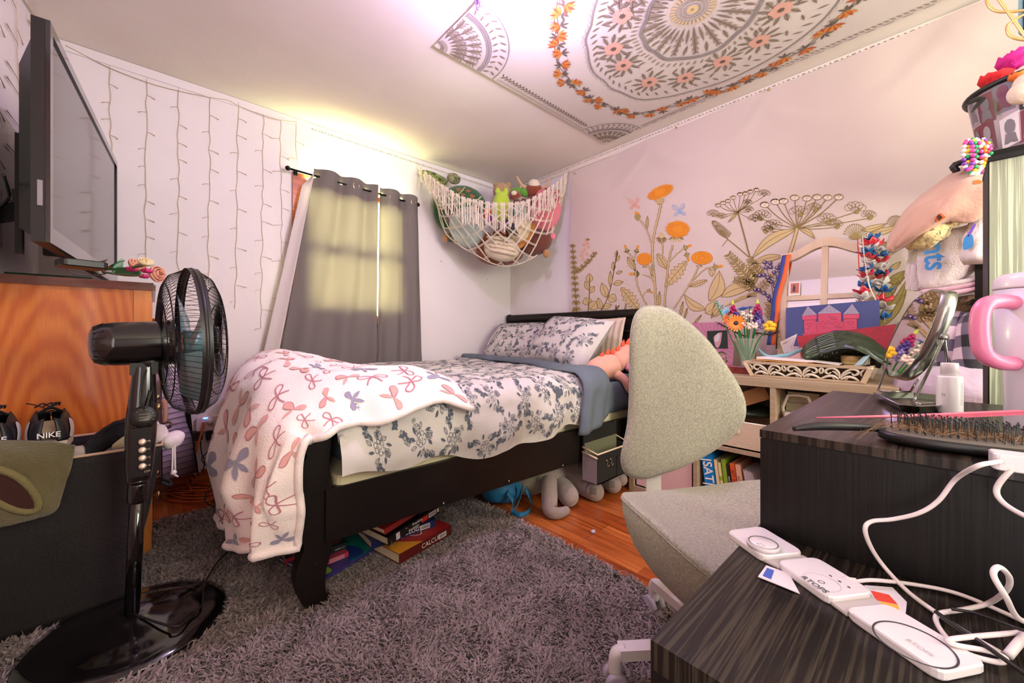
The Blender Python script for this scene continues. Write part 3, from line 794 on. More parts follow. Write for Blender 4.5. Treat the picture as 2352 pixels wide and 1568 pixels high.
for k in range(5):
 z0 = 0.09 + k * 0.19
 b = MB(); b.box(DX1 - 0.02, DX1 + 0.002, DY0 + 0.035, DY1 - 0.02, z0, z0 + 0.175); d = obj('drawer', b, M_stile, ds)
 for y in (DY0 + 0.2, DY1 - 0.2):
  b = MB(); b.lathe([(0.006, 0), (0.006, 0.012), (0.015, 0.018), (0.012, 0.026), (0.0, 0.027)], (DX1 + 0.002, y, z0 + 0.09), (1, 0, 0), 12); obj('knob', b, M_brass, d)
# ------------------------------------------------------------------ television on a wall arm
A, Bf = V((-0.2147, 1.675, 0)), V((-0.1365, 2.835, 0))
Lv = (Bf - A).normalized(); Nv = V((Lv.y, -Lv.x, 0)); Lt = (Bf - A).length; ZB, ZT = 1.134, 1.752
M_screen = mat('dark_screen_glass', '15120f', 0.08, spec=0.7)
tv = thing('television', 'flat black television angled out from the left wall above the chest', 'television', (A.x, A.y + 0.6, ZB))
T = lambda s_, n, z: A + Lv * s_ + Nv * n + V((0, 0, z))
def tbox(mb, s0, s1, n0, n1, z0, z1):
 vs = [T(s_, n, z) for s_ in (s0, s1) for n in (n0, n1) for z in (z0, z1)]
 mb._add(vs, [(0, 1, 3, 2), (4, 6, 7, 5), (0, 4, 5, 1), (2, 3, 7, 6), (0, 2, 6, 4), (1, 5, 7, 3)], False)
b = MB()
tbox(b, 0, Lt, -0.032, -0.006, ZB, ZT)
obj('cabinet', b, M_satin, tv)
b = MB()
for q in ((0, 0.026, ZB, ZT), (Lt - 0.026, Lt, ZB, ZT), (0.026, Lt - 0.026, ZT - 0.028, ZT), (0.026, Lt - 0.026, ZB, ZB + 0.045)): tbox(b, q[0], q[1], -0.0055, 0.004, q[2], q[3])
obj('bezel', b, M_blackpl, tv)
b = MB(); tbox(b, 0.026, Lt - 0.026, -0.0055, -0.001, ZB + 0.045, ZT - 0.028); obj('screen', b, M_screen, tv)
b = MB()
vs = [T(s_, n, z) for (n, i) in ((-0.0325, 0.03), (-0.075, 0.10)) for (s_, z) in ((i, ZB + i * .5), (Lt - i, ZB + i * .5), (Lt - i, ZT - i), (i, ZT - i))]
b._add(vs, [(3, 2, 1, 0), (4, 5, 6, 7), (0, 1, 5, 4), (1, 2, 6, 5), (2, 3, 7, 6), (3, 0, 4, 7)], False)
obj('back_housing', b, M_satin, tv)
b = MB(); tbox(b, 0.13, 0.15, -0.090, -0.076, ZB - 0.02, ZB + 0.33); tbox(b, 0.50, 0.53, -0.112, -0.076, ZB + 0.03, ZB + 0.36); tbox(b, 0.15, 0.50, -0.100, -0.086, ZB + 0.13, ZB + 0.17)
obj('mount_rails', b, M_rod, tv)
b = MB(); p0 = T(0.30, -0.09, ZB + 0.15); q0 = V((XL + 0.004, p0.y + 0.2, p0.z)); b.bar(p0, q0, 0.03, 0.05); b.box(XL + 0.001, XL + 0.012, q0.y - 0.06, q0.y + 0.06, p0.z - 0.1, p0.z + 0.1); obj('wall_arm', b, M_rod, tv)
b = MB(); tbox(b, -0.0008, 0.0, -0.020, -0.010, ZB + 0.10, ZB + 0.17); obj('side_label', b, mat('grey_print', '8a8488', 0.5), tv)
b = MB(); b.tube(spline([T(0.05, -0.09, ZB + 0.18), PX(20, 455, -0.34), PX(-30, 500, -0.37), PX(-80, 560, -0.385)], 6), 0.004, 6); tag(obj('cable', b, M_satin), 'thick black cable running from the television to the left', 'cable', 'cables behind the television')
b = MB(); b.tube(spline([T(0.05, -0.09, ZB + 0.16), PX(30, 490, -0.35), PX(-10, 520, -0.38), PX(-60, 570, -0.39)], 6), 0.0015, 5); tag(obj('cable', b, mat('teal_wire', '1d4a4a', 0.5)), 'thin teal wire below the thick television cable', 'cable', 'cables behind the television')
# things on the chest top
M_green = mat('green_toy_plastic', '1d5a2c', 0.3, coat=0.3); M_peach = mat('peach_toy_plastic', 'd99a80', 0.4); M_mag = mat('magenta_toy_plastic', 'b01a5a', 0.4); M_dark = mat('dark_toy_plastic', '1c1a1e', 0.4)
ZD = DZ + 0.001
mb_ = thing('media_box', 'flat dark media box with a grey cable on the chest top', 'media box', tuple(PZ(195, 622, ZD)))
c = PZ(188, 616, ZD); b = MB(); b.rbox((c.x, c.y, ZD + 0.011), (0.10, 0.085, 0.022), 0.012, rotz(0.3)); obj('body', b, M_satin, mb_)
b = MB(); b.tube(spline([V((c.x - 0.03, c.y - 0.035, ZD + 0.02)), PZ(150, 612, ZD + 0.004), PZ(165, 626, ZD + 0.004), PZ(205, 632, ZD + 0.004), PZ(243, 628, ZD + 0.005), PZ(235, 622, ZD + 0.006), V((c.x + 0.045, c.y + 0.02, ZD + 0.01))], 6), 0.0022, 6); obj('cable', b, mat('grey_cable', '5a5458', 0.5), mb_)
def toy_rose(px, py, r, colr, label, stem=None, tilt=(0.8, -0.6, 0.35)):
 p = PZ(px, py, ZD + r); t = thing('toy_rose', label, 'toy flower', tuple(p), 'toy roses on the chest')
 d = V(tilt).normalized(); q = frame(d)
 for ring, (n, rr, hh) in enumerate(((5, r, 0.6), (4, r * 0.72, 0.8), (3, r * 0.42, 0.95))):
  b = MB()
  for k in range(n):
   a0 = 2 * PI * k / n + ring * 0.5
   def f(u, v):
    a = a0 + (u - 0.5) * 1.5; rad = rr * (0.35 + 0.65 * math.sin(v * PI * 0.62)) + 0.004 * (u - 0.5) ** 2
    return p + q @ V((rad * math.cos(a), rad * math.sin(a), r * hh * (v * 1.5 - 0.6)))
   b.grid(f, 6, 5)
  obj('petals', b, colr, t, solid=0.003)
 if stem:
  b = MB(); b.tube(spline([p - d * r * 0.5] + [PZ(x, y, ZD + 0.012) for x, y in stem], 5), 0.004, 7)
  for (x, y) in stem[1:3]:
   a = PZ(x, y, ZD + 0.013); b.grid(lambda u, v: a + V((0.05 * u, -0.012 * u, 0.035 * u)) + V((0.3, 1, 0)).normalized() * (v - 0.5) * 0.03 * math.sin(PI * max(u, 0.02)), 6, 2)
  obj('stem', b, M_green, t)
toy_rose(356, 630, 0.030, M_peach, 'peach toy rose hanging over the corner of the chest beside the fan', [(330, 632), (290, 632), (235, 624)], (0.7, -0.7, 0.1))
toy_rose(312, 612, 0.024, M_peach, 'pink toy rose lying behind the peach rose on the chest', [(290, 618), (240, 618), (200, 616)], (0.5, -0.5, 0.7))
toy_rose(334, 604, 0.017, mat('cream_toy_plastic', 'dcc89a', 0.4), 'small cream toy flower at the back of the chest top', [(320, 612), (300, 616)], (0.2, -0.6, 0.8))
for i, (px, py) in enumerate(((331, 634), (338, 622), (303, 618))):
 p = PZ(px, py, ZD + 0.009); b = MB()
 for k in range(4): b.ball(p + V((0.007 * math.cos(k * 1.57), 0.007 * math.sin(k * 1.57), 0.0)), 0.008, nu=8, nv=6)
 tag(obj('toy_bud', b, M_mag), ('magenta toy bud at the chest edge below the peach rose', 'magenta toy bud tucked against the peach rose', 'magenta toy bud beside the pink rose')[i], 'toy flower', 'magenta buds on the chest')
tt = thing('toy_stand', 'green toy brick stand lying at the edge of the chest', 'toy stand', tuple(PZ(300, 632, ZD)))
c = PZ(292, 631, ZD); b = MB(); b.rbox((c.x, c.y, ZD + 0.012), (0.07, 0.03, 0.024), 0.004, rotz(-0.1)); obj('block', b, M_green, tt)
b = MB(); a = PZ(262, 628, ZD); b.grid(lambda u, v: a + V((0.02 * u, 0.0, 0.055 * u)) + V((1, 0.1, 0)) * (v - 0.5) * 0.022 * math.sin(PI * (0.15 + 0.85 * u)), 8, 3); obj('leaf', b, mat('pale_green_plastic', '6f9a78', 0.4), tt, solid=0.002)
b = MB(); b.box(XL + 0.03, -0.17, 2.16, 2.30, ZD, ZD + 0.012); tag(obj('place_mat', b, mat('dark_green_cloth', '16301c', 0.9)), 'dark green mat under the television on the chest', 'mat')
# ------------------------------------------------------------------ pedestal fan
fan = thing('pedestal_fan', 'glossy black pedestal fan standing on the rug before the dresser', 'fan', (-0.045, 1.575, 0.02))
FB = V((-0.045, 1.578, 0.022))
b = MB(); b.lathe([(0.0, 0.0), (0.215, 0.0), (0.222, 0.004), (0.218, 0.012), (0.19, 0.020), (0.165, 0.021), (0.155, 0.026), (0.10, 0.040), (0.05, 0.050), (0.040, 0.056), (0.0, 0.056)], FB, n=48); obj('base', b, M_blackpl, fan)
P1, P2 = FB + V((0, 0, 0.05)), V((-0.018, 1.552, 0.80))
up = (P2 - P1).normalized()
at_ = lambda z: P1 + up * ((z - P1.z) / up.z)
b = MB(); b.tube([at_(0.07), at_(0.46)], 0.0175, 16); obj('pole', b, M_blackpl, fan)
b = MB(); b.tube([at_(0.395), at_(0.40), at_(0.445), at_(0.45)], [0.020, 0.0235, 0.0235, 0.022], 16); b.tube([at_(0.452), at_(0.455), at_(0.459), at_(0.462)], [0.022, 0.0245, 0.0245, 0.022], 16)
obj('height_collar', b, M_blackpl, fan)
fv = V((0.675, -0.737, 0)).normalized(); fv = V((-FB.x, -FB.y, 0)).normalized(); sv = V((0, 0, 1)).cross(fv)   # front of the neck faces the room
nk = [(0.46, 0.027, 0.024), (0.50, 0.031, 0.028), (0.58, 0.034, 0.034), (0.64, 0.034, 0.036), (0.70, 0.030, 0.030), (0.76, 0.026, 0.024), (0.785, 0.024, 0.022)]
b = MB()
b.grid(lambda u, v: (lambda i, c, s_: at_(nk[i][0]) + sv * math.copysign(abs(c) ** 0.6, c) * nk[i][1] + fv * math.copysign(abs(s_) ** 0.6, s_) * nk[i][2])(int(v * 6 + 0.5), math.cos(2 * PI * u), math.sin(2 * PI * u)), 28, 6)
obj('neck', b, M_blackpl, fan)
panel = MB(); pc = lambda z, s_, o: at_(z) + sv * s_ + fv * o
panel.grid(lambda u, v: pc(0.475 + 0.14 * v, (u - 0.5) * 0.044, 0.031 + 0.007 * v + 0.002 * math.sin(PI * u)), 6, 6); obj('control_panel', panel, M_satin, fan)
b = MB(); dl = pc(0.645, 0.004, 0.034); b.lathe([(0.0, -0.004), (0.030, -0.004), (0.031, 0.003), (0.026, 0.008), (0.0, 0.0085)], dl, fv, 28); di = obj('timer_dial', b, M_satin, fan)
M_mark = mat('pale_print', 'b9a58e', 0.5); M_btn = mat('silver_button', 'd2b8a8', 0.3, 0.5)
b = MB()
for k in range(7):
 a = -0.7 + k * 0.45; q = dl + fv * 0.0092 + sv * 0.021 * math.sin(a) + V((0, 0, 1)) * 0.021 * math.cos(a)
 b.bar(q - sv * 0.002, q + sv * 0.002, 0.0008, 0.0008)
for k in range(3):
 q = dl + fv * 0.0092 + V((0, 0, 0.008 - 0.008 * k)); b.bar(q - sv * 0.010, q + sv * 0.010, 0.0012, 0.0008)
obj('dial_marks', b, M_mark, di)
for k, ch in enumerate(('0', '1', '2', '3')):
 q = pc(0.505 + 0.0235 * (3 - k), 0.006 - 0.001 * (3 - k), 0.033 + 0.0018 * (3 - k)); b = MB()
 b.lathe([(0.0085, 0.0), (0.0085, 0.007), (0.0065, 0.009), (0.0, 0.009)], q, fv, 16); bt = obj('speed_button', b, M_btn, fan)
 b = MB(); text(b, ch, q + sv * 0.013 + fv * 0.002 - V((0, 0, 0.003)), sv, V((0, 0, 1)), 0.008); b.bar(q + sv * 0.0085 + fv * 0.003, q + sv * 0.013 + fv * 0.003, 0.001, 0.001); obj('speed_mark', b, M_mark, bt)
b = MB(); text(b, 'OFF', pc(0.485, 0.010, 0.034), sv, V((0, 0.0, 1)), 0.008); obj('off_mark', b, M_mark, fan)
# head
ax = V((0.995, 0.095, 0.03)).normalized(); HC = V((0.090, 1.580, 0.856)); q = frame(ax)
mo = lambda s_: HC + ax * s_
b = MB()
prof_m = [(0.0, -0.222), (0.030, -0.220), (0.048, -0.212), (0.057, -0.196), (0.061, -0.17), (0.063, -0.10), (0.064, -0.062), (0.064, -0.058), (0.067, -0.057), (0.067, -0.043), (0.05, -0.04), (0.0, -0.04)]
b.lathe(prof_m, HC, ax, 36); mt_ = obj('motor_housing', b, M_blackpl, fan)
b = MB()
for k in range(18):
 a = 2 * PI * k / 18; d = q @ V((math.cos(a), math.sin(a), 0))
 b.bar(mo(-0.212) + d * 0.048, mo(-0.190) + d * 0.0588, 0.004, 0.003, d)
obj('vent_ribs', b, M_satin, mt_)
b = MB(); hub = at_(0.785); b.tube([hub, hub + V((0.012, 0.004, 0.012)), mo(-0.09) - V((0, 0, 0.050))], [0.024, 0.026, 0.034], 16); b.box(hub.x - 0.03, hub.x + 0.03, hub.y - 0.02, hub.y + 0.02, hub.z - 0.022, hub.z + 0.012); obj('tilt_joint', b, M_satin, fan)
R = 0.222
gmat = M_rod
def cage(z_of, r0, name, nwire, twist):
 b = MB()
 for k in range(nwire):
  a = 2 * PI * k / nwire
  pts = []
  for i in range(9):
   r = r0 + (R - r0) * i / 8; aa = a + twist * (i / 8)
   pts.append(HC + ax * z_of(r) + q @ V((r * math.cos(aa), r * math.sin(aa), 0)))
  b.tube(pts, 0.0009, 3, caps=False)
 for r in (r0, r0 + (R - r0) * 0.4, r0 + (R - r0) * 0.72):
  b.tube([HC + ax * z_of(r) + q @ V((r * math.cos(t), r * math.sin(t), 0)) for t in [i * 2 * PI / 40 for i in range(40)]], 0.0016, 5, closed=True)
 o = obj(name, b, gmat, fan)
 return o
zr = lambda r: -0.012 - 0.062 * min(1, math.sqrt(max(0, 1 - (r / R) ** 5))) * 1.0
zf = lambda r: 0.012 + 0.055 * math.sqrt(max(0, 1 - (r / R) ** 4))
cage(zr, 0.062, 'rear_grille', 84, 0.18)
cage(zf, 0.045, 'front_grille', 84, -0.3)
b = MB(); b.tube([HC + q @ V((R * math.cos(t), R * math.sin(t), 0)) for t in [i * 2 * PI / 64 for i in range(64)]], 0.0065, 8, closed=True)
b.grid(lambda u, v: HC + ax * (v - 0.5) * 0.026 + q @ V(((R + 0.004) * math.cos(2 * PI * u), (R + 0.004) * math.sin(2 * PI * u), 0)), 64, 1); obj('clamp_ring', b, M_satin, fan)
b = MB(); b.lathe([(0.0, 0.070), (0.040, 0.068), (0.047, 0.060), (0.047, 0.052), (0.0, 0.05)], HC, ax, 24); obj('badge', b, M_satin, fan)
M_blade = mat('teal_grey_blade', '5a8288', 0.25, alpha=0.9);
b = MB(); b.lathe([(0.0, 0.035), (0.03, 0.030), (0.036, -0.02), (0.0, -0.022)], HC, ax, 20)
for k in range(3):
 a0 = k * 2 * PI / 3 + 0.35
 def f(u, v):
  r = 0.03 + 0.16 * u; a = a0 + (v - 0.5) * (1.2 * (0.55 + 0.6 * math.sin(PI * min(u * 0.9 + 0.1, 1)))) + u * 0.35
  return HC + ax * ((v - 0.5) * -0.045) + q @ V((r * math.cos(a), r * math.sin(a), 0))
 b.grid(f, 10, 8)
obj('blades', b, M_blade, fan)
cd = [mo(-0.1) - V((0.0, 0.03, 0.06)), at_(0.72) + fv * 0.05 - sv * 0.006, at_(0.67) + fv * 0.055 + sv * 0.004, at_(0.72) + fv * 0.045 + sv * 0.018]
b = MB(); b.tube(spline(cd, 6), 0.0022, 6); obj('head_cable', b, M_satin, fan)
b = MB()
b.tube(spline([at_(0.08) + V((0.0, -0.018, 0)), PZ(400, 1438, 0.062), PZ(440, 1415, 0.052), PZ(465, 1385, 0.056), PZ(470, 1340, 0.056), PZ(500, 1290, 0.056), PZ(545, 1240, 0.056), PZ(552, 1190, 0.05), PZ(470, 1150, 0.045), PZ(500, 1110, 0.03), PZ(530, 1085, 0.02), PZ(560, 1070, 0.02)], 6), 0.003, 6)
obj('power_cord', b, M_satin, fan)
# ------------------------------------------------------------------ cloth hamper with shoes and clothes on top
M_canvas = mat('black_canvas', '1a1516', 0.8, var=(3, '241c1d', 3), bump=(120, 0.25))
M_hem = mat('pale_rim', 'c9a890', 0.7)
hp = thing('laundry_hamper', 'tall black canvas hamper full of shoes in front of the chest', 'hamper', (-0.2, 1.92, 0.02))
hx0, hx1, hy0, hy1, hz = -0.395, 0.022, 1.72, 2.07, 0.515
bx0, bx1, by0, by1 = -0.36, -0.066, 1.762, 2.05
def hw(k, z):                                            # corners at relative height
 l = lambda a, c: a + (c - a) * k
 return [V((l(bx0, hx0), l(by0, hy0), z)), V((l(bx1, hx1), l(by0, hy0), z)), V((l(bx1, hx1), l(by1, hy1), z)), V((l(bx0, hx0), l(by1, hy1), z))]
def hside(u, v):
 z = 0.022 + (hz - 0.022) * v; c = hw(v, z); e = u * 4; i = min(int(e), 3); t = e - i
 p = c[i] * (1 - t) + c[(i + 1) % 4] * t
 n = (V((0, -1, 0)), V((1, 0, 0)), V((0, 1, 0)), V((-1, 0, 0)))[i]
 return p + n * (0.012 * math.sin(PI * t) * math.sin(PI * v) + 0.005 * nz(u * 14, v * 5, 3) * math.sin(PI * v))
b = MB(); b.grid(hside, 64, 20); b.poly(hw(0, 0.022)[::-1]); obj('body', b, M_canvas, hp, solid=0.003)
b = MB(); b.tube([p + V((0, 0, 0.002)) for p in sum([[c0 * (1 - t / 4) + c1 * (t / 4) for t in range(4)] for c0, c1 in zip(hw(1, hz), hw(1, hz)[1:] + hw(1, hz)[:1])], [])], 0.0045, 6, closed=True); obj('rim', b, M_hem, hp, 'pale piped rim')
b = MB(); b.tube(spline([V((0.022, 1.84, 0.36)), V((0.045, 1.85, 0.34)), V((0.045, 1.90, 0.34)), V((0.022, 1.91, 0.36))], 5), 0.006, 6); obj('handle', b, M_canvas, hp)
M_white = mat('white_cotton', 'dccdd0', 0.9, bump=(60, 0.2)); M_bcloth = mat('black_knit', '15131a', 0.9, bump=(90, 0.4))
def heap(name, c, r, m, label, cat, seed, group=None, squash=0.5):
 b = MB(); b.ball(c, r, nu=26, nv=16, fn=lambda p: p * (1 + 0.16 * nz(p.x * 14 + seed, p.y * 14, p.z * 14) + 0.06 * nz(p.x * 40, p.y * 40, seed)))
 return tag(obj(name, b, m), label, cat, group)
heap('folded_clothes', (-0.18, 1.93, 0.43), (0.17, 0.125, 0.075), M_white, 'white laundry filling the hamper under the shoes', 'clothes', 2)
heap('crumpled_sock', (-0.165, 1.765, 0.515), (0.024, 0.024, 0.028), mat('grey_sock', 'b9a9a6', 0.95, bump=(70, 0.4)), 'grey crumpled sock at the hamper rim beside the olive towel', 'sock', 8)
heap('white_shirt', (-0.055, 1.90, 0.535), (0.075, 0.06, 0.05), M_white, 'white shirt crumpled behind the fan pole in the hamper', 'shirt', 11)
# trainers seen from the heel
M_sole = mat('white_rubber', 'd9c3b8', 0.6); M_sblack = mat('black_leather', '121016', 0.5); M_swhite = mat('white_leather', 'dfd6da', 0.5); M_lining = mat('cream_lining', 'b9a98c', 0.9)
def shoe(loc, yaw, pitch, label, scale=1.0):
 t = thing('sneaker', label, 'shoe', tuple(loc), 'black and white sneakers on the hamper')
 Rm = Matrix.Rotation(yaw, 3, 'Z') @ Matrix.Rotation(pitch, 3, 'X'); W = lambda p: V(loc) + Rm @ (V(p) * scale)
 # y runs heel (0) to toe (0.27); x across
 half = lambda y: 0.036 + 0.012 * math.sin(PI * min(max((y - 0.03) / 0.22, 0), 1)) if y > 0.02 else 0.036 * math.sqrt(max(0.0, 1 - ((0.02 - y) / 0.022) ** 2)) + 0.001
 toe = lambda y: 1 if y < 0.2 else math.sqrt(max(0.02, 1 - ((y - 0.2) / 0.075) ** 2))
 outl = [(half(y) * toe(y), y) for y in [i * 0.274 / 20 for i in range(21)]]
 ring = [(x, y) for x, y in outl] + [(-x, y) for x, y in outl[::-1]]
 b = MB(); n = len(ring)
 L = [[W((x * k, y * (1 if k < 1 else 1) , z)) for x, y in ring] for k, z in ((0.92, 0.0), (1.0, 0.006), (1.0, 0.026), (0.95, 0.030))]
 b._add(sum(L, []), [(k * n + i, k * n + (i + 1) % n, (k + 1) * n + (i + 1) % n, (k + 1) * n + i) for k in range(3) for i in range(n)] + [tuple(range(n - 1, -1, -1)), tuple(3 * n + i for i in range(n))], False)
 obj('sole', b, M_sole, t, 'white sole')
 ht = lambda y: 0.098 - 0.012 * math.sin(min(y / 0.06, 1) * PI) if y < 0.06 else (0.098 + 0.012 * (y - 0.06) / 0.08 if y < 0.14 else 0.110 - 0.055 * min(1, (y - 0.14) / 0.11))
 def upper(u, v):
  i = u * (n - 1); j = min(int(i), n - 2); f = i - j
  x = ring[j][0] * (1 - f) + ring[j + 1][0] * f; y = ring[j][1] * (1 - f) + ring[j + 1][1] * f
  top = ht(y); inward = (1 - 0.42 * v ** 2.2) if y < 0.16 else (1 - 0.95 * v ** 3)
  return W((x * inward * 1.0, y + (0.010 * v if y < 0.03 else 0), 0.028 + (top - 0.028) * (v if y < 0.16 else v ** 0.6)))
 b = MB(); b.grid(upper, n * 2, 8); obj('upper', b, M_sblack, t, solid=0.004)
 b = MB(); b.grid(lambda u, v: W(((u - 0.5) * 0.05, 0.02 + v * 0.12, 0.055 + 0.02 * v)), 4, 6); obj('insole', b, M_lining, t)
 g = onsurf(upper, 0.0045); g2 = onsurf(upper, -0.0045)
 ctr = W((0, 0.12, 0.05))
 gg = lambda a, c: max((g(a, c), g2(a, c)), key=lambda p: (p - ctr).length)
 for (u0, u1) in ((0.05, 0.14), (0.95, 0.86)):            # side panels sweeping round the quarter
  b = MB(); fill(b, gg, curve2([(u0, 0.12), (u1, 0.05), (u1 + (u1 - u0) * 0.8, 0.5), (u1, 0.75), ((u0 + u1) / 2, 0.40)], 3, True)); obj('side_stripe', b, M_swhite, t, 'white side stripe')
 b = MB(); hp0 = W((0, -0.0065, 0.050)); text(b, 'NIKE', hp0 + Rm @ V((0, 0, -0.006)) * scale, Rm @ V((1, 0, 0)), Rm @ V((0, 0.12, 1)), 0.021 * scale, 0.003, bold=0.02, align='CENTER'); obj('heel_lettering', b, M_swhite, t)
 b = MB()
 for k in range(5):
  y = 0.135 + k * 0.018; z = ht(y) + 0.006
  b.tube(spline([W((-0.026 + 0.002 * k, y, z - 0.014)), W((0, y - 0.003, z + 0.003)), W((0.026 - 0.002 * k, y, z - 0.014))], 4), 0.0028, 5)
 rr = random.Random(4)
 for k in range(5):
  a = rr.uniform(0, 6.28); p0 = V((0, 0.135, ht(0.135) + 0.008)); b.tube(spline([W(p0), W(p0 + V((0.02 * math.cos(a), 0.02 * math.sin(a), 0.012))), W(p0 + V((0.032 * math.cos(a + 0.6), 0.028 * math.sin(a + 0.6), 0.002)))], 4), 0.0024, 5)
 b.tube(spline([W((-0.01, 0.13, 0.115)), W((-0.03, 0.13, 0.128)), W((-0.048, 0.125, 0.136))], 4), 0.0018, 5)
 obj('laces', b, M_bcloth, t)
shoe((-0.224, 1.755, 0.534), 0.10, -0.02, 'black and white sneaker standing whole at the hamper front, heel towards the room')
shoe((-0.325, 1.765, 0.534), 0.16, 0.0, 'black and white sneaker on the hamper cut off by the left picture edge')
t = thing('running_shoe', 'black running shoe lying on its side in the hamper by the fan pole', 'shoe', (-0.11, 1.79, 0.50))
b = MB()
def shf(u, v):
 c = spline([V((-0.155, 1.76, 0.515)), V((-0.115, 1.79, 0.545)), V((-0.07, 1.83, 0.565)), V((-0.02, 1.86, 0.58))], 6)[min(int(u * 18), 18)]
 r = 0.012 + 0.026 * math.sin(PI * (0.18 + 0.72 * u)); a = 2 * PI * v
 return c + V((0.2 * math.cos(a), -0.75 * math.cos(a), math.sin(a))) * r * (1 + 0.12 * nz(u * 9, v * 7))
b.grid(shf, 18, 16); obj('upper', b, M_bcloth, t)
b = MB(); b.grid(lambda u, v: V((-0.095 + 0.07 * u, 1.765 + 0.03 * u, 0.522 + 0.03 * u)) + V((0, -0.004 * math.sin(PI * v), 0.034 * (v - 0.5) * math.sin(PI * (0.12 + 0.8 * u)))), 10, 4); obj('insole', b, M_lining, t)
b = MB(); b.tube(spline([V((-0.13, 1.775, 0.55)), V((-0.10, 1.77, 0.585)), V((-0.07, 1.79, 0.59)), V((-0.055, 1.81, 0.575))], 5), 0.003, 6); obj('pull_loop', b, M_bcloth, t)
# olive towelling sleeve hanging over the front
M_olive = mat('olive_terry', '5f5535', 0.95, var=(5, '6b6040', 3), bump=(220, 0.6), sheen=0.3)
Gs = [[PY(-60, 1010, 1.735), PY(20, 1014, 1.735), PY(110, 1016, 1.735), PY(172, 1022, 1.725)],
      [PY(-60, 1050, 1.69), PY(30, 1050, 1.68), PY(110, 1060, 1.68), PY(160, 1080, 1.69)],
      [PY(-60, 1110, 1.67), PY(30, 1100, 1.655), PY(100, 1112, 1.66), PY(146, 1120, 1.68)],
      [PY(-60, 1180, 1.66), PY(20, 1165, 1.64), PY(82, 1160, 1.645), PY(128, 1168, 1.665)],
      [PY(-60, 1215, 1.67), PY(0, 1208, 1.655), PY(50, 1196, 1.655), PY(92, 1186, 1.67)]]
f = patch(Gs)
b = MB(); b.grid(lambda u, v: f(u, v) + V((0, 0.006 * nz(u * 5, v * 5), 0)), 30, 30)
sl = tag(obj('hooded_towel', b, M_olive, solid=0.012), 'olive towelling garment hanging over the front of the black hamper', 'towel')
op = spline([PY(-40, 1075, 1.632), PY(20, 1085, 1.63), PY(62, 1112, 1.632), PY(88, 1150, 1.636), PY(80, 1172, 1.638), PY(40, 1172, 1.636), PY(-10, 1150, 1.634), PY(-50, 1120, 1.632)], 5, True)
b = MB(); b.tube(op, 0.009, 8, closed=True); obj('cuff', b, mat('olive_binding', '7a6f48', 0.95, bump=(200, 0.5)), sl, 'paler bound edge')
b = MB(); cc = sum(op, V()) / len(op); n_ = len(op); b._add([cc + V((0, -0.006, 0))] + [p + V((0, -0.003, 0)) for p in op], [(0, 1 + i, 1 + (i + 1) % n_) for i in range(n_)], True); obj('cuff_inside', b, mat('dark_maroon_lining', '3a1a14', 0.95), sl, 'dark maroon inside')
# drawstring pouch hanging over the side
t = thing('drawstring_pouch', 'white drawstring pouch hanging over the hamper beside the fan neck', 'pouch', (0.04, 1.82, 0.5))
q0 = PD(398, 1010, 1.36)
b = MB(); b.ball(q0, (0.045, 0.03, 0.028), rot=frame((0.5, -0.3, -0.45)), nu=20, nv=12, fn=lambda p: p * (1 + 0.22 * nz(p.x * 30, p.y * 30, p.z * 30))); b.ball(q0 + V((-0.035, -0.01, 0.028)), (0.024, 0.018, 0.034), nu=14, nv=10, fn=lambda p: p * (1 + 0.2 * nz(p.x * 40, p.y * 40, p.z * 40))); obj('bag', b, M_white, t)
b = MB()
for dx in (-0.003, 0.003): b.tube(spline([q0 + V((dx, -0.028, -0.008)), q0 + V((dx, -0.034, -0.05)), q0 + V((dx * 1.3, -0.033, -0.098))], 4), 0.0028, 6)
b.ball(q0 + V((0, -0.034, -0.104)), 0.009, nu=10, nv=8); b.tube([q0 + V((0, -0.034, -0.11)), q0 + V((0.012, -0.036, -0.121))], 0.003, 6); obj('cord', b, M_white, t)
t = thing('garment_hook', 'brown wooden hook hanging behind the fan neck', 'hook', tuple(PD(385, 940, 1.5)))
b = MB(); b.tube(spline([PD(376, 918, 1.5), PD(380, 945, 1.5), PD(378, 970, 1.5)], 4), 0.008, 8); obj('stem', b, mat('pale_brown_wood', 'a87c6a', 0.6), t)
b = MB(); b.tube(spline([PD(376, 980, 1.5), PD(386, 982, 1.49), PD(394, 975, 1.48), PD(388, 969, 1.5), PD(374, 972, 1.52)], 5), 0.005, 8); obj('ring', b, mat('brown_plastic', '5a4038', 0.5), t)
# ------------------------------------------------------------------ window wall near the floor: outlet, rack, cords
M_pinkwhite = mat('ivory_plastic', 'd8c4c4', 0.4)
oc = PY(479, 972, YW - 0.02)
t = thing('outlet_adapter', 'white six-way outlet adapter with a blue light low on the window wall', 'outlet', (oc.x, YW, oc.z))
b = MB(); b.rbox((oc.x, YW - 0.016, oc.z), (0.118, 0.085, 0.030), 0.014, Matrix.Rotation(PI / 2, 3, 'X')); obj('body', b, M_pinkwhite, t)
b = MB(); p = PY(472, 960, YW - 0.033); b.box(p.x - 0.010, p.x + 0.010, p.y - 0.0015, p.y, p.z - 0.003, p.z + 0.003); obj('indicator_light', b, mat('blue_indicator', '4a90ff', 0.4, emit=('4a90ff', 4.0)), t, 'glowing blue indicator')
for (px, py, sx, sz, nm) in ((452, 1000, 0.05, 0.048, 'nearer the fan'), (484, 998, 0.044, 0.056, 'further right')):
 p = PY(px, py, YW - 0.03); b = MB(); b.rbox((p.x, YW - 0.028, p.z), (sx, sz, 0.05), 0.006, Matrix.Rotation(PI / 2, 3, 'X')); tag(obj('power_adapter', b, M_satin), 'black plug-in power adapter below the outlet, the one ' + nm, 'power adapter', 'power adapters at the outlet')
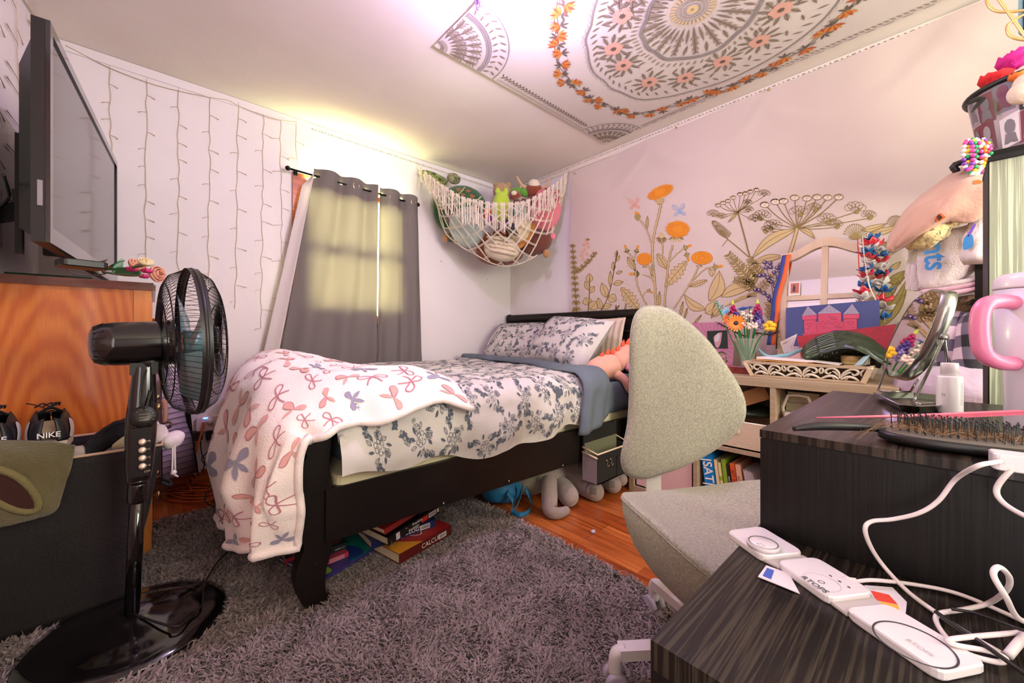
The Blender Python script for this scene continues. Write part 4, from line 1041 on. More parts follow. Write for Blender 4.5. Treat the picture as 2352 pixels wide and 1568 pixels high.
p = PY(482, 967, YW - 0.032); b = MB(); b.lathe([(0.017, 0.0), (0.017, 0.016), (0.012, 0.024), (0.0, 0.024)], p, (0, -1, 0), 18); b.tube(spline([p + V((0.01, -0.012, -0.004)), PY(500, 985, YW - 0.02), PY(530, 1002, YW - 0.01)], 4), 0.002, 5)
tag(obj('plug', b, M_pinkwhite), 'round white plug in the outlet adapter', 'plug')
M_orange = mat('orange_cord', 'b2541c', 0.5)
b = MB(); oy = YW - 0.05
b.tube(spline([PY(468, 970, YW - 0.035), PY(465, 985, oy), PY(452, 1030, YW - 0.09), PY(443, 1055, YW - 0.10), PY(436, 1085, YW - 0.12), PZ(440, 1105, 0.03), PZ(470, 1112, 0.012), PZ(540, 1098, 0.01)], 7), 0.0065, 8)
for (cx, cy, rx, ry, z) in ((445, 1124, 60, 14, 0.008), (452, 1132, 66, 13, 0.010), (440, 1118, 52, 9, 0.022), (430, 1142, 60, 11, 0.008)):
 b.tube([PZ(cx + rx * math.cos(a) + 4 * math.sin(3 * a), cy + ry * math.sin(a), z + 0.008 * (math.sin(2 * a) > 0.3)) for a in [i * 2 * PI / 32 for i in range(32)]], 0.0048, 6, closed=True)
b.tube(spline([PZ(405, 1090, 0.06), PZ(420, 1095, 0.05), PZ(440, 1125, 0.02), PZ(455, 1135, 0.012)], 6), 0.0055, 6)
tag(obj('extension_cord', b, M_orange), 'orange extension cord coiled on the floor under the outlet', 'cord')
b = MB()
for pts in ([(460, 1008), (463, 1040), (470, 1060), (465, 1085)], [(484, 1012), (478, 1035), (463, 1055), (480, 1075), (478, 1088)], [(400, 1022), (420, 1040), (428, 1075), (448, 1098)]):
 b.tube(spline([PY(x, y, YW - 0.05) for x, y in pts], 6), 0.0026, 6)
tag(obj('charger_cables', b, M_satin), 'thin black charger cables hanging from the outlet', 'cable')
b = MB(); b.tube(spline([PZ(532, 1140, 0.012), PZ(515, 1148, 0.012), PZ(513, 1155, 0.012), PZ(532, 1158, 0.012), PZ(560, 1150, 0.012)], 6), 0.0022, 6); tag(obj('white_cable', b, M_pinkwhite), 'short white cable on the floor by the fleece throw', 'cable')
b = MB(); p = PY(524, 983, YW - 0.001); b.rbox((p.x + 0.012, YW - 0.006, p.z), (0.05, 0.075, 0.008), 0.005, Matrix.Rotation(PI / 2, 3, 'X')); tag(obj('wall_plate', b, M_satin), 'dark wall plate half hidden behind the fleece throw', 'wall plate')
t = thing('wire_rack', 'white wire shelf leaning against the window wall behind the fan', 'rack', tuple(PY(410, 1090, YW - 0.06)))
b = MB(); rk = patch([[PY(370, 850, YW - 0.12), PY(420, 850, YW - 0.05)], [PY(372, 1105, YW - 0.30), PY(456, 1092, YW - 0.14)]])
for k in range(20):
 v = k / 19; b.tube([rk(0, v), rk(1, v) + V((0, 0, 0.03))], 0.0017, 5)
b.tube([rk(0, 0), rk(0, 1)], 0.003, 6); b.tube([rk(1, 0), rk(1, 1)], 0.003, 6); obj('wires', b, mat('dark_wire', '3a2f38', 0.4, 0.5), t)
b = MB(); b.grid(lambda u, v: rk(u, v) + V((0, 0.012, 0.015 * u)), 2, 4); obj('backing_sheet', b, mat('lilac_sheet', 'b9a6bd', 0.7), t, solid=0.003)
b = MB(); b.bar(PY(431, 940, YW - 0.10), PY(443, 1052, YW - 0.10), 0.022, 0.010, (0, 1, 0)); tag(obj('slotted_upright', b, M_rod), 'black slotted metal upright standing against the wire shelf', 'upright')
b = MB(); b.prism([PY(432, 1044, YW - 0.115), PY(448, 1030, YW - 0.115), PY(462, 1082, YW - 0.115), PY(445, 1090, YW - 0.115)], (0, 0.004, 0)); tag(obj('paper_tag', b, mat('white_paper', 'd6c8cc', 0.8)), 'white paper tag on the orange cord', 'tag')
# ------------------------------------------------------------------ shag rug
rug = MB()
RGX0, RGX1, RGY0, RGY1 = XL + 0.01, 1.235, -1.2, 2.42
rug.box(RGX0, RGX1, RGY0, RGY1, 0.001, 0.016)
M_rugb = mat('rug_backing', '5a4e4b', 0.95)
rg = obj('rug', rug, M_rugb)
tag(rg, 'brown-grey shaggy rug covering the floor beside and under the bed', 'rug')
import numpy as np
def pile():
 r = np.random.default_rng(5)
 N = 170000
 x = r.uniform(RGX0, RGX1, N); y = r.uniform(0.15, RGY1, N)
 t = x * 0.6756 + y * 0.7373
 keep = (t > 0.6) & (r.uniform(0, 1, N) < np.clip(1.6 / np.maximum(t, 0.3) ** 1.2, 0.25, 1))
 keep &= (np.hypot(x + 0.045, y - 1.578) > 0.222) & ~((x > 0.34) & (x < 0.43) & (y > 1.31) & (y < 1.39)) & ~((x < -0.055) & (y > 1.745) & (y < 2.07)) & ~((x < 0.01) & (y > 2.08))
 x, y, t = x[keep], y[keep], t[keep]; N = len(x)
 # tufts lean together in clumps
 ang = 2.2 * np.sin(x * 21 + 1.7 * np.sin(y * 13)) + 2.0 * np.cos(y * 19 + 1.3 * np.sin(x * 16)) + r.normal(0, 1.3, N)
 L = r.uniform(0.022, 0.038, N); lean = r.uniform(0.5, 1.05, N)
 dx, dy = np.cos(ang), np.sin(ang)
 wd = r.uniform(0.0018, 0.0032, N) * (0.8 + 0.35 * np.minimum(t, 2))
 fa = r.uniform(0, 6.283, N); sx, sy = np.cos(fa), np.sin(fa)
 vs = np.zeros((N, 7, 3))
 for k, (h, wk) in enumerate(((0, 0.8), (0.45, 1.0), (0.8, 0.85))):
  px = x + dx * L * lean * h ** 1.6 * 0.9; py = y + dy * L * lean * h ** 1.6 * 0.9; pz = 0.012 + L * (h - 0.42 * lean * h * h)
  vs[:, 2 * k, 0] = px - sx * wd * wk; vs[:, 2 * k, 1] = py - sy * wd * wk; vs[:, 2 * k, 2] = pz
  vs[:, 2 * k + 1, 0] = px + sx * wd * wk; vs[:, 2 * k + 1, 1] = py + sy * wd * wk; vs[:, 2 * k + 1, 2] = pz
 vs[:, 6, 0] = x + dx * L * lean * 0.95; vs[:, 6, 1] = y + dy * L * lean * 0.95; vs[:, 6, 2] = 0.012 + L * (1 - 0.48 * lean)
 base = (np.arange(N) * 7)[:, None]
 q = np.concatenate([base + np.array([0, 1, 3, 2]), base + np.array([2, 3, 5, 4])], 1).reshape(-1)
 tri = (base + np.array([4, 5, 6])).reshape(-1)
 me = bpy.data.meshes.new('rug_pile')
 me.vertices.add(N * 7); me.vertices.foreach_set('co', vs.reshape(-1))
 loops = np.concatenate([q, tri]); me.loops.add(len(loops)); me.loops.foreach_set('vertex_index', loops.astype(np.int32))
 starts = np.concatenate([np.arange(2 * N) * 4, 8 * N + np.arange(N) * 3]); tot = np.concatenate([np.full(2 * N, 4), np.full(N, 3)])
 me.polygons.add(3 * N); me.polygons.foreach_set('loop_start', starts.astype(np.int32)); me.polygons.foreach_set('loop_total', tot.astype(np.int32))
 me.polygons.foreach_set('use_smooth', np.ones(3 * N, dtype=bool))
 me.update(calc_edges=True)
 me.materials.append(mat('shag_yarn', '7d6f6a', 0.9, var=(9, '958682', 3), sheen=0.2))
 o = bpy.data.objects.new('pile', me); COL.objects.link(o); o.parent = rg
 o['kind'] = 'stuff'
pile()
# ------------------------------------------------------------------ desk chair
M_chair = mat('grey_green_wool', 'a09b8a', 0.95, var=(170, 'bcb7a2', 2), bump=(420, 0.5), sheen=0.25)
M_cwhite = mat('white_steel', 'd9d2cc', 0.4); M_cgrey = mat('pale_grey_rubber', 'a59aa2', 0.6)
C0 = V((1.05, 0.35, 0)); cf = V((-0.50, -0.866, 0)); cs = V((0.866, -0.50, 0))
ch = thing('swivel_chair', 'grey wool swivel chair with a rounded backrest and white base', 'chair', (C0.x, C0.y, 0.02))
BO = [(1482, 705), (1509, 702), (1536, 706), (1563, 721), (1597, 750), (1628, 786), (1654, 830), (1677, 876), (1689, 914), (1690, 948), (1681, 977), (1658, 1010), (1628, 1040), (1589, 1067), (1559, 1082), (1528, 1092), (1494, 1101), (1467, 1100), (1440, 1089), (1427, 1071), (1423, 1046), (1430, 1015), (1440, 975), (1445, 918), (1446, 841), (1447, 784), (1452, 746), (1463, 719)]
BP = V((1.195, 0.60, 0)); bn = V((0.60, 0.80, 0)); bh = V((0.80, -0.60, 0))
def bpl(px, py):
 d = _dir(px, py); t = bn.dot(BP) / bn.dot(V((d.x, d.y, 0))); return V((0, 0, CAMZ)) + d * t
ol = spline([bpl(*p) for p in BO], 3, True); n = len(ol); bc = sum(ol, V()) / n
def backpt(i, k, side):
 """k runs from the rim (1) to the middle (0)"""
 p = bc + (ol[i] - bc) * k
 h = (p - bc).dot(bh) / 0.19
 dish = -0.045 * h * h + 0.02                     # both sides curve forward, towards the sitter
 th = 0.030 * (1 - k ** 5) ** 0.5
 return p + bn * (dish + side * th)
b = MB(); ks = [1.0, 0.985, 0.955, 0.90, 0.8, 0.6, 0.35, 0.1]
vs = [backpt(i, k, 1) for k in ks[::-1] for i in range(n)] + [backpt(i, k, -1) for k in ks[1:] for i in range(n)]
m_ = len(ks) * 2 - 1
fs = [(a * n + i, a * n + (i + 1) % n, (a + 1) * n + (i + 1) % n, (a + 1) * n + i) for a in range(m_ - 1) for i in range(n)]
fs += [tuple(range(n - 1, -1, -1)), tuple((m_ - 1) * n + i for i in range(n))]
b._add(vs, fs, True)
bk = obj('backrest', b, M_chair, ch)
b = MB(); b.tube([backpt(i, 1.0, 0) + (ol[i] - bc).normalized() * 0.0005 for i in range(n)], 0.0022, 5, closed=True); obj('piping', b, M_chair, bk)
# seat shell
def seat(r, th, top):
 a = 0.255 * r * math.copysign(abs(math.cos(th)) ** 0.85, math.cos(th)); c = 0.225 * r * math.copysign(abs(math.sin(th)) ** 0.85, math.sin(th))   # a across, c to the front
 lip = 0.085 * (abs(a) / 0.255) ** 2.6 - 0.03 * (max(c, 0) / 0.225) ** 2 + 0.02 * (max(-c, 0) / 0.225) ** 2
 mid = 0.385 + lip
 th_ = max(0, 1 - r ** 7) ** 0.5
 z = mid + (0.022 * th_ if top else -0.135 * (max(0, 1 - r ** 5)) ** 0.5 - 0.012 * th_)
 return V((C0.x, C0.y, 0)) + cs * a + cf * c + V((0, 0, z))
b = MB(); N = 56; rs_ = [0.05, 0.3, 0.55, 0.75, 0.88, 0.95, 0.985, 1.0]
vs = [seat(r, 2 * PI * i / N, True) for r in rs_ for i in range(N)] + [seat(r, 2 * PI * i / N, False) for r in rs_[-2::-1] for i in range(N)]
m_ = len(rs_) * 2 - 1
fs = [(a * N + i, a * N + (i + 1) % N, (a + 1) * N + (i + 1) % N, (a + 1) * N + i) for a in range(m_ - 1) for i in range(N)] + [tuple(range(N - 1, -1, -1)), tuple((m_ - 1) * N + i for i in range(N))]
b._add(vs, fs, True); st = obj('seat', b, M_chair, ch)
b = MB(); b.tube([seat(1.0, 2 * PI * i / N, True) - V((0, 0, 0.006)) for i in range(N)], 0.002, 5, closed=True); obj('piping', b, M_chair, st)
# white upright carrying the back
pb = bpl(1518, 1060) + bn * 0.052; dn = V((pb.x, pb.y, 0.30)); und = V((C0.x, C0.y, 0.275))
b = MB()
path = spline([pb + V((0, 0, 0.12)), pb, V((pb.x, pb.y, 0.36)), dn + cf * 0.02, dn + cf * 0.08 - V((0, 0, 0.02)), und], 5)
for p0, p1 in zip(path, path[1:]): b.bar(p0, p1 + (p1 - p0) * 0.15, 0.050, 0.010, bn if abs((p1 - p0).normalized().z) > 0.5 else (0, 0, 1))
obj('back_upright', b, M_cwhite, ch)
b = MB(); b.lathe([(0.025, 0.10), (0.025, 0.20), (0.018, 0.20), (0.018, 0.275), (0.05, 0.28), (0.05, 0.30)], C0, n=20); obj('gas_column', b, M_cwhite, ch)
b = MB(); b.lathe([(0.0, 0.085), (0.05, 0.085), (0.05, 0.12), (0.03, 0.13), (0.0, 0.13)], C0, n=24); obj('base_hub', b, M_cwhite, ch)
for k in range(5):
 a = math.radians(66 + 72 * k); d = V((math.cos(a), math.sin(a), 0)); e = C0 + d * 0.27; sd = V((-d.y, d.x, 0))
 b = MB()
 pts = [C0 + d * 0.03 + V((0, 0, 0.108)), C0 + d * 0.15 + V((0, 0, 0.104)), e + V((0, 0, 0.098))]
 for p0, p1, w0 in ((pts[0], pts[1], 0.040), (pts[1], pts[2], 0.034)): b.bar(p0, p1 + d * 0.004, w0, 0.026)
 b.tube(spline([e - d * 0.012 + V((0, 0, 0.098)), e + d * 0.008 + V((0, 0, 0.094)), e + d * 0.014 + V((0, 0, 0.070)), e + d * 0.014 + V((0, 0, 0.045))], 4), 0.0165, 12)
 lg = obj('base_leg', b, M_cwhite, ch)
 b = MB()
 for s_ in (-1, 1):
  w0 = e + d * 0.014 + sd * s_ * 0.016 + V((0, 0, 0.0285)); b.lathe([(0.0, -0.009), (0.022, -0.009), (0.027, -0.006), (0.027, 0.006), (0.022, 0.009), (0.0, 0.009)], w0, sd, 20)
 b.bar(e + d * 0.014 - sd * 0.012 + V((0, 0, 0.0285)), e + d * 0.014 + sd * 0.012 + V((0, 0, 0.0285)), 0.012, 0.012)
 obj('caster', b, M_cgrey, lg)
# ------------------------------------------------------------------ cube bookcase under the wall hanging
M_oak = mat('greige_oak', '9a8468', 0.55, var=(4, 'a8927a', 4, (14, 1.2, 14)))
QX, QB, QY0, QY1, QZ = 1.97, 2.60, 0.10, 1.178, 0.683
bkc = thing('cube_bookcase', 'greige wooden cube bookcase below the flowered wall hanging', 'bookcase', (2.28, 0.64, 0))
def slab(nm, x0, x1, y0, y1, z0, z1):
 b = MB(); b.box(x0, x1, y0, y1, z0, z1); return obj(nm, b, M_oak, bkc)
slab('top_panel', QX, QB, QY0, QY1, QZ - 0.036, QZ)
slab('bottom_panel', QX, QB, QY0, QY1, 0.0, 0.036)
slab('side_panel', QX, QB, QY0, QY0 + 0.030, 0.036, QZ - 0.036); slab('side_panel', QX, QB, QY1 - 0.030, QY1, 0.036, QZ - 0.036)
D1, D2 = 0.487, 0.815
for y in (D1, D2): slab('divider', QX + 0.002, QB, y - 0.010, y + 0.010, 0.036, QZ - 0.036)
for (a, c) in ((QY0 + 0.03, D1 - 0.01), (D1 + 0.01, D2 - 0.01), (D2 + 0.01, QY1 - 0.03)): slab('shelf', QX + 0.002, QB, a, c, 0.332, 0.350)
# fabric bin, pink bin
M_bin = mat('cream_canvas', 'cbb49a', 0.9, bump=(180, 0.3)); M_bink = mat('pale_pink_canvas', 'd6b3ae', 0.85, bump=(150, 0.2))
def bin_(name, label, y0, y1, z0, z1, m, handle):
 t = thing(name, label, 'storage bin', (QX + 0.15, (y0 + y1) / 2, z0))
 x0, x1 = QX + 0.012, QX + 0.36
 b = MB()
 if handle:
  ym, zh = (y0 + y1) / 2 + 0.02, z0 + (z1 - z0) * 0.72; hw_, hh = 0.045, 0.016
  b.box(x0, x0 + 0.006, y0, ym - hw_, z0, z1).box(x0, x0 + 0.006, ym + hw_, y1, z0, z1).box(x0, x0 + 0.006, ym - hw_, ym + hw_, z0, zh - hh).box(x0, x0 + 0.006, ym - hw_, ym + hw_, zh + hh, z1)
 else: b.box(x0, x0 + 0.006, y0, y1, z0, z1)
 b.box(x1 - 0.006, x1, y0, y1, z0, z1).box(x0, x1, y0, y0 + 0.006, z0, z1).box(x0, x1, y1 - 0.006, y1, z0, z1).box(x0, x1, y0, y1, z0, z0 + 0.006)
 obj('body', b, m, t)
 if handle:
  b = MB(); c = V((x0 - 0.003, ym, zh))
  b.tube([c + V((0, (hw_ + 0.004) * math.copysign(abs(math.cos(a)) ** 0.4, math.cos(a)), (hh + 0.003) * math.copysign(abs(math.sin(a)) ** 0.5, math.sin(a)))) for a in [k * PI / 12 for k in range(24)]], 0.004, 6, closed=True); obj('handle_rim', b, M_cwhite, t, 'white plastic handle rim')
 b = MB(); b.tube([V((x0 + 0.002, y0, z1)), V((x0 + 0.002, y1, z1))], 0.004, 6); obj('piping', b, mat('white_piping', 'ddd0c4', 0.8), t)
bin_('canvas_bin', 'cream canvas bin with a cut-out handle in the upper cube right of the chair', D1 + 0.014, D2 - 0.014, 0.352, 0.475, M_bin, True)
bin_('pink_bin', 'pale pink bin in the lower cube behind the chair post', D2 + 0.014, QY1 - 0.034, 0.038, 0.27, M_bink, False)
M_card = mat('cardboard', 'b07f52', 0.85, var=(8, 'a8774b', 3));
b = MB(); rt = Matrix.Rotation(0.36, 3, 'X') @ Matrix.Rotation(0.3, 3, 'Z')
b.M = Matrix.Translation((2.10, 0.66, 0.556)) @ (Matrix.Rotation(-0.42, 4, 'X') @ Matrix.Rotation(0.35, 4, 'Z')); b.box(-0.085, 0.085, -0.12, 0.12, -0.032, 0.032); b.M = None
tag(obj('cardboard_box', b, M_card), 'brown cardboard box tilted on top of the cream canvas bin', 'box')
heap('crumpled_bag', (2.14, 0.60, 0.503), (0.11, 0.09, 0.026), mat('dark_green_film', '26301f', 0.35), 'crumpled dark green bag under the tilted cardboard box', 'bag', 31)
# books in the lower middle cube, leaning
def book(name, label, c, size, rot, cover, pages=None, spine_txt=None, group=None, cat='book', txt_m=None, band=None):
 """size = (thickness along local x, depth along y, height along z); the spine faces local -y"""
 t = thing(name, label, cat, tuple(c), group); R4 = Matrix.Translation(V(c)) @ rot.to_4x4()
 sx, sy, sz = [q / 2 for q in size]; w = 0.0022
 b = MB(); b.M = R4; b.box(-sx, -sx + w, -sy, sy, -sz, sz); b.box(sx - w, sx, -sy, sy, -sz, sz); b.box(-sx + w, sx - w, -sy, -sy + w, -sz, sz); obj('cover', b, cover, t)
 b = MB(); b.M = R4; b.box(-sx + w, sx - w, -sy + w, sy - 0.003, -sz + 0.003, sz - 0.003); obj('page_block', b, pages or mat('book_paper', 'd9c8a6', 0.9, bump=(300, 0.3, (3, 0.2, 0.2))), t)
 R3 = rot
 if band:
  b = MB(); b.M = R4
  for (z0, z1) in band[1]: b.box(-sx - 0.0002, sx + 0.0002, -sy - 0.0006, -sy, z0, z1)
  obj('spine_band', b, band[0], t)
 if spine_txt:
  s_, size_t, off, bold = spine_txt
  b = MB(); o = V(c) + R3 @ V((off[0], -sy - 0.0004, off[1])); text(b, s_, o, R3 @ V((0, 0, -1)), R3 @ V((1, 0, 0)), size_t, 0.0012 if not band else 0.0018, bold=bold, align='CENTER'); obj('spine_title', b, txt_m or mat('white_ink', 'eee6dc', 0.6), t)
 return t
def up_book(y, thick, h, d, lean_, **k):
 # spine towards the room (-x); local -y must face -x, local x along +(-y)
 base = Matrix(((0, 1, 0), (-1, 0, 0), (0, 0, 1))); rot = Matrix.Rotation(lean_, 3, 'X') @ base
 return dict(c=(QX + 0.03 + d / 2 + k.get('dx', 0), y, 0.038 + h / 2 * math.cos(lean_) + thick / 2 * abs(math.sin(lean_))), size=(thick, d, h), rot=rot)
LB = -0.13
q_ = up_book(0.757, 0.052, 0.262, 0.20, LB); book('prep_book', 'thick blue prep book lettered SAT leaning in the lower cube', **q_, cover=mat('bright_blue_cover', '0a7fc4', 0.35), spine_txt=('|SAT|', 0.058, (-0.020, 0.035), 0.012), group='books leaning in the lower cube')
q_ = up_book(0.717, 0.014, 0.235, 0.17, LB); book('paperback', 'cream thin paperback right of the blue prep book', **q_, cover=mat('cream_cover', 'dcc79c', 0.6), group='books leaning in the lower cube')
q_ = up_book(0.700, 0.012, 0.225, 0.17, LB); book('paperback', 'pale yellow paperback with a green leaf print on its spine', **q_, cover=mat('pale_yellow_cover', 'd8cf8f', 0.6), group='books leaning in the lower cube', band=(mat('leaf_green_ink', '88a51f', 0.6), ((-0.05, -0.01), (0.03, 0.05))))
q_ = up_book(0.681, 0.018, 0.245, 0.18, LB); book('paperback', 'lime green book left of the two orange prep books', **q_, cover=mat('lime_cover', '7fa329', 0.5), group='books leaning in the lower cube')
M_orb = mat('orange_cover', 'cf5a2c', 0.5); M_inkb = mat('black_ink', '1a1512', 0.6)
q_ = up_book(0.663, 0.012, 0.225, 0.17, LB); book('paperback', 'black spined book before the orange prep books', **q_, cover=mat('black_cover', '221c1a', 0.5), group='books leaning in the lower cube', spine_txt=('PRACTICE BOOK', 0.010, (-0.003, 0.02), 0.0), txt_m=mat('white_ink', 'eee6dc', 0.6))
q_ = up_book(0.643, 0.020, 0.235, 0.18, LB); book('prep_book', 'orange prep book lettered ACT 2023 beside the black spine', **q_, cover=M_orb, group='books leaning in the lower cube', spine_txt=('ACT  2023  Content', 0.016, (-0.005, 0.02), 0.0), txt_m=M_inkb)
q_ = up_book(0.620, 0.018, 0.235, 0.18, LB); book('prep_book', 'peach prep book lettered ACTS 2024 beside the loose papers', **q_, cover=mat('peach_cover', 'd9a487', 0.6), group='books leaning in the lower cube', spine_txt=('ACTS 2024  E', 0.016, (-0.005, 0.02), 0.0), txt_m=M_inkb)
b = MB()
for k in range(12):
 b.M = Matrix.Translation((QX + 0.13, 0.596 - k * 0.0042, 0.148)) @ Matrix.Rotation(-0.16 - 0.01 * k, 4, 'X'); b.box(-0.09, 0.09, -0.0009, 0.0009, -0.105, 0.105 - 0.003 * (k % 3))
b.M = None; o = obj('loose_papers', b, mat('white_paper', 'd6c8cc', 0.8)); tag(o, 'sheaf of white papers leaning right of the orange books', 'papers', kind='stuff')
# upper right cube: white books, tumbler with handle, small bear
M_pages = mat('pale_pages', 'd8cdb8', 0.9)
zz = 0.351
for k, (th_, dx, dy, m, lb) in enumerate(((0.030, 0, 0.0, mat('dark_green_cover', '233c24', 0.5), 'dark green book at the bottom of the stack in the upper right cube'), (0.030, 0.01, -0.005, M_pages, 'cream book directly on the dark green book'), (0.028, 0.0, 0.004, M_pages, 'cream book third from the bottom of the stack in the cube'), (0.030, 0.012, -0.004, M_pages, 'cream book third from the top of the stack in the cube'), (0.026, 0.004, 0.002, M_pages, 'cream book second from the top of the stack in the cube'), (0.032, 0.01, -0.003, mat('grey_cover', 'b9b2a6', 0.6), 'grey book on top of the stack in the upper right cube'))):
 th_ *= 1.52; cx_, cy_ = 2.22 + dx, 0.414 + dy
 t = thing('stacked_book', lb, 'book', (cx_, cy_, zz), 'books stacked in the upper right cube')
 b = MB(); b.box(cx_ - 0.10, cx_ + 0.10, cy_ - 0.060, cy_ + 0.060, zz, zz + 0.002); b.box(cx_ - 0.10, cx_ + 0.10, cy_ - 0.060, cy_ + 0.060, zz + th_ - 0.003, zz + th_ - 0.001); b.box(cx_ + 0.098, cx_ + 0.10, cy_ - 0.060, cy_ + 0.060, zz + 0.002, zz + th_ - 0.003); obj('cover', b, m, t)
 b = MB(); b.box(cx_ - 0.096, cx_ + 0.098, cy_ - 0.057, cy_ + 0.057, zz + 0.002, zz + th_ - 0.003); obj('page_block', b, mat('book_paper', 'd9c8a6', 0.9), t)
 zz += th_
M_creamcup = mat('cream_enamel', 'dacdbd', 0.35)
tc_ = V((2.045, 0.412, 0.351)); t = thing('travel_tumbler', 'cream tumbler with a carry loop in the upper right cube', 'tumbler', tuple(tc_))
TK = 1.30; TS = lambda pr: [(r * 1.12, h * TK) for r, h in pr]
b = MB(); b.lathe(TS([(0.0, 0), (0.034, 0), (0.038, 0.006), (0.043, 0.115), (0.044, 0.120), (0.0, 0.12)]), tc_, n=26); obj('body', b, M_creamcup, t)
b = MB(); b.lathe(TS([(0.0441, 0.100), (0.0445, 0.101), (0.0445, 0.112), (0.0441, 0.113)]), tc_, n=26, caps=False); obj('steel_band', b, M_chrome, t)
b = MB(); b.lathe(TS([(0.0, 0.120), (0.046, 0.120), (0.047, 0.126), (0.046, 0.140), (0.041, 0.146), (0.0, 0.146)]), tc_, n=26); b.box(tc_.x - 0.035, tc_.x, tc_.y - 0.012, tc_.y + 0.012, tc_.z + 0.189, tc_.z + 0.197); obj('lid', b, M_creamcup, t)
b = MB(); b.tube([tc_ + V((0, 0.051 * a, z * TK)) for a, z in ((1, 0.132), (1.06, 0.160), (0.7, 0.200), (0.0, 0.204), (-0.7, 0.200), (-1.06, 0.160), (-1, 0.132))], 0.006, 8); obj('carry_loop', b, M_creamcup, t)
M_fuzz = mat('honey_plush', 'a8702e', 0.95, bump=(160, 0.8), sheen=0.5)
t = thing('small_bear', 'small honey coloured toy bear tucked at the right of the stacked books', 'soft toy', (2.12, 0.30, 0.56)); fc = V((2.115, 0.30, 0.585))
b = MB(); b.ball(fc, (0.035, 0.038, 0.032)); b.ball(fc + V((-0.005, -0.018, 0.04)), (0.026, 0.028, 0.025)); b.ball(fc + V((-0.03, 0.02, -0.01)), (0.03, 0.016, 0.016)); b.ball(fc + V((0, -0.04, 0.06)), 0.01); b.ball(fc + V((0, 0.0, 0.062)), 0.01); obj('body', b, M_fuzz, t)
b = MB(); b.box(2.06, 2.20, 0.18, 0.345, 0.351, 0.552); tag(obj('small_carton', b, M_card), 'plain small carton under the honey toy bear', 'box')
# ------------------------------------------------------------------ on top of the bookcase
M_ww = mat('whitewashed_wood', 'd3b9a3', 0.65, var=(5, 'c6a98e', 4, (3, 3, 1)))
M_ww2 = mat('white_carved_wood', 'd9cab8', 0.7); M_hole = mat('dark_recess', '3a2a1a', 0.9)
tr = thing('carved_tray', 'whitewashed tray with carved scroll sides at the bookcase edge', 'tray', (2.14, 0.40, QZ))
TX0, TX1, TY0, TY1, TZ0, TZ1, FL = 2.045, 2.27, 0.200, 0.590, QZ + 0.001, QZ + 0.070, 0.026
def tp(ix, iy, k, ins=0.0):
 o = FL * k - ins
 return V((TX0 - o if ix == 0 else TX1 + o, TY0 - o if iy == 0 else TY1 + o, TZ0 + (TZ1 - TZ0) * k))
b = MB()
for (p, q) in (((0, 1), (0, 0)), ((0, 0), (1, 0)), ((1, 0), (1, 1)), ((1, 1), (0, 1))):
 for (k0, k1, w_) in ((0.0, 0.13, 0.009), (0.84, 1.0, 0.011)):
  o0, o1, i1, i0 = (tp(*p, k0), tp(*p, k1), tp(*p, k1, w_), tp(*p, k0, w_)); r0, r1, s1, s0 = (tp(*q, k0), tp(*q, k1), tp(*q, k1, w_), tp(*q, k0, w_))
  b._add([o0, o1, i1, i0, r0, r1, s1, s0], [(0, 4, 5, 1), (1, 5, 6, 2), (2, 6, 7, 3), (3, 7, 4, 0)], False)
 c0, c1 = tp(*p, 0.06, 0.004), tp(*p, 0.94, 0.004); b.bar(c0, c1, 0.016, 0.014, (1, 0.3, 0))
b.box(TX0, TX1, TY0, TY1, TZ0, TZ0 + 0.006)
obj('frame', b, M_ww, tr)
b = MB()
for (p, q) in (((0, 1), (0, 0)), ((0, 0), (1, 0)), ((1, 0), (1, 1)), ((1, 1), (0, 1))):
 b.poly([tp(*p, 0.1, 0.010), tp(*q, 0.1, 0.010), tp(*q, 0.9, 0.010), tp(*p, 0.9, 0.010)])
obj('recess_backing', b, M_hole, tr, 'dark sheet showing through the carving')  # flat dark sheet backing the carved openings
b = MB()
def scroll(p, q, nrep):
 a0, a1, c0, c1 = tp(*p, 0.10, 0.004), tp(*q, 0.10, 0.004), tp(*p, 0.86, 0.004), tp(*q, 0.86, 0.004)
 W2 = lambda x, z: (a0 + (a1 - a0) * x) * (1 - z) + (c0 + (c1 - c0) * x) * z
 for k in range(nrep):
  for sg in (1, -1):
   X = lambda x: (k + 0.5 + sg * x * 0.5) / nrep * 0.94 + 0.03
   for pts, r0 in (([(0.02, 0.15), (0.12, 0.6), (0.4, 0.92), (0.7, 0.85), (0.78, 0.6), (0.62, 0.48), (0.5, 0.62)], 0.0036), ([(0.05, 0.1), (0.35, 0.32), (0.65, 0.28), (0.98, 0.05)], 0.0042), ([(0.98, 0.95), (0.9, 0.7), (0.98, 0.45)], 0.0032), ([(0.25, 0.08), (0.36, 0.2), (0.30, 0.34), (0.2, 0.26)], 0.0028), ([(0.1, 0.35), (0.3, 0.62), (0.45, 0.7)], 0.003)):
    pp = spline([W2(X(x), z) for x, z in pts], 4); b.tube(pp, [r0 * (0.5 + 0.9 * math.sin(PI * min(1, 0.15 + 0.8 * i / len(pp)))) for i in range(len(pp))], 6)
scroll((0, 1), (0, 0), 3); scroll((0, 0), (1, 0), 2)
obj('carving', b, M_ww2, tr)
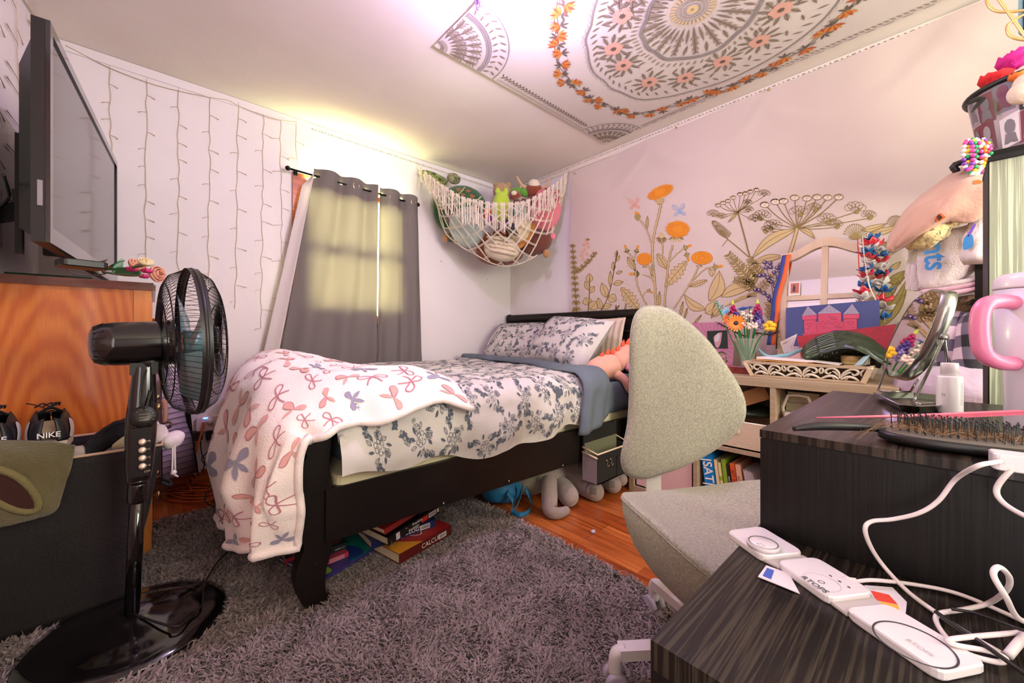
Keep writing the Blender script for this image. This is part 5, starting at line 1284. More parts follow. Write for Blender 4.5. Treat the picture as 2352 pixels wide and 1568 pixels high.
# papers in the tray
zt = TZ1 - 0.004
def sheet(name, pts, m, label, cat, th=0.0015, group=None):
 b = MB(); b.prism(pts, (0, 0, th)); return tag(obj(name, b, m), label, cat, group)
M_man = mat('manila', 'c98a32', 0.7)
sheet('manila_envelope', [(2.035, 0.57, zt + 0.010), (2.035, 0.33, zt + 0.001), (2.20, 0.32, zt - 0.01), (2.20, 0.57, zt + 0.002)], M_man, 'orange manila envelope across the front of the carved tray', 'envelope', 0.004)
sheet('letter', [(2.05, 0.57, zt + 0.016), (2.05, 0.36, zt + 0.008), (2.22, 0.36, zt + 0.004), (2.22, 0.57, zt + 0.012)], mat('white_paper', 'd6c8cc', 0.8), 'white letters lying on the orange envelope', 'paper', 0.009)
sheet('receipt', [(2.04, 0.365, zt + 0.012), (2.03, 0.275, zt + 0.004), (2.10, 0.27, zt + 0.008), (2.12, 0.36, zt + 0.016)], mat('grey_white_paper', 'c6bab0', 0.8), 'printed slip of paper at the middle of the carved tray', 'paper')
for k in range(3):
 sheet('ticket', [(2.05 + 0.02 * k, 0.23 - 0.01 * k, zt + 0.002), (2.03 + 0.02 * k, 0.205 - 0.01 * k, zt + 0.01), (2.07 + 0.02 * k, 0.185, zt + 0.045), (2.09 + 0.02 * k, 0.205, zt + 0.04)], (mat('pale_blue_paper', '9fbcc4', 0.8), mat('grey_white_paper', 'c6bab0', 0.8), M_pages)[k], ('pale blue ticket standing up at the right end of the carved tray', 'grey white ticket behind the pale blue one', 'cream ticket nearest the small table mirror')[k], 'paper', group='tickets in the tray')
# jar with tan lid
jc = V((2.13, 0.245, TZ0 + 0.008)); t = thing('jar', 'glass jar with a tan lid at the right of the carved tray', 'jar', tuple(jc))
b = MB(); b.lathe([(0.0, 0), (0.042, 0), (0.046, 0.01), (0.044, 0.05), (0.034, 0.062), (0.0, 0.062)], jc, n=22); obj('glass_body', b, mat('amber_glass', 'a8946a', 0.15, coat=0.5), t)
b = MB(); b.lathe([(0.0, 0.062), (0.036, 0.062), (0.037, 0.066), (0.034, 0.070), (0.036, 0.075), (0.036, 0.094), (0.032, 0.098), (0.0, 0.098)], jc, n=22); obj('lid', b, mat('tan_lid', 'a58550', 0.5), t)
# dark green folded shopping bag, red folder
M_dgreen = mat('dark_green_film', '1b2a1a', 0.35)
Gb = [[PX(1845, 795, 2.16), PX(1880, 772, 2.15), PX(1935, 760, 2.15), PX(1990, 772, 2.16), PX(2045, 810, 2.17)],
      [PX(1842, 812, 2.12), PX(1885, 790, 2.10), PX(1940, 778, 2.10), PX(1985, 792, 2.10), PX(2040, 830, 2.12)],
      [PX(1850, 828, 2.10), PX(1890, 812, 2.07), PX(1940, 800, 2.07), PX(1985, 812, 2.07), PX(2030, 838, 2.09)]]
f = patch(Gb); f2 = lambda u, v: f(u, v) + V((-1, 0, 0.3)) * 0.008 * nz(u * 7, v * 5, 2)
t = thing('green_bag', 'dark green printed mailing bag slumped over the carved tray', 'bag', (2.12, 0.3, TZ1))
b = MB(); b.grid(f2, 40, 24); o = obj('outer', b, M_dgreen, t, solid=0.004)
Gb2 = [[PX(1850, 826, 2.09), PX(1890, 808, 2.08), PX(1940, 800, 2.10), PX(1985, 808, 2.10), PX(2028, 832, 2.11)], [PX(1858, 836, 2.14), PX(1895, 834, 2.16), PX(1938, 838, 2.17), PX(1960, 832, 2.17), PX(2022, 846, 2.16)]]
fi = patch(Gb2); b = MB(); b.grid(fi, 24, 8); oi = obj('lining', b, mat('blackish_green', '141b12', 0.5), t, solid=0.002)
rr = random.Random(8); b = MB()
gi = onsurf(fi, -0.003)
for k in range(40):
 u, v = rr.uniform(0.05, 0.95), rr.uniform(0.05, 0.9); a = rr.uniform(0, 3.1); stroke(b, gi, [(u - 0.012 * math.cos(a), v - 0.06 * math.sin(a)), (u + 0.012 * math.cos(a), v + 0.06 * math.sin(a))], 0.006)
obj('dash_print', b, mat('pale_dash', 'a9b0a0', 0.7), oi)
b = MB()
for sgn in (-1, 1):
 go = onsurf(f2, 0.004 * sgn)
 for k in range(8):
  for (u0, u1) in ((0.06, 0.20), (0.23, 0.40)): stroke(b, go, [(u0 + (u1 - u0) * i / 5, 0.12 + 0.10 * k) for i in range(6)], 0.022)
obj('small_print', b, mat('grey_print_lines', '84908a', 0.7), o, 'blocks of small grey print')
b = MB(); b.prism([PX(1830, 772, 2.30), PX(2058, 744, 2.26), PX(2040, 812, 2.24), PX(1840, 820, 2.28)], (0.006, 0.0, 0.0)); tag(obj('red_folder', b, mat('crimson_card', 'a31626', 0.55, var=(60, '8f1422', 2))), 'crimson card folder standing behind the dark green bag', 'folder')
# blue ribbon lanyard
b = MB(); pr = [PX(1742, 806, 2.24), PX(1752, 816, 2.20), PX(1768, 824, 2.18), PX(1790, 822, 2.18), PX(1815, 818, 2.18), PX(1830, 812, 2.20), PX(1842, 806, 2.22)]
pr = spline(pr, 6); hgt = V((0, 0, 0.018)); b._add([p for p in pr] + [p + hgt for p in pr], [(i, i + 1, len(pr) + i + 1, len(pr) + i) for i in range(len(pr) - 1)], True)
tag(obj('lanyard', b, mat('pale_blue_ribbon', '85b3bf', 0.6), solid=0.002), 'pale blue ribbon lanyard curled at the back of the carved tray', 'lanyard')
# paper crown
cr = [(1792, 785), (1831, 766), (1822, 795), (1836, 796), (1838, 790), (1834, 786), (1847, 781), (1850, 796), (1846, 808), (1800, 810)]
t = thing('party_hat', 'white paper crown with a red outline standing before the castle painting', 'paper crown', tuple(PX(1820, 808, 2.3)))
b = MB(); b.prism([PX(x, y, 2.33 + 0.0006 * (x - 1790)) for x, y in cr], (0.002, 0, 0)); obj('crown_paper', b, mat('white_paper', 'd6c8cc', 0.8), t)
b = MB(); stroke(b, lambda x, y: PX(x, y, 2.327 + 0.0006 * (x - 1790)), [(1799, 790), (1825, 774), (1817, 799), (1840, 800), (1843, 789)], 1.0); obj('red_line', b, mat('red_ink', 'b5443c', 0.7), t)
# castle painting on canvas
CX_ = 2.48
cpt = lambda x, y, d=0.0: PX(x, y, CX_ - d)
t = thing('castle_painting', 'blue canvas painted with a pink toy castle leaning on the mirror', 'painting', tuple(cpt(1910, 800)))
b = MB(); b.prism([cpt(1805, 707), cpt(2019, 688), cpt(2022, 790), cpt(1804, 800)], (0.022, 0, 0)); obj('canvas', b, mat('slate_blue_paint', '4d5488', 0.75, bump=(240, 0.3)), t)
s3 = lambda pts: [(1720 + x / 6.532, 660 + y / 6.532) for x, y in pts]
gc = lambda x, y: cpt(x, y, 0.002); gl_ = lambda x, y: cpt(x, y, 0.0035)
M_pk = mat('rose_pink_paint', 'd4526e', 0.7); M_rf = mat('pale_lilac_paint', 'b3aac2', 0.7); M_ln = mat('plum_line', '5c2540', 0.7)
b = MB()
for pts in ([(800, 425), (1020, 405), (1018, 470), (1005, 480), (1005, 512), (1040, 512), (1040, 395), (1385, 375), (1385, 515), (1420, 515), (1420, 470), (1418, 405), (1655, 395), (1655, 465), (1620, 470), (1620, 660), (1300, 640), (1100, 700), (810, 750), (812, 690), (835, 685), (828, 490), (805, 488)],):
 q = s3(pts); b._add([gc(x, y) for x, y in q], [tuple(range(len(q)))], False)
obj('castle_walls', b, M_pk, t)
for pts in ([(795, 425), (885, 280), (1020, 405)], [(1030, 392), (1205, 255), (1385, 378)], [(1415, 398), (1550, 248), (1660, 392)]):
 b = MB(); q = s3(pts); b._add([gl_(x, y) for x, y in q], [(0, 1, 2)], False); obj('castle_roof', b, M_rf, t)
b = MB(); g5 = lambda x, y: cpt(x, y, 0.0048)
for pts in ([(1005, 510), (1035, 670)], [(1425, 515), (1415, 630)], [(805, 488), (1005, 480)], [(1420, 470), (1650, 466)], [(1045, 510), (1045, 545), (1085, 545), (1085, 510), (1130, 508), (1130, 545), (1180, 545), (1180, 508), (1225, 508), (1225, 545), (1280, 543), (1280, 505), (1325, 505), (1325, 545), (1365, 545), (1365, 505)], [(815, 690), (870, 685), (870, 715), (920, 712), (920, 680), (975, 676), (975, 705), (1010, 700)],
   [(905, 590), (865, 545), (880, 528), (905, 545), (935, 525), (960, 540), (905, 590)], [(1525, 565), (1475, 525), (1490, 508), (1525, 525), (1560, 505), (1580, 520), (1525, 565)],
   [(1180, 425), (1240, 425)], [(1200, 448), (1310, 445)], [(1230, 475), (1330, 472)], [(1060, 585), (1140, 580)], [(1100, 610), (1180, 605)], [(1280, 580), (1370, 578)], [(1310, 600), (1390, 600)], [(850, 622), (910, 620)], [(1540, 605), (1600, 600)]):
 stroke(b, g5, s3(pts), 0.55)
for (ax_, ay, w_, h_) in ((885, 280, 110, 140), (1205, 255, 175, 125), (1550, 248, 120, 148)):
 for k in range(1, 6):
  f_ = k / 6; stroke(b, g5, s3([(ax_ - w_ * f_, ay + h_ * f_ + 4), (ax_ + w_ * f_, ay + h_ * f_ - 8)]), 0.4)
  for j in range(k): xx = ax_ - w_ * f_ + (2 * w_ * f_) * (j + 0.5 + 0.25 * (k % 2)) / k; stroke(b, g5, s3([(xx, ay + h_ * f_), (xx, ay + h_ * (f_ + 0.15))]), 0.4)
obj('ink_lines', b, M_ln, t)
# arched mirror leaning on the wall
MLEAN = 0.13; MXB = 2.52
def mpt(y, z, d=0.0):                                     # leaning mirror plane: z measured up the frame from the bookcase top
 n_ = V((-math.cos(MLEAN), 0, math.sin(MLEAN))); return V((MXB + z * math.sin(MLEAN), y, QZ + 0.002 + z * math.cos(MLEAN))) + n_ * d
MY0, MY1, MH = 0.212, 0.598, 0.70
ym_ = (MY0 + MY1) / 2; hw0 = (MY1 - MY0) / 2
arch = lambda y, inner=0.0: 0.640 - inner + 0.060 * (0.5 + 0.5 * math.cos(PI * min(abs(y - ym_) / (hw0 * 0.86), 1)))
t = thing('arched_mirror', 'arched window-style mirror with a whitewashed frame leaning on the wall hanging', 'mirror', tuple(mpt(ym_, 0)))
M_mirror = mat('mirror_glass', 'e8e2e4', 0.02, 1.0)
ys = [MY0 + (MY1 - MY0) * i / 24 for i in range(25)]
b = MB(); q = [mpt(MY0 + 0.01, 0.01, 0.006), mpt(MY1 - 0.01, 0.01, 0.006)] + [mpt(y, arch(y, 0.02), 0.006) for y in [MY1 - 0.01 - (MY1 - MY0 - 0.02) * i / 24 for i in range(25)]]
b._add(q, [tuple(range(len(q)))], False); b2 = obj('glass', b, M_mirror, t)
b = MB()
fw = 0.034
def strip(ptsA, ptsB, d0=0.0, d1=0.020):
 n = len(ptsA); A_ = [mpt(*p, d0) for p in ptsA]; B_ = [mpt(*p, d0) for p in ptsB]; A1 = [mpt(*p, d1) for p in ptsA]; B1 = [mpt(*p, d1) for p in ptsB]
 b._add(A_ + B_ + A1 + B1, [(2 * n + i, 2 * n + i + 1, 3 * n + i + 1, 3 * n + i) for i in range(n - 1)] + [(i, i + 1, 2 * n + i + 1, 2 * n + i) for i in range(n - 1)] + [(n + i, n + i + 1, 3 * n + i + 1, 3 * n + i) for i in range(n - 1)] + [(0, n, 3 * n, 2 * n), (n - 1, 2 * n - 1, 4 * n - 1, 3 * n - 1)], False)
strip([(MY0, 0), (MY0, arch(MY0))], [(MY0 + fw, 0), (MY0 + fw, arch(MY0 + fw))]); strip([(MY1 - fw, 0), (MY1 - fw, arch(MY1 - fw))], [(MY1, 0), (MY1, arch(MY1))])
strip([(y, arch(y)) for y in ys], [(y, arch(y, 0.045)) for y in ys], 0, 0.022)
strip([(MY0 + fw, 0), (MY1 - fw, 0)], [(MY0 + fw, fw), (MY1 - fw, fw)])
strip([(ym_ - 0.014, fw), (ym_ - 0.014, arch(ym_, 0.03))], [(ym_ + 0.014, fw), (ym_ + 0.014, arch(ym_, 0.03))], 0.004, 0.017)
strip([(MY0 + fw, 0.375), (MY1 - fw, 0.375)], [(MY0 + fw, 0.400), (MY1 - fw, 0.400)], 0.004, 0.018)
obj('frame', b, M_ww, t)
b = MB(); pol = lambda a, c, d: mpt(0.505 + a, 0.402 + c, d)
b._add([pol(0, 0, .019), pol(0.048, 0, .019), pol(0.048, 0.074, .019), pol(0, 0.074, .019)], [(0, 1, 2, 3)], False); b.cur = 1
b._add([pol(0.005, 0.012, .0195), pol(0.043, 0.012, .0195), pol(0.043, 0.068, .0195), pol(0.005, 0.068, .0195)], [(0, 1, 2, 3)], False); b.cur = 2
for (a, c, r) in ((0.027, 0.052, 0.004), (0.027, 0.040, 0.007), (0.024, 0.026, 0.004), (0.031, 0.026, 0.004)): b._add([pol(a + r * math.cos(k), c + r * 1.5 * math.sin(k), .020) for k in [j * PI / 4 for j in range(8)]], [tuple(range(8))], False)
tag(obj('instant_photo', b, [mat('photo_border', 'e2d6cc', 0.6), mat('photo_rust', 'b5624e', 0.5), mat('photo_dark', '3a2630', 0.5)], solid=0.0008), 'small instant photo tucked in the left pane of the arched mirror', 'photo')
# striped sash and leis
b = MB(); sp = spline([mpt(0.570, 0.630, 0.030), mpt(0.585, 0.52, 0.030), mpt(0.610, 0.40, 0.026), mpt(0.615, 0.29, 0.026), mpt(0.628, 0.13, 0.028)], 8)
for m_i, o0, o1 in ((0, 0.0, 0.020), (1, -0.021, 0.0)):
 b.cur = m_i; q0 = [p + V((0, o0, 0)) for p in sp]; q1 = [p + V((0, o1, 0)) for p in sp]; b._add(q0 + q1, [(i, i + 1, len(sp) + i + 1, len(sp) + i) for i in range(len(sp) - 1)], True)
tag(obj('ribbon_sash', b, [mat('navy_ribbon', '2a3a86', 0.6), mat('orange_ribbon', 'e2622a', 0.6)], solid=0.0015), 'navy and orange ribbon sash hanging on the left side of the arched mirror', 'ribbon')
M_leiR, M_leiW, M_leiB = mat('red_lei_petal', 'cf3140', 0.35, alpha=0.92), mat('clear_lei_petal', 'e0d8d4', 0.3, alpha=0.8), mat('blue_lei_petal', '1b5f9e', 0.35, alpha=0.92)
rl_ = random.Random(5)
def lei(label, pts, ns):
 t = thing('flower_lei', label, 'lei', tuple(PX(*pts[0])), 'leis hanging on the mirror')
 pth = spline([PX(*p) for p in pts], 8)
 b = MB(); b.tube(pth, 0.0012, 4); obj('string', b, M_leiW, t)
 for k in range(ns):
  i = int((k + 0.5) / ns * (len(pth) - 1)); p = pth[i]; m = (M_leiB, M_leiR, M_leiW)[k % 3]
  b = MB(); q = frame((rl_.uniform(-0.5, 0.5), rl_.uniform(-0.5, 0.5), 1)); ph = rl_.uniform(0, 6)
  def f(u, v):
   a = 2 * PI * u; r = v * (0.034 + 0.006 * math.sin(5 * a + ph)); return p + q @ V((r * math.cos(a), r * math.sin(a) * 0.85, 0.010 * v * math.sin(5 * a + ph) + 0.012 * v * v))
  b.grid(f, 30, 3); obj('petal_ring', b, m, t, solid=0.0012)
lei('red white and blue flower lei draped over the front of the mirror frame', [(2004, 545, 2.52), (1992, 585, 2.50), (1990, 640, 2.50), (1978, 690, 2.49)], 12)
lei('red white and blue flower lei hanging right of the mirror beside the wall hanging', [(2008, 550, 2.56), (2024, 600, 2.55), (2028, 660, 2.55), (2032, 740, 2.53)], 13)
def beads(label, pts, r, n, m, grp='bead strings on the mirror'):
 b = MB(); pth = spline([PX(*p) for p in pts], 10); L_ = len(pth) - 1
 for k in range(n):
  x = k / n * L_; i = int(x); p = pth[i].lerp(pth[min(i + 1, L_)], x - i); b.ball(p, r, nu=6, nv=4)
 tag(obj('bead_string', b, m), label, 'beads', grp, 'stuff')
beads('white bead string hanging over the front lei on the mirror', [(1981, 545, 2.47), (1985, 590, 2.46), (1993, 640, 2.46), (2000, 665, 2.46), (2012, 690, 2.46)], 0.0035, 46, mat('pearl_bead', 'ddd2c6', 0.3))
beads('red bead string at the left edge of the lei', [(1970, 548, 2.48), (1972, 590, 2.48), (1974, 630, 2.48)], 0.0032, 26, mat('red_bead', 'c9283a', 0.3))
# pink photo board
pb_ = lambda x, y, d=0.0: PX(x, y, 2.50 - d)
t = thing('pink_picture', 'pink sunburst frame holding a small dark photo behind the flower vase', 'photo frame', tuple(pb_(1640, 850)))
b = MB(); b.prism([pb_(1575, 742), pb_(1689, 738), pb_(1681, 849), pb_(1575, 852)], (0.015, 0, 0)); obj('board', b, mat('pink_lacquer', 'c07f98', 0.4), t)
b = MB()
for k in range(30):
 a = k / 30 * 2 * PI; c0 = (1636, 790)
 e0 = (c0[0] + 26 * math.cos(a), c0[1] + 24 * math.sin(a)); s_ = min(48 / max(abs(math.cos(a)), 0.01), 50 / max(abs(math.sin(a)), 0.01)); stroke(b, lambda x, y: pb_(x, y, 0.0015), [e0, (c0[0] + s_ * math.cos(a) * 0.98, c0[1] + s_ * math.sin(a) * 0.98)], 0.8)
obj('sunburst_lines', b, mat('plum_line2', '9a5a78', 0.6), t)
b = MB(); g = lambda x, y: pb_(x, y, 0.003); b._add([g(1624, 760), g(1670, 758), g(1672, 800), g(1625, 800)], [(0, 1, 2, 3)], False)
b.cur = 1; fill(b, lambda x, y: pb_(x, y, 0.004), curve2([(1640, 772), (1652, 764), (1658, 764), (1657, 775), (1655, 788), (1650, 798), (1644, 796), (1640, 782)], 3, True)); b.cur = 2
fill(b, lambda x, y: pb_(x, y, 0.005), curve2([(1645, 770), (1651, 764), (1653, 774), (1649, 784), (1641, 782)], 3, True)); obj('photo', b, [mat('photo_dark_green', '23302a', 0.4), mat('photo_rose', 'c59aa0', 0.5), mat('photo_white', 'd6cdd2', 0.5)], t, 'photo of a person in a pale pink dress leaning forward')
# red plaid tin and little brass cloche
b = MB(); c = PX(1688, 856, 2.15); b.rbox((c.x + 0.02, c.y, QZ + 0.018), (0.07, 0.15, 0.034), 0.014)
tag(obj('plaid_case', b, mat('red_plaid', '8e2a1e', 0.35, var=(40, '5a1a14', 1), coat=0.3)), 'small red plaid case lying in front of the pink frame', 'case')
c = PX(1657, 848, 2.25); t = thing('glass_cloche', 'tiny glass dome on a brass stand beside the chair back', 'ornament', (c.x, c.y, QZ)); c = V((c.x, c.y, QZ + 0.001))
b = MB(); b.lathe([(0.0, 0), (0.03, 0), (0.03, 0.006), (0.006, 0.01), (0.006, 0.04), (0.03, 0.045), (0.03, 0.05), (0.0, 0.05)], c, n=18); obj('brass_stand', b, mat('brass', 'b8902e', 0.25, 1.0), t)
b = MB(); b.lathe([(0.027, 0.05), (0.027, 0.075), (0.020, 0.092), (0.006, 0.1), (0.0, 0.1)], c, n=18); obj('glass_dome', b, mat('clear_glass', 'f2f2ee', 0.03, trans=1.0), t)
# vase of toy-brick flowers
vc = V((2.36, 0.700, QZ + 0.001)); t = thing('flower_vase', 'glass vase full of bright plastic flowers behind the carved tray', 'vase', tuple(vc))
b = MB(); prof_v = [(0.030, 0.0), (0.034, 0.004), (0.028, 0.02), (0.030, 0.05), (0.040, 0.10), (0.056, 0.15), (0.068, 0.172)]
b.lathe(prof_v, vc, n=28, caps=False); b.lathe([(0.0, 0.001), (0.03, 0.001)], vc, n=28, caps=False); obj('glass', b, mat('vase_glass', 'e6efe6', 0.02, alpha=0.13, coat=1.0), t, solid=0.002)
M_gst = mat('bright_green_plastic', '1f8f2e', 0.35); M_or = mat('orange_plastic', 'e8882a', 0.35); M_ye = mat('yellow_plastic', 'e2b21e', 0.3, coat=0.4); M_bl = mat('blue_plastic', '2450a8', 0.35); M_pu = mat('violet_plastic', '4a3478', 0.35); M_lb = mat('sky_plastic', '7fb6cf', 0.35); M_wp = mat('cream_pink_plastic', 'e8d2c0', 0.4); M_la = mat('lavender_plastic', 'a088c4', 0.4); M_lime = mat('lime_plastic', 'c3cf4a', 0.4)
VX = 2.33
def stem(px, py, m=M_gst, x=VX, r=0.003):
 p = PX(px, py, x); b = MB(); b.tube(spline([vc + V((random.uniform(-0.012, 0.012), random.uniform(-0.012, 0.012), 0.012)), vc + V(((p.x - vc.x) * 0.4, (p.y - vc.y) * 0.45, 0.15)), p], 6), r, 6); return b, p
def flower(label, px, py, build, colr, x=VX):
 s_ = thing('plastic_flower', label, 'flower', tuple(PX(px, py, x)), 'plastic flowers in the vase'); b, p = stem(px, py, x=x); obj('stem', b, M_gst, s_)
 for nm, m, fn in build:
  b = MB(); fn(b, p); obj(nm, b, m, s_)
def daisy(r, n, rows, face):
 q = frame(face)
 def fn(b, p):
  for row in range(rows):
   for k in range(n):
    a = 2 * PI * (k + 0.5 * row) / n; d = q @ V((math.cos(a), math.sin(a), 0.12 + 0.25 * row)).normalized(); e = q @ V((-math.sin(a), math.cos(a), 0)); R_ = r * (1 - 0.25 * row)
    b._add([p + d * R_ * 0.2 + e * R_ * 0.05, p + d * R_ * 0.2 - e * R_ * 0.05, p + d * R_ * 0.65 - e * R_ * 0.13, p + d * R_ - e * R_ * 0.06, p + d * R_ + e * R_ * 0.06, p + d * R_ * 0.65 + e * R_ * 0.13], [(0, 1, 2, 3, 4, 5)], False)
 return fn
def eye(r, face):
 return lambda b, p: b.lathe([(0.0, 0.0), (r, 0.0), (r, 0.008), (r * 0.6, 0.011), (0.0, 0.011)], p, face, 14)
def spike(n, l, r, d, top=1.0):
 d = V(d).normalized(); q = frame(d)
 def fn(b, p):
  for k in range(n):
   a = k * 2.4; h = l * k / n; b.ball(p - d * h * 1.0 + q @ V((math.cos(a), math.sin(a), 0)) * (0.006 + 0.012 * k / n), r * (0.7 + 0.5 * k / n), nu=8, nv=6)
 return fn
FC = (-1, -0.12, 0.15)
flower('orange gerbera with a dark middle facing the room', 1691, 742, [('petals', M_or, daisy(0.046, 18, 2, FC)), ('eye', M_dark, eye(0.011, FC))], M_or, 2.27)
flower('deep orange poppy at the left of the bouquet', 1671, 733, [('petals', mat('deep_orange_plastic', 'e86f1e', 0.35), daisy(0.036, 7, 3, (-1, 0.5, 0.1)))], M_or, 2.29)
flower('yellow tulip leaning out at the right of the bouquet', 1768, 749, [('petals', M_ye, lambda b, p: [b.ball(p + V((0, -0.014 * math.cos(a), 0.016 * math.sin(a))), (0.018, 0.017, 0.013), nu=12, nv=8) for a in (0.3, 1.6, 2.9, 4.2, 5.4)] and None)], M_ye, 2.27)
flower('blue aster at the top of the bouquet', 1706, 710, [('petals', M_bl, daisy(0.030, 14, 3, (-0.4, 0, 1)))], M_bl)
flower('blue cornflower right of the blue aster', 1722, 707, [('petals', M_bl, daisy(0.024, 12, 3, (-0.3, 0, 1)))], M_bl, 2.35)
for (px, py, m, lb, x) in ((1683, 702, M_mag, 'magenta lupin with a lime tip at the left of the bouquet', 2.35), (1740, 700, M_mag, 'magenta lupin with a lime tip at the right of the bouquet', 2.36)):
 flower(lb, px, py, [('blossoms', m, spike(14, 0.05, 0.009, (0, 0, 1))), ('tip', M_lime, lambda b, p: [b.ball(p + V((0, 0, 0.012 + 0.008 * k)), 0.008 - 0.002 * k, nu=8, nv=6) for k in range(3)] and None)], m, x)
flower('violet cluster flower left of the middle', 1691, 718, [('blossoms', M_pu, spike(18, 0.05, 0.010, (0.1, 0.2, 1)))], M_pu, 2.31)
flower('violet cluster flower at the right below the magenta lupin', 1741, 715, [('blossoms', M_pu, spike(16, 0.06, 0.010, (0, 0, 1)))], M_pu, 2.34)
flower('sky blue sprig leaning far to the left', 1645, 694, [('blossoms', M_lb, spike(12, 0.09, 0.006, (0.0, 0.62, 0.75)))], M_lb, 2.33)
flower('sky blue flower cluster below the sprig', 1668, 715, [('petals', M_lb, daisy(0.026, 10, 3, (-0.8, 0.3, 0.5)))], M_lb, 2.30)
flower('cream pink blossom cluster hanging in front of the vase rim', 1722, 748, [('blossoms', M_wp, lambda b, p: [b.ball(p + V((random.uniform(-.01, .01), random.uniform(-.034, .04), random.uniform(-.014, .014))), 0.0065, nu=8, nv=6) for k in range(34)] and None)], M_wp, 2.27)
flower('cream blossom sprig in the middle of the bouquet', 1716, 722, [('blossoms', M_wp, lambda b, p: [b.ball(p + V((random.uniform(-.01, .01), random.uniform(-.024, .024), random.uniform(-.022, .022))), 0.006, nu=8, nv=6) for k in range(18)] and None)], M_wp, 2.31)
flower('lavender spike left of the yellow tulip', 1742, 735, [('blossoms', M_la, spike(16, 0.05, 0.007, (0, 0, 1)))], M_la, 2.30)
# dried twigs round the vase
b = MB(); rt_ = random.Random(2)
for pts in ([(1650, 742), (1670, 752), (1695, 766), (1712, 772)], [(1790, 760), (1770, 768), (1750, 766), (1735, 764)], [(1788, 738), (1785, 765), (1783, 800)]):
 pth = spline([PX(x, y, 2.40) for x, y in pts], 6); b.tube(pth, 0.0035, 5)
 for p in pth[::2]:
  for k in range(3): b.tube([p, p + V((rt_.uniform(-.02, .02), rt_.uniform(-.02, .02), rt_.uniform(-.02, .02)))], [0.002, 0.0006], 4)
tag(obj('dry_twigs', b, mat('dark_bark', '3a2c20', 0.9)), 'dark dry twigs spreading behind the flower vase', 'twigs', kind='stuff')
# ------------------------------------------------------------------ black-brown desk with a lower pull-out panel
def blackwood(name, rough, stretch, lo='17120f', hi='3a3029'):
 m = mat(name, lo, rough, spec=0.3)
 nt = m.node_tree; b = nt.nodes['Principled BSDF']
 tc = nt.nodes.new('ShaderNodeTexCoord'); mp = nt.nodes.new('ShaderNodeMapping'); mp.inputs['Scale'].default_value = stretch
 nt.links.new(tc.outputs['Object'], mp.inputs['Vector'])
 n = nt.nodes.new('ShaderNodeTexNoise'); n.inputs['Scale'].default_value = 1.0; n.inputs['Detail'].default_value = 2; n.inputs['Distortion'].default_value = 0.6
 nt.links.new(mp.outputs['Vector'], n.inputs['Vector'])
 r = nt.nodes.new('ShaderNodeValToRGB'); r.color_ramp.elements[0].position = 0.47; r.color_ramp.elements[1].position = 0.60
 r.color_ramp.elements[0].color = lin(lo); r.color_ramp.elements[1].color = lin(hi)
 nt.links.new(n.outputs['Fac'], r.inputs['Fac']); nt.links.new(r.outputs['Color'], b.inputs['Base Color'])
 bp = nt.nodes.new('ShaderNodeBump'); bp.inputs['Strength'].default_value = 0.12; bp.inputs['Distance'].default_value = 0.002
 nt.links.new(n.outputs['Fac'], bp.inputs['Height']); nt.links.new(bp.outputs['Normal'], b.inputs['Normal'])
 return m
M_bw_top = blackwood('black_oak_top', 0.30, (4, 170, 6)); M_bw_pan = blackwood('black_oak_panel', 0.36, (7, 330, 8), '17120f', '352e25'); M_bw_v = blackwood('black_oak_front', 0.5, (20, 300, 4), '090706', '120d0b')
EX0, EX1, EY0, EY1, EZ = 0.589, 1.108, -1.10, 0.160, 0.754
dk = thing('desk', 'black woodgrain desk with a pulled-out lower work surface in front of the camera', 'desk', (0.75, -0.47, 0))
b = MB(); b.box(EX0, EX1, EY0, EY1, EZ - 0.010, EZ); obj('desk_top', b, M_bw_top, dk)
b = MB(); b.box(EX0 + 0.001, EX1, EY0 + 0.002, EY1 - 0.002, EZ - 0.0115, EZ - 0.0102); obj('shadow_gap', b, mat('black_gap', '050404', 0.9), dk)
b = MB(); b.box(EX0 + 0.0005, EX1, EY0, EY1 - 0.0005, 0.6205, EZ - 0.0115); obj('apron', b, M_bw_v, dk)
b = MB(); b.box(EX0 + 0.02, EX1, EY1 - 0.03, EY1 - 0.002, 0.0, 0.595); obj('leg_panel', b, M_bw_v, dk)
b = MB(); b.box(EX0 + 0.02, EX1, EY0, EY0 + 0.03, 0.0, 0.595); obj('leg_panel', b, M_bw_v, dk)
pl = MB(); pl.box(0.312, EX1 - 0.02, EY0, 0.166, 0.596, 0.620); po = obj('pull_out_panel', pl, M_bw_pan, dk)
b = MB(); b.box(0.3121, 0.335, EY0, 0.1658, 0.0, 0.5958); obj('front_leg', b, M_bw_v, po)
ZP, ZT_ = 0.6205, EZ + 0.0005
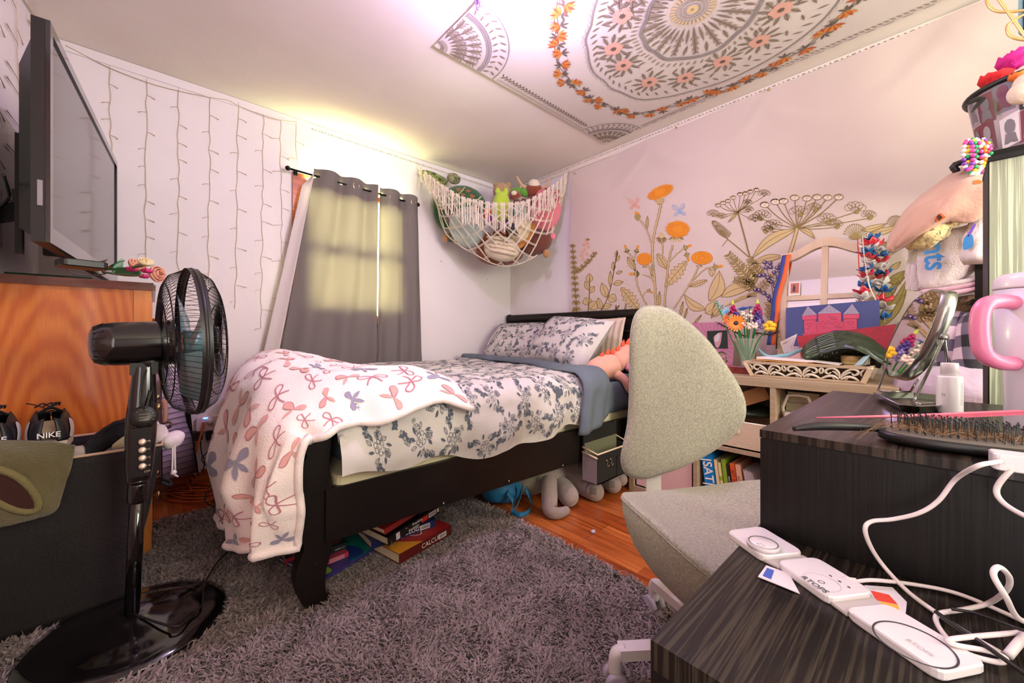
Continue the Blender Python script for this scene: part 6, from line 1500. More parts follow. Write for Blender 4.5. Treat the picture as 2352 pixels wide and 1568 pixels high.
# three-part folding charger
M_chg = mat('white_gloss_plastic', 'd9d0d2', 0.3, coat=0.2); M_ring = mat('dark_ring', '3c3a40', 0.4); M_hinge = mat('grey_silicone', 'b5aca8', 0.6)
t = thing('folding_charger', 'white three-part folding wireless charger lying across the lower desk surface', 'charger', tuple(PZ(1890, 1340, ZP)))
def pad(cs, z0, th, m, parent, name, rr=0.16):
 q = [PZ(x, y, z0) for x, y in cs]; q = [V((p.x, p.y, 0)) for p in q]; out = []
 for i in range(4):
  a, c, d = q[i - 1], q[i], q[(i + 1) % 4]
  p0, p1 = c + (a - c) * rr, c + (d - c) * rr
  for k in range(5): s_ = k / 4; out.append(p0 * (1 - s_) ** 2 + c * 2 * s_ * (1 - s_) + p1 * s_ * s_)
 cen = sum(out, V()) / len(out); L = []
 for k, z in ((0.975, z0), (1.0, z0 + 0.0015), (1.0, z0 + th - 0.0015), (0.97, z0 + th)): L.append([cen + (p - cen) * k + V((0, 0, z)) for p in out])
 n = len(out); b = MB(); b._add(sum(L, []), [(k * n + i, k * n + (i + 1) % n, (k + 1) * n + (i + 1) % n, (k + 1) * n + i) for k in range(3) for i in range(n)] + [tuple(range(n - 1, -1, -1)), tuple(3 * n + i for i in range(n))], False)
 return obj(name, b, m, parent), cen, q
def ring_on(cx, cy, r, z, w_, m, parent, name):
 c = PZ(cx, cy, z); b = MB(); A_ = [i * 2 * PI / 48 for i in range(48)]
 b._add([V((c.x + (r + s_ * w_) * math.cos(a), c.y + (r + s_ * w_) * math.sin(a), z)) for s_ in (0, 1) for a in A_], [(i, (i + 1) % 48, 48 + (i + 1) % 48, 48 + i) for i in range(48)], False); return obj(name, b, m, parent), c
o1, c1, q1 = pad([(1668, 1232), (1748, 1221), (1848, 1283), (1752, 1293)], ZP, 0.008, M_chg, t, 'watch_pad')
o2, c2, q2 = pad([(1782, 1303), (1874, 1294), (2010, 1378), (1905, 1392)], ZP, 0.008, M_chg, t, 'phone_pad')
o3, c3, q3 = pad([(1938, 1414), (2040, 1404), (2272, 1546), (2160, 1570)], ZP, 0.008, M_chg, t, 'earbud_pad')
for (cs) in ([(1752, 1290), (1842, 1280), (1878, 1298), (1788, 1308)], [(1906, 1388), (2004, 1376), (2040, 1406), (1944, 1416)]): pad(cs, ZP, 0.0035, M_hinge, t, 'hinge', 0.05)
zc_ = ZP + 0.0085
cw = PZ(1753, 1247, ZP + 0.012); b = MB(); b.lathe([(0.0170, 0.0), (0.0170, 0.004), (0.0155, 0.0055), (0.0, 0.0056)], (cw.x, cw.y, ZP + 0.0082), n=40); ow = obj('watch_puck', b, M_chg, o1)
ring_on(1753, 1245, 0.0142, ZP + 0.0142, 0.0009, M_ring, o1, 'puck_ring'); ring_on(2098, 1476, 0.0235, zc_, 0.0014, M_ring, o3, 'dark_ring'); ring_on(1887, 1336, 0.0150, zc_, 0.0004, mat('faint_ring', 'a89fa2', 0.5), o2, 'faint_ring'); ring_on(1887, 1336, 0.0022, zc_, 0.0006, M_ring, o2, 'logo_ring')
ux = (c3 - c1).normalized(); ux.z = 0; uy = V((-ux.y, ux.x, 0))
b = MB(); text(b, 'RTOPS', PZ(1838, 1324, zc_), ux, uy, 0.0088, 0.0003, bold=0.01);
for k in range(3): p = PZ(1905 + 21 * k, 1320 + 13 * k, zc_); b.bar(V((p.x, p.y, zc_)), V((p.x, p.y, zc_)) + ux * 0.0025, 0.0012, 0.0004)
p = PZ(1738, 1247, ZP + 0.0145); r_ = [p + ux * a + uy * c for a, c in ((0, 0), (0.007, 0), (0.007, 0.005), (0, 0.005))]; stroke(b, lambda x, y: V((x, y, ZP + 0.0142)), [(q.x, q.y) for q in r_ + r_[:1]], 0.0005)
obj('lettering', b, M_ring, t)
b = MB(); text(b, 'RTOPS', PZ(2078, 1468, zc_), ux, uy, 0.006, 0.0003); obj('faint_lettering', b, mat('faint_ring', 'a89fa2', 0.5), o3)
# cards
M_cardw = mat('card_white', 'd2c8cc', 0.5)
t2 = thing('membership_card', 'white card with blue lettering sticking out from under the charger', 'card', tuple(PZ(1790, 1330, ZP)))
b = MB(); b.prism([PZ(1760, 1299, ZP + 0.001), PZ(1812, 1318, ZP + 0.001), PZ(1837, 1364, ZP + 0.001), PZ(1741, 1325, ZP + 0.001)], (0, 0, 0.0008)); obj('card', b, M_cardw, t2)
b = MB(); q = PZ(1752, 1318, ZP + 0.002); b.prism([PZ(1762, 1304, ZP + 0.0019), PZ(1778, 1310, ZP + 0.0019), PZ(1771, 1330, ZP + 0.0019), PZ(1752, 1322, ZP + 0.0019)], (0, 0, 0.0003)); obj('blue_print', b, mat('card_blue', '3a55a8', 0.5), t2)
t2 = thing('gift_card', 'red and orange printed card under the middle of the charger', 'card', tuple(PZ(2040, 1370, ZP)))
b = MB(); b.prism([PZ(1985, 1345, ZP + 0.001), PZ(2050, 1350, ZP + 0.001), PZ(2083, 1384, ZP + 0.001), PZ(2080, 1412, ZP + 0.001), PZ(2020, 1395, ZP + 0.001)], (0, 0, 0.0008)); obj('card', b, M_cardw, t2)
b = MB(); b.prism([PZ(2000, 1356, ZP + 0.0019), PZ(2042, 1366, ZP + 0.0019), PZ(2062, 1388, ZP + 0.0019), PZ(2012, 1378, ZP + 0.0019)], (0, 0, 0.0003)); obj('red_print', b, mat('card_red', 'd2402c', 0.5), t2)
b = MB(); b.prism([PZ(2014, 1380, ZP + 0.0019), PZ(2063, 1390, ZP + 0.0019), PZ(2066, 1402, ZP + 0.0019), PZ(2035, 1394, ZP + 0.0019)], (0, 0, 0.0003)); obj('yellow_print', b, mat('card_yellow', 'e0a83a', 0.5), t2)
# white cables
M_cab = mat('white_cable_jacket', 'd8cbc9', 0.45)
FXc = EX0 - 0.012
Zp = lambda x, y, dz=0.004: PZ(x, y, ZP + dz)
Xp = lambda x, y, dx=0.0: PX(x, y, FXc - dx)
t = thing('power_brick', 'white charging brick at the front edge of the upper desk top', 'power adapter', tuple(PZ(2330, 1060, ZT_)))
b = MB(); c = PZ(2345, 1062, ZT_ + 0.008); b.rbox((c.x, c.y, ZT_ + 0.008), (0.022, 0.036, 0.015), 0.004, rotz(0.1)); obj('body', b, M_chg, t)
b = MB(); b.tube([PZ(2302, 1058, ZT_ + 0.009), PZ(2285, 1062, ZT_ + 0.009)], [0.0026, 0.0018], 8); obj('plug', b, M_chg, t)
b = MB(); b.tube(spline([PZ(2287, 1061, ZT_ + 0.009), PZ(2245, 1070, ZT_ + 0.008), Xp(2195, 1100, 0.006), Xp(2155, 1150, 0.006), Xp(2110, 1178, 0.01), Xp(2050, 1192, 0.012), Xp(2002, 1197, 0.02), Zp(1987, 1215, 0.055), Zp(2000, 1255, 0.035), Zp(2030, 1300, 0.015), Zp(2085, 1358), Zp(2152, 1408), Zp(2230, 1460), Zp(2300, 1500)], 8), 0.0021, 8)
tag(obj('charging_cable', b, M_cab), 'white cable running from the brick down the desk front to the coil', 'cable', 'white cables on the desk')
b = MB(); b.tube(spline([Zp(1965, 1335, 0.006), Zp(2010, 1332, 0.008), Zp(2100, 1342), Zp(2190, 1360), Zp(2280, 1395), Zp(2400, 1450)], 8), 0.0019, 8); b.tube([Zp(1938, 1331, 0.006), Zp(1966, 1335, 0.006)], 0.0034, 8)
tag(obj('charging_cable', b, M_cab), 'white cable plugged into the middle pad of the charger', 'cable', 'white cables on the desk')
b = MB(); b.tube(spline([PZ(2360, 1060, ZT_ + 0.008), Xp(2322, 1080, 0.004), Xp(2290, 1120, 0.006), Xp(2300, 1150, 0.01), Xp(2345, 1180, 0.02), Xp(2400, 1200, 0.03)], 8), 0.0022, 8); tag(obj('charging_cable', b, M_cab), 'white cable looping at the right picture edge over the desk front', 'cable', 'white cables on the desk')
b = MB()
b.tube(spline([Zp(2400, 1440, 0.02), Zp(2340, 1420, 0.03), Zp(2310, 1370, 0.06), Zp(2282, 1320, 0.075), Zp(2295, 1302, 0.078), Zp(2318, 1325, 0.06), Zp(2312, 1355, 0.04), Zp(2270, 1385, 0.012), Zp(2210, 1400, 0.006), Zp(2160, 1408, 0.006), Zp(2150, 1425, 0.005), Zp(2175, 1465, 0.005), Zp(2220, 1500, 0.005), Zp(2290, 1520, 0.005), Zp(2310, 1512, 0.006), Zp(2270, 1495, 0.008), Zp(2200, 1482, 0.01), Zp(2178, 1470, 0.012), Zp(2230, 1462, 0.013), Zp(2340, 1452, 0.012), Zp(2420, 1440, 0.01)], 8), 0.0020, 8)
tag(obj('charging_cable', b, M_cab), 'coiled white cable heaped at the right of the lower desk surface', 'cable', 'white cables on the desk')
b = MB(); b.tube(spline([Zp(2315, 1505, 0.006), Zp(2345, 1470, 0.012), Zp(2380, 1440, 0.012)], 6), 0.0032, 8); tag(obj('cable_plug', b, M_cab), 'thick white cable end at the lower right of the coil', 'cable')
b = MB(); b.tube(spline([Zp(2150, 1405, 0.008), Zp(2200, 1440, 0.011), Zp(2260, 1480, 0.012), Zp(2330, 1530, 0.008), Zp(2400, 1580, 0.005)], 8), 0.0018, 6); b.tube(spline([Zp(2400, 1580, 0.005), Zp(2420, 1480, 0.02), Zp(2330, 1440, 0.02), Zp(2240, 1408, 0.012), Zp(2185, 1398, 0.01)], 8), 0.0013, 6)
tag(obj('black_cable', b, M_satin), 'thin black cable tangled in the white coil', 'cable')
# hair brush and comb
tip, nk_, hd = PZ(1822, 984, ZT_ + 0.009), PZ(2005, 983, ZT_ + 0.012), PZ(2208, 1018, ZT_ + 0.006)
t = thing('hair_brush', 'black paddle hair brush with hair in its bristles on the desk top', 'hairbrush', tuple(hd))
u_ = (hd - nk_); u_.z = 0; u_.normalize(); v_ = V((-u_.y, u_.x, 0)); HL = (PZ(2385, 1030, ZT_) - PZ(2020, 1000, ZT_)).length / 2; HW = 0.034
b = MB(); b.tube(spline([tip, tip.lerp(nk_, 0.4) + V((0, 0, 0.003)), nk_, nk_ + (hd - nk_) * 0.28 - V((0, 0, 0.004))], 6), [0.003 + 0.0022 * math.sin(PI * min(1, i / 14)) for i in range(19)], 10); obj('handle', b, M_satin, t)
b = MB()
def oval(z, k): return [hd + u_ * (HL * k * math.copysign(abs(math.cos(a)) ** 0.8, math.cos(a))) + v_ * (HW * k * math.copysign(abs(math.sin(a)) ** 0.8, math.sin(a))) + V((0, 0, z)) for a in [i * 2 * PI / 40 for i in range(40)]]
L = [oval(-0.005, 0.9), oval(-0.002, 1.0), oval(0.005, 1.0), oval(0.006, 0.93)]; b._add(sum(L, []), [(k * 40 + i, k * 40 + (i + 1) % 40, (k + 1) * 40 + (i + 1) % 40, (k + 1) * 40 + i) for k in range(3) for i in range(40)] + [tuple(range(39, -1, -1)), tuple(120 + i for i in range(40))], True); obj('paddle', b, M_satin, t)
b = MB(); L = [oval(0.006, 0.9), oval(0.0085, 0.8), oval(0.0095, 0.4)]; b._add(sum(L, []), [(k * 40 + i, k * 40 + (i + 1) % 40, (k + 1) * 40 + (i + 1) % 40, (k + 1) * 40 + i) for k in range(2) for i in range(40)] + [tuple(80 + i for i in range(40))], True); obj('cushion', b, mat('grey_rubber_cushion', '6a6258', 0.7), t)
rb2 = random.Random(3); b = MB(); b2 = MB()
for i in range(-9, 10):
 for j in range(-4, 5):
  x, y = i / 10.2, j / 5.0
  if x * x + y * y > 0.92: continue
  p = hd + u_ * HL * x * 0.93 + v_ * HW * y * 0.9 + V((0, 0, 0.0085)); e = p + u_ * rb2.uniform(-.002, .002) + v_ * rb2.uniform(-.001, .001) + V((0, 0, 0.0165))
  b.tube([p, e], 0.0005, 3, caps=False); b.ball(e, 0.0010, nu=5, nv=4)
ob = obj('bristles', b, M_satin, t); ob['kind'] = 'stuff'
for k in range(420):
 a = rb2.uniform(0, 6.28); x, y = rb2.uniform(-.85, .85), rb2.uniform(-.8, .8)
 if x * x + y * y > 0.85: continue
 p = hd + u_ * HL * x + v_ * HW * y + V((0, 0, 0.010 + rb2.uniform(0, 0.004))); d = (u_ * math.cos(a) + v_ * math.sin(a) * 0.7) * rb2.uniform(0.008, 0.018)
 b2.tube(spline([p - d, p + V((0, 0, 0.003)), p + d * 0.8 + v_ * rb2.uniform(-.004, .004)], 2), 0.00022, 3, caps=False)
for k in range(10): b2.tube(spline([PZ(2035 + rb2.uniform(-15, 15), 960 + rb2.uniform(-4, 8), ZT_ + 0.020), PZ(2000 + rb2.uniform(-20, 20), 985 + rb2.uniform(-10, 10), ZT_ + 0.015), PZ(1960 + rb2.uniform(-20, 20), 1000 + rb2.uniform(-12, 12), ZT_ + 0.002)], 4), 0.00016, 3, caps=False)
oh = obj('loose_hair', b2, mat('brown_hair', '8a6a48', 0.6), t); oh['kind'] = 'stuff'
t = thing('tail_comb', 'pink tail comb lying across the bristles of the black hair brush', 'comb', tuple(PZ(2100, 952, ZT_ + 0.028)))
a, m_, e = PZ(1876, 959, ZT_ + 0.020), PZ(2110, 954, ZT_ + 0.0275), PZ(2345, 944, ZT_ + 0.0275)
b = MB(); b.tube([a, a.lerp(m_, 0.5), m_], [0.0008, 0.0014, 0.0020], 8); obj('tail', b, mat('pink_comb_plastic', 'd86a80', 0.35), t)
ud = (e - m_).normalized(); vd = V((0, 0, 1)).cross(ud);
b = MB(); b.bar(m_, e, 0.006, 0.0026);
for k in range(60):
 p = m_.lerp(e, (k + 0.5) / 60) - vd * 0.003; b.bar(p, p - vd * 0.013, 0.0007, 0.0016)
obj('teeth', b, MATS['pink_comb_plastic'], t)
M_hairm = MATS['brown_hair']
# lotion bottle
bc_ = PZ(2181, 947, ZT_); tb = (bc_ - V((0, 0, CAMZ))).dot(V((0.6756, 0.7373, 0))); rb3 = 21.5 / FPX * tb; hb = 114 / FPX * tb
t = thing('lotion_bottle', 'small white lotion bottle standing behind the pink comb', 'bottle', tuple(bc_))
b = MB(); b.lathe([(0.0, 0), (rb3 * 0.96, 0), (rb3, 0.001), (rb3, hb * 0.70), (rb3 * 0.95, hb * 0.735), (rb3 * 0.66, hb * 0.745), (0.0, hb * 0.745)], bc_, n=32); obj('body', b, M_chg, t)
b = MB(); b.lathe([(rb3 * 0.68, hb * 0.745), (rb3 * 0.68, hb * 0.98), (rb3 * 0.64, hb), (0.0, hb)], bc_, n=28); obj('cap', b, M_chg, t)
tow = V((-bc_.x, -bc_.y, 0)).normalized(); b = MB()
for k in range(14):
 a0 = math.atan2(tow.y, tow.x) + 0.85; z = hb * (0.60 - 0.032 * k); stroke(b, lambda x, y: bc_ + V(((rb3 + 0.0002) * math.cos(x), (rb3 + 0.0002) * math.sin(x), y)), [(a0 + i * 0.05 * (1 if k % 3 else 0.8), z) for i in range(9)], 0.0006)
obj('small_print', b, mat('bottle_print', '7a7478', 0.6), t)
b = MB(); a0 = math.atan2(tow.y, tow.x) - 0.62; q = bc_ + V(((rb3 + .0004) * math.cos(a0), (rb3 + .0004) * math.sin(a0), 0)); text(b, '72', q + V((0, 0, hb * 0.34)), V((-math.sin(a0), math.cos(a0), 0)), V((0, 0, 1)), 0.006, 0.0003); obj('number', b, mat('bottle_print', '7a7478', 0.6), t)
# table mirror
t = thing('table_mirror', 'tilted chrome vanity mirror on a wire stand at the back of the desk', 'mirror', tuple(PZ(2090, 925, ZT_)))
P0 = PD(2092, 770, 0.76); mn = V((-0.25, 0.97, 0.27)).normalized()
def mpl(x, y, d=0.0):
 q = _dir(1980 + x / 3.5645, 640 + y / 3.5645); o_ = V((0, 0, CAMZ)); return o_ + q * (mn.dot(P0 - o_) / mn.dot(q)) + mn * d
OG = spline([mpl(*p) for p in ((600, 102), (540, 112), (440, 172), (350, 292), (270, 450), (200, 605), (179, 700), (186, 755), (230, 790), (300, 788), (368, 742), (432, 668), (500, 540), (570, 392), (620, 255), (645, 150), (635, 112))], 4, True)
b = MB(); b._add([p + mn * 0.0006 for p in OG], [tuple(range(len(OG)))], False); obj('glass', b, M_mirror, t)
cg = sum(OG, V()) / len(OG); n = len(OG); b = MB()
R1 = [cg + (p - cg) * 1.0 + mn * 0.001 for p in OG]; R2 = [cg + (p - cg) * 1.045 + mn * 0.001 for p in OG]; R3 = [cg + (p - cg) * 1.05 - mn * 0.019 for p in OG]; R4 = [cg + (p - cg) * 0.9 - mn * 0.021 for p in OG]
b._add(R1 + R2 + R3 + R4, [(k * n + i, k * n + (i + 1) % n, (k + 1) * n + (i + 1) % n, (k + 1) * n + i) for k in range(3) for i in range(n)] + [tuple(3 * n + i for i in range(n))], True); obj('rim', b, mat('brushed_steel', '9a9a94', 0.25, 1.0), t)
M_st = mat('brushed_steel', '9a9a94', 0.25, 1.0)
pv = mpl(590, 460, -0.012); Zt = lambda x, y, dz=0.004: PZ(1980 + x / 3.5645, 640 + y / 3.5645, ZT_ + dz)
b = MB(); b.lathe([(0.0, -0.004), (0.0055, -0.004), (0.0055, 0.003), (0.0, 0.004)], pv, (-0.9, -0.4, 0.1), 16); obj('pivot', b, M_st, t)
b = MB()
b.tube(spline([pv, pv.lerp(Zt(440, 985, 0.012), 0.5), Zt(438, 975, 0.012), Zt(432, 1005, 0.010), Zt(470, 1022, 0.010), Zt(600, 1015, 0.010)], 5), 0.0022, 8); b.tube([pv, Zt(735, 950, 0.01)], 0.0020, 8)
pv2 = mpl(200, 560, -0.01); b.tube([pv2, Zt(130, 912, 0.010), Zt(180, 925, 0.010), Zt(395, 925, 0.010)], 0.0020, 8); b.tube([mpl(385, 800, -0.012), Zt(395, 925, 0.010)], 0.0020, 8)
obj('wire_stand', b, M_st, t)
b = MB(); tq = [Zt(88, 928, 0.012), Zt(300, 1030, 0.012), Zt(470, 1048, 0.012), Zt(640, 1040, 0.012), Zt(740, 990, 0.012), Zt(640, 950, 0.012), Zt(420, 930, 0.012)]
ct = sum(tq, V()) / len(tq); n = len(tq); b._add([ct + (p - ct) * k + V((0, 0, dz)) for k, dz in ((0.86, -0.0115), (1.0, 0.0), (0.96, 0.0), (0.84, -0.009)) for p in tq], [(k * n + i, k * n + (i + 1) % n, (k + 1) * n + (i + 1) % n, (k + 1) * n + i) for k in range(3) for i in range(n)] + [tuple(3 * n + i for i in range(n)), tuple(range(n - 1, -1, -1))], False); obj('tray_base', b, M_st, t)
# big tumbler, cut by the right edge, and the jar behind it
tc_ = PZ(2408, 985, ZT_); t = thing('handled_tumbler', 'large lilac white tumbler with a pink handle at the right desk end', 'tumbler', tuple(tc_))
b = MB(); b.lathe([(0.0, 0), (0.036, 0), (0.037, 0.002), (0.038, 0.075), (0.046, 0.095), (0.0465, 0.185), (0.0, 0.186)], tc_, n=40); obj('body', b, mat('lilac_enamel', 'd3c6d4', 0.35, coat=0.3), t)
b = MB(); b.lathe([(0.047, 0.186), (0.0475, 0.188), (0.046, 0.20), (0.040, 0.206), (0.0, 0.206)], tc_, n=40); obj('lid', b, mat('clear_lilac', 'd9ccd6', 0.25), t)
M_hp = mat('pink_handle', 'd9789c', 0.35); ld = V((-0.62, 0.78, 0)).normalized(); ld = (PZ(2240, 985, ZT_) - tc_); ld.z = 0; ld.normalize()
b = MB(); hh = lambda a, z: tc_ + ld * a + V((0, 0, z))
b.tube(spline([hh(0.044, 0.166), hh(0.062, 0.168), hh(0.082, 0.164), hh(0.090, 0.148), hh(0.090, 0.118), hh(0.084, 0.098), hh(0.066, 0.088), hh(0.044, 0.086)], 6), 0.0095, 12); obj('handle', b, M_hp, t)
jc = PZ(2332, 917, ZT_); t = thing('cap_bottle', 'small dark bottle with a pale pink cap behind the big tumbler', 'bottle', tuple(jc))
b = MB(); b.lathe([(0.0, 0), (0.018, 0), (0.018, 0.165), (0.0, 0.165)], jc, n=20); obj('body', b, mat('dusty_dark_glass', '5a5058', 0.3), t)
b = MB(); b.lathe([(0.0185, 0.166), (0.0185, 0.19), (0.0, 0.191)], jc, n=20); obj('cap', b, mat('pale_pink_cap', 'dcc0c4', 0.4), t)
# tall black bookcase end behind the desk
cb = thing('tall_cabinet', 'tall black-edged cabinet with glare coloured into its front standing behind the desk at the right', 'cabinet', (1.24, -0.4, 0))
M_bw_c = blackwood('glare_paled_wood', 0.3, (20, 330, 4), '8f917c', 'c2c6ac')  # glare on the cabinet front put into the wood colour
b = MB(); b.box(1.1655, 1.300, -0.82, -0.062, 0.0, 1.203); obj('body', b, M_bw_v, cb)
b = MB(); b.box(1.162, 1.165, -0.82, -0.0635, 0.0, 1.203); obj('front', b, M_bw_c, cb, 'streaked wood front, paled to carry the glare')
b = MB(); b.box(1.158, 1.304, -0.825, -0.0615, 1.2035, 1.212); obj('top', b, M_bw_v, cb)
# ------------------------------------------------------------------ storage shelf with blankets, behind the cabinet
sh = thing('storage_shelf', 'black storage shelf holding blankets beyond the tall cabinet', 'shelf', (2.35, -0.45, 0))
SX0, SX1, SY0, SY1 = 2.10, 2.60, -0.95, -0.075
for z in (0.62, 1.0, 1.50):
 b = MB(); b.box(SX0, SX1, SY0, SY1, z - 0.02, z); obj('board', b, M_rod, sh)
for x in (SX0 + 0.02, SX1 - 0.02):
 for y in (SY0 + 0.02, SY1 - 0.02):
  b = MB(); b.box(x - 0.012, x + 0.012, y - 0.012, y + 0.012, 0, 1.48); obj('post', b, M_rod, sh)
M_tan = mat('peach_fleece', 'b98d7c', 0.95, var=(4, 'c29684', 3), bump=(120, 0.25), sheen=0.4); M_burn = mat('burnt_orange_print', 'c8642c', 0.95); M_burnd = mat('dark_brown_print', '4a2a1c', 0.95)
M_towel = mat('white_terry', 'd8c6c6', 0.95, bump=(260, 0.5), sheen=0.3); M_tblue = mat('blue_towel_print', '3a78b4', 0.95); M_tpur = mat('purple_towel_print', '6a4ab0', 0.95); M_tpink = mat('pink_fleece', 'd2a4b4', 0.95, bump=(120, 0.3), sheen=0.4); M_cream2 = mat('cream_fleece', 'd8c088', 0.95, bump=(120, 0.3), sheen=0.4)
def cloth(name, label, cat, rows, m, x0, th=0.02, dep=None, n=(36, 28), amp=0.008, decals=None, group=None, seed=0):
 """draped cloth through rows of photo points; dep gives each row's distance offset from X = x0"""
 G = [[PX(p[0], p[1], x0 + (p[2] if len(p) > 2 else 0)) for p in r] for r in rows]
 f = patch(G); g = lambda u, v: f(u, v) + V((-1, 0.2, 0)) * (amp * nz(u * 5 + seed, v * 5, seed) + amp * 0.4 * nz(u * 14, v * 14, seed))
 t = thing(name, label, cat, tuple(G[-1][len(G[-1]) // 2]), group)
 b = MB(); b.grid(g, *n); obj('cloth', b, m, t, solid=th)
 return t, g
t, g = cloth('blanket', 'peach blanket with burn-like round prints hanging over the folded towels', 'blanket', [
 [(2048, 545, .03), (2090, 480, .04), (2150, 432, .06), (2215, 388, .08), (2300, 372, .10)],
 [(2042, 568, -.01), (2092, 505, -.03), (2155, 460, -.04), (2222, 420, -.04), (2310, 410, -.02)],
 [(2044, 576, .0), (2100, 535, -.06), (2165, 490, -.08), (2235, 455, -.07), (2310, 440, -.05)],
 [(2056, 572, .03), (2105, 545, -.03), (2170, 508, -.05), (2232, 508, -.05), (2290, 455, -.03)]], M_tan, 2.10, 0.022, seed=3)
for side in (-1,):
 go = onsurf(g, 0.0135); gi_ = onsurf(g, -0.0135); nearer = lambda a, c: min((go(a, c), gi_(a, c)), key=lambda p: p.length)
 for (u, v, r, m, k) in ((0.47, 0.72, 0.030, M_burn, 1), (0.47, 0.72, 0.016, M_burnd, 1), (0.80, 0.42, 0.028, M_burn, 1)):
  b = MB(); fill(b, lambda a, c: nearer(a, c) + V((-1, 0, 0)) * (0.0012 if m is M_burnd else 0), [(u + r * math.cos(a) * (1 + 0.3 * math.sin(3 * a)), v + 1.6 * r * math.sin(a) * (1 + 0.25 * math.cos(2 * a))) for a in [i * 2 * PI / 16 for i in range(16)]]); obj('print', b, m, t)
cloth('blanket', 'cream fleece bunched under the peach blanket', 'blanket', [[(2090, 545, -.02), (2130, 515, -.03), (2180, 505, -.03), (2215, 508, 0)], [(2082, 562, -.02), (2120, 545, -.06), (2160, 530, -.07), (2180, 520, -.02)], [(2090, 568, 0), (2130, 566, -.03), (2150, 552, -.04), (2172, 540, 0)]], M_cream2, 2.12, 0.022, amp=0.022, seed=9)
t, g = cloth('towel', 'white towel with the blue letters nts hanging below the peach blanket', 'towel', [[(2108, 550), (2150, 535), (2200, 525), (2240, 512)], [(2106, 600, -.02), (2150, 590, -.03), (2200, 575, -.03), (2245, 560, -.02)], [(2110, 652, -.01), (2140, 650, -.02), (2190, 635, -.02), (2242, 612, 0)], [(2118, 663, .02), (2140, 660, .0), (2190, 645, .0), (2242, 622, .02)]], M_towel, 2.14, 0.016, amp=0.004, seed=1)
b = MB(); pt = lambda x, y: PX(x, y, 2.078); o = pt(2122, 560); text(b, 'nts', o, pt(2128, 640) - pt(2122, 560), pt(2150, 556) - pt(2122, 560), 0.083, 0.001, bold=0.02, squeeze=1.0); obj('lettering', b, M_tblue, t, 'blue lettering reading down the towel')
t, g = cloth('towel', 'white towel with a blue and purple mark beside the black cabinet', 'towel', [[(2228, 520), (2250, 500), (2290, 480)], [(2215, 560, -.02), (2245, 545, -.03), (2290, 535, -.02)], [(2210, 592, -.03), (2240, 588, -.05), (2290, 585, -.04)], [(2215, 604, .0), (2240, 602, -.02), (2290, 600, -.02)]], M_towel, 2.08, 0.018, amp=0.004, seed=5)
b = MB(); fill(b, lambda x, y: PX(x, y, 2.022), curve2([(2215, 545), (2232, 538), (2236, 560), (2228, 570), (2212, 572)], 4, True)); obj('blue_mark', b, M_tblue, t)
b = MB(); fill(b, lambda x, y: PX(x, y, 2.022), curve2([(2236, 515), (2241, 516), (2228, 540), (2222, 540)], 4, True)); obj('purple_mark', b, M_tpur, t)
cloth('towel', 'white towel edge at the left of the lettered towel', 'towel', [[(2090, 572), (2108, 566), (2118, 560)], [(2086, 620, -.01), (2104, 618, -.02), (2116, 612, -.01)], [(2080, 664, 0), (2104, 668, -.01), (2140, 660, 0)]], M_towel, 2.16, 0.018, amp=0.004, seed=7)
for k, (y0, x1, m, lb) in enumerate(((654, 0, M_towel, 'white folded towel on top of the pink folds'), (664, 4, M_tpink, 'upper pink folded blanket under the hanging towels'), (676, 10, M_tpink, 'lower pink folded blanket under the hanging towels'))):
 cloth('folded_blanket', lb, 'blanket', [[(2120 + x1, y0 + 2, .05), (2180, y0 - 8, .05), (2290, y0 - 30, .05)], [(2112 + x1, y0 + 6, -.02), (2180, y0 - 2, -.03), (2290, y0 - 22, -.03)], [(2120 + x1, y0 + 10, .05), (2180, y0 + 4, .05), (2290, y0 - 14, .05)]], m, 2.15, 0.014, amp=0.004, seed=20 + k, group='folded blankets below the lettered towel')
heap('fur_throw', tuple(PX(2235, 705, 2.28)), (0.10, 0.14, 0.055), mat('brown_fur', '6a4a3a', 0.95, var=(30, '8a6a58', 4), bump=(120, 0.9)), 'brown faux fur throw between the towels and the plaid blanket', 'blanket', 14)
def plaid():
 m = mat('plaid_fleece', '8d7f8e', 0.95, sheen=0.3); nt = m.node_tree; bs = nt.nodes['Principled BSDF']
 tc = nt.nodes.new('ShaderNodeUVMap'); tc.uv_map = 'UVMap'; sp = nt.nodes.new('ShaderNodeSeparateXYZ'); nt.links.new(tc.outputs['UV'], sp.inputs[0])
 outs = []
 for ax, n_ in (('X', 5.0), ('Y', 4.0)):
  mu = nt.nodes.new('ShaderNodeMath'); mu.operation = 'MULTIPLY'; mu.inputs[1].default_value = n_; nt.links.new(sp.outputs[ax], mu.inputs[0])
  fr = nt.nodes.new('ShaderNodeMath'); fr.operation = 'FRACT'; nt.links.new(mu.outputs[0], fr.inputs[0])
  gt_ = nt.nodes.new('ShaderNodeMath'); gt_.operation = 'GREATER_THAN'; gt_.inputs[1].default_value = 0.5; nt.links.new(fr.outputs[0], gt_.inputs[0]); outs.append(gt_.outputs[0])
 ad = nt.nodes.new('ShaderNodeMath'); ad.operation = 'ADD'; nt.links.new(outs[0], ad.inputs[0]); nt.links.new(outs[1], ad.inputs[1])
 dv_ = nt.nodes.new('ShaderNodeMath'); dv_.operation = 'MULTIPLY'; dv_.inputs[1].default_value = 0.5; nt.links.new(ad.outputs[0], dv_.inputs[0])
 r = nt.nodes.new('ShaderNodeValToRGB'); r.color_ramp.interpolation = 'CONSTANT'; e = r.color_ramp.elements; e[0].color = lin('d3b9c6'); e[0].position = 0; e[1].position = 0.3; e[1].color = lin('6c6072'); n3 = e.new(0.8); n3.color = lin('221c26')
 nt.links.new(dv_.outputs[0], r.inputs[0]); nt.links.new(r.outputs[0], bs.inputs['Base Color']); return m
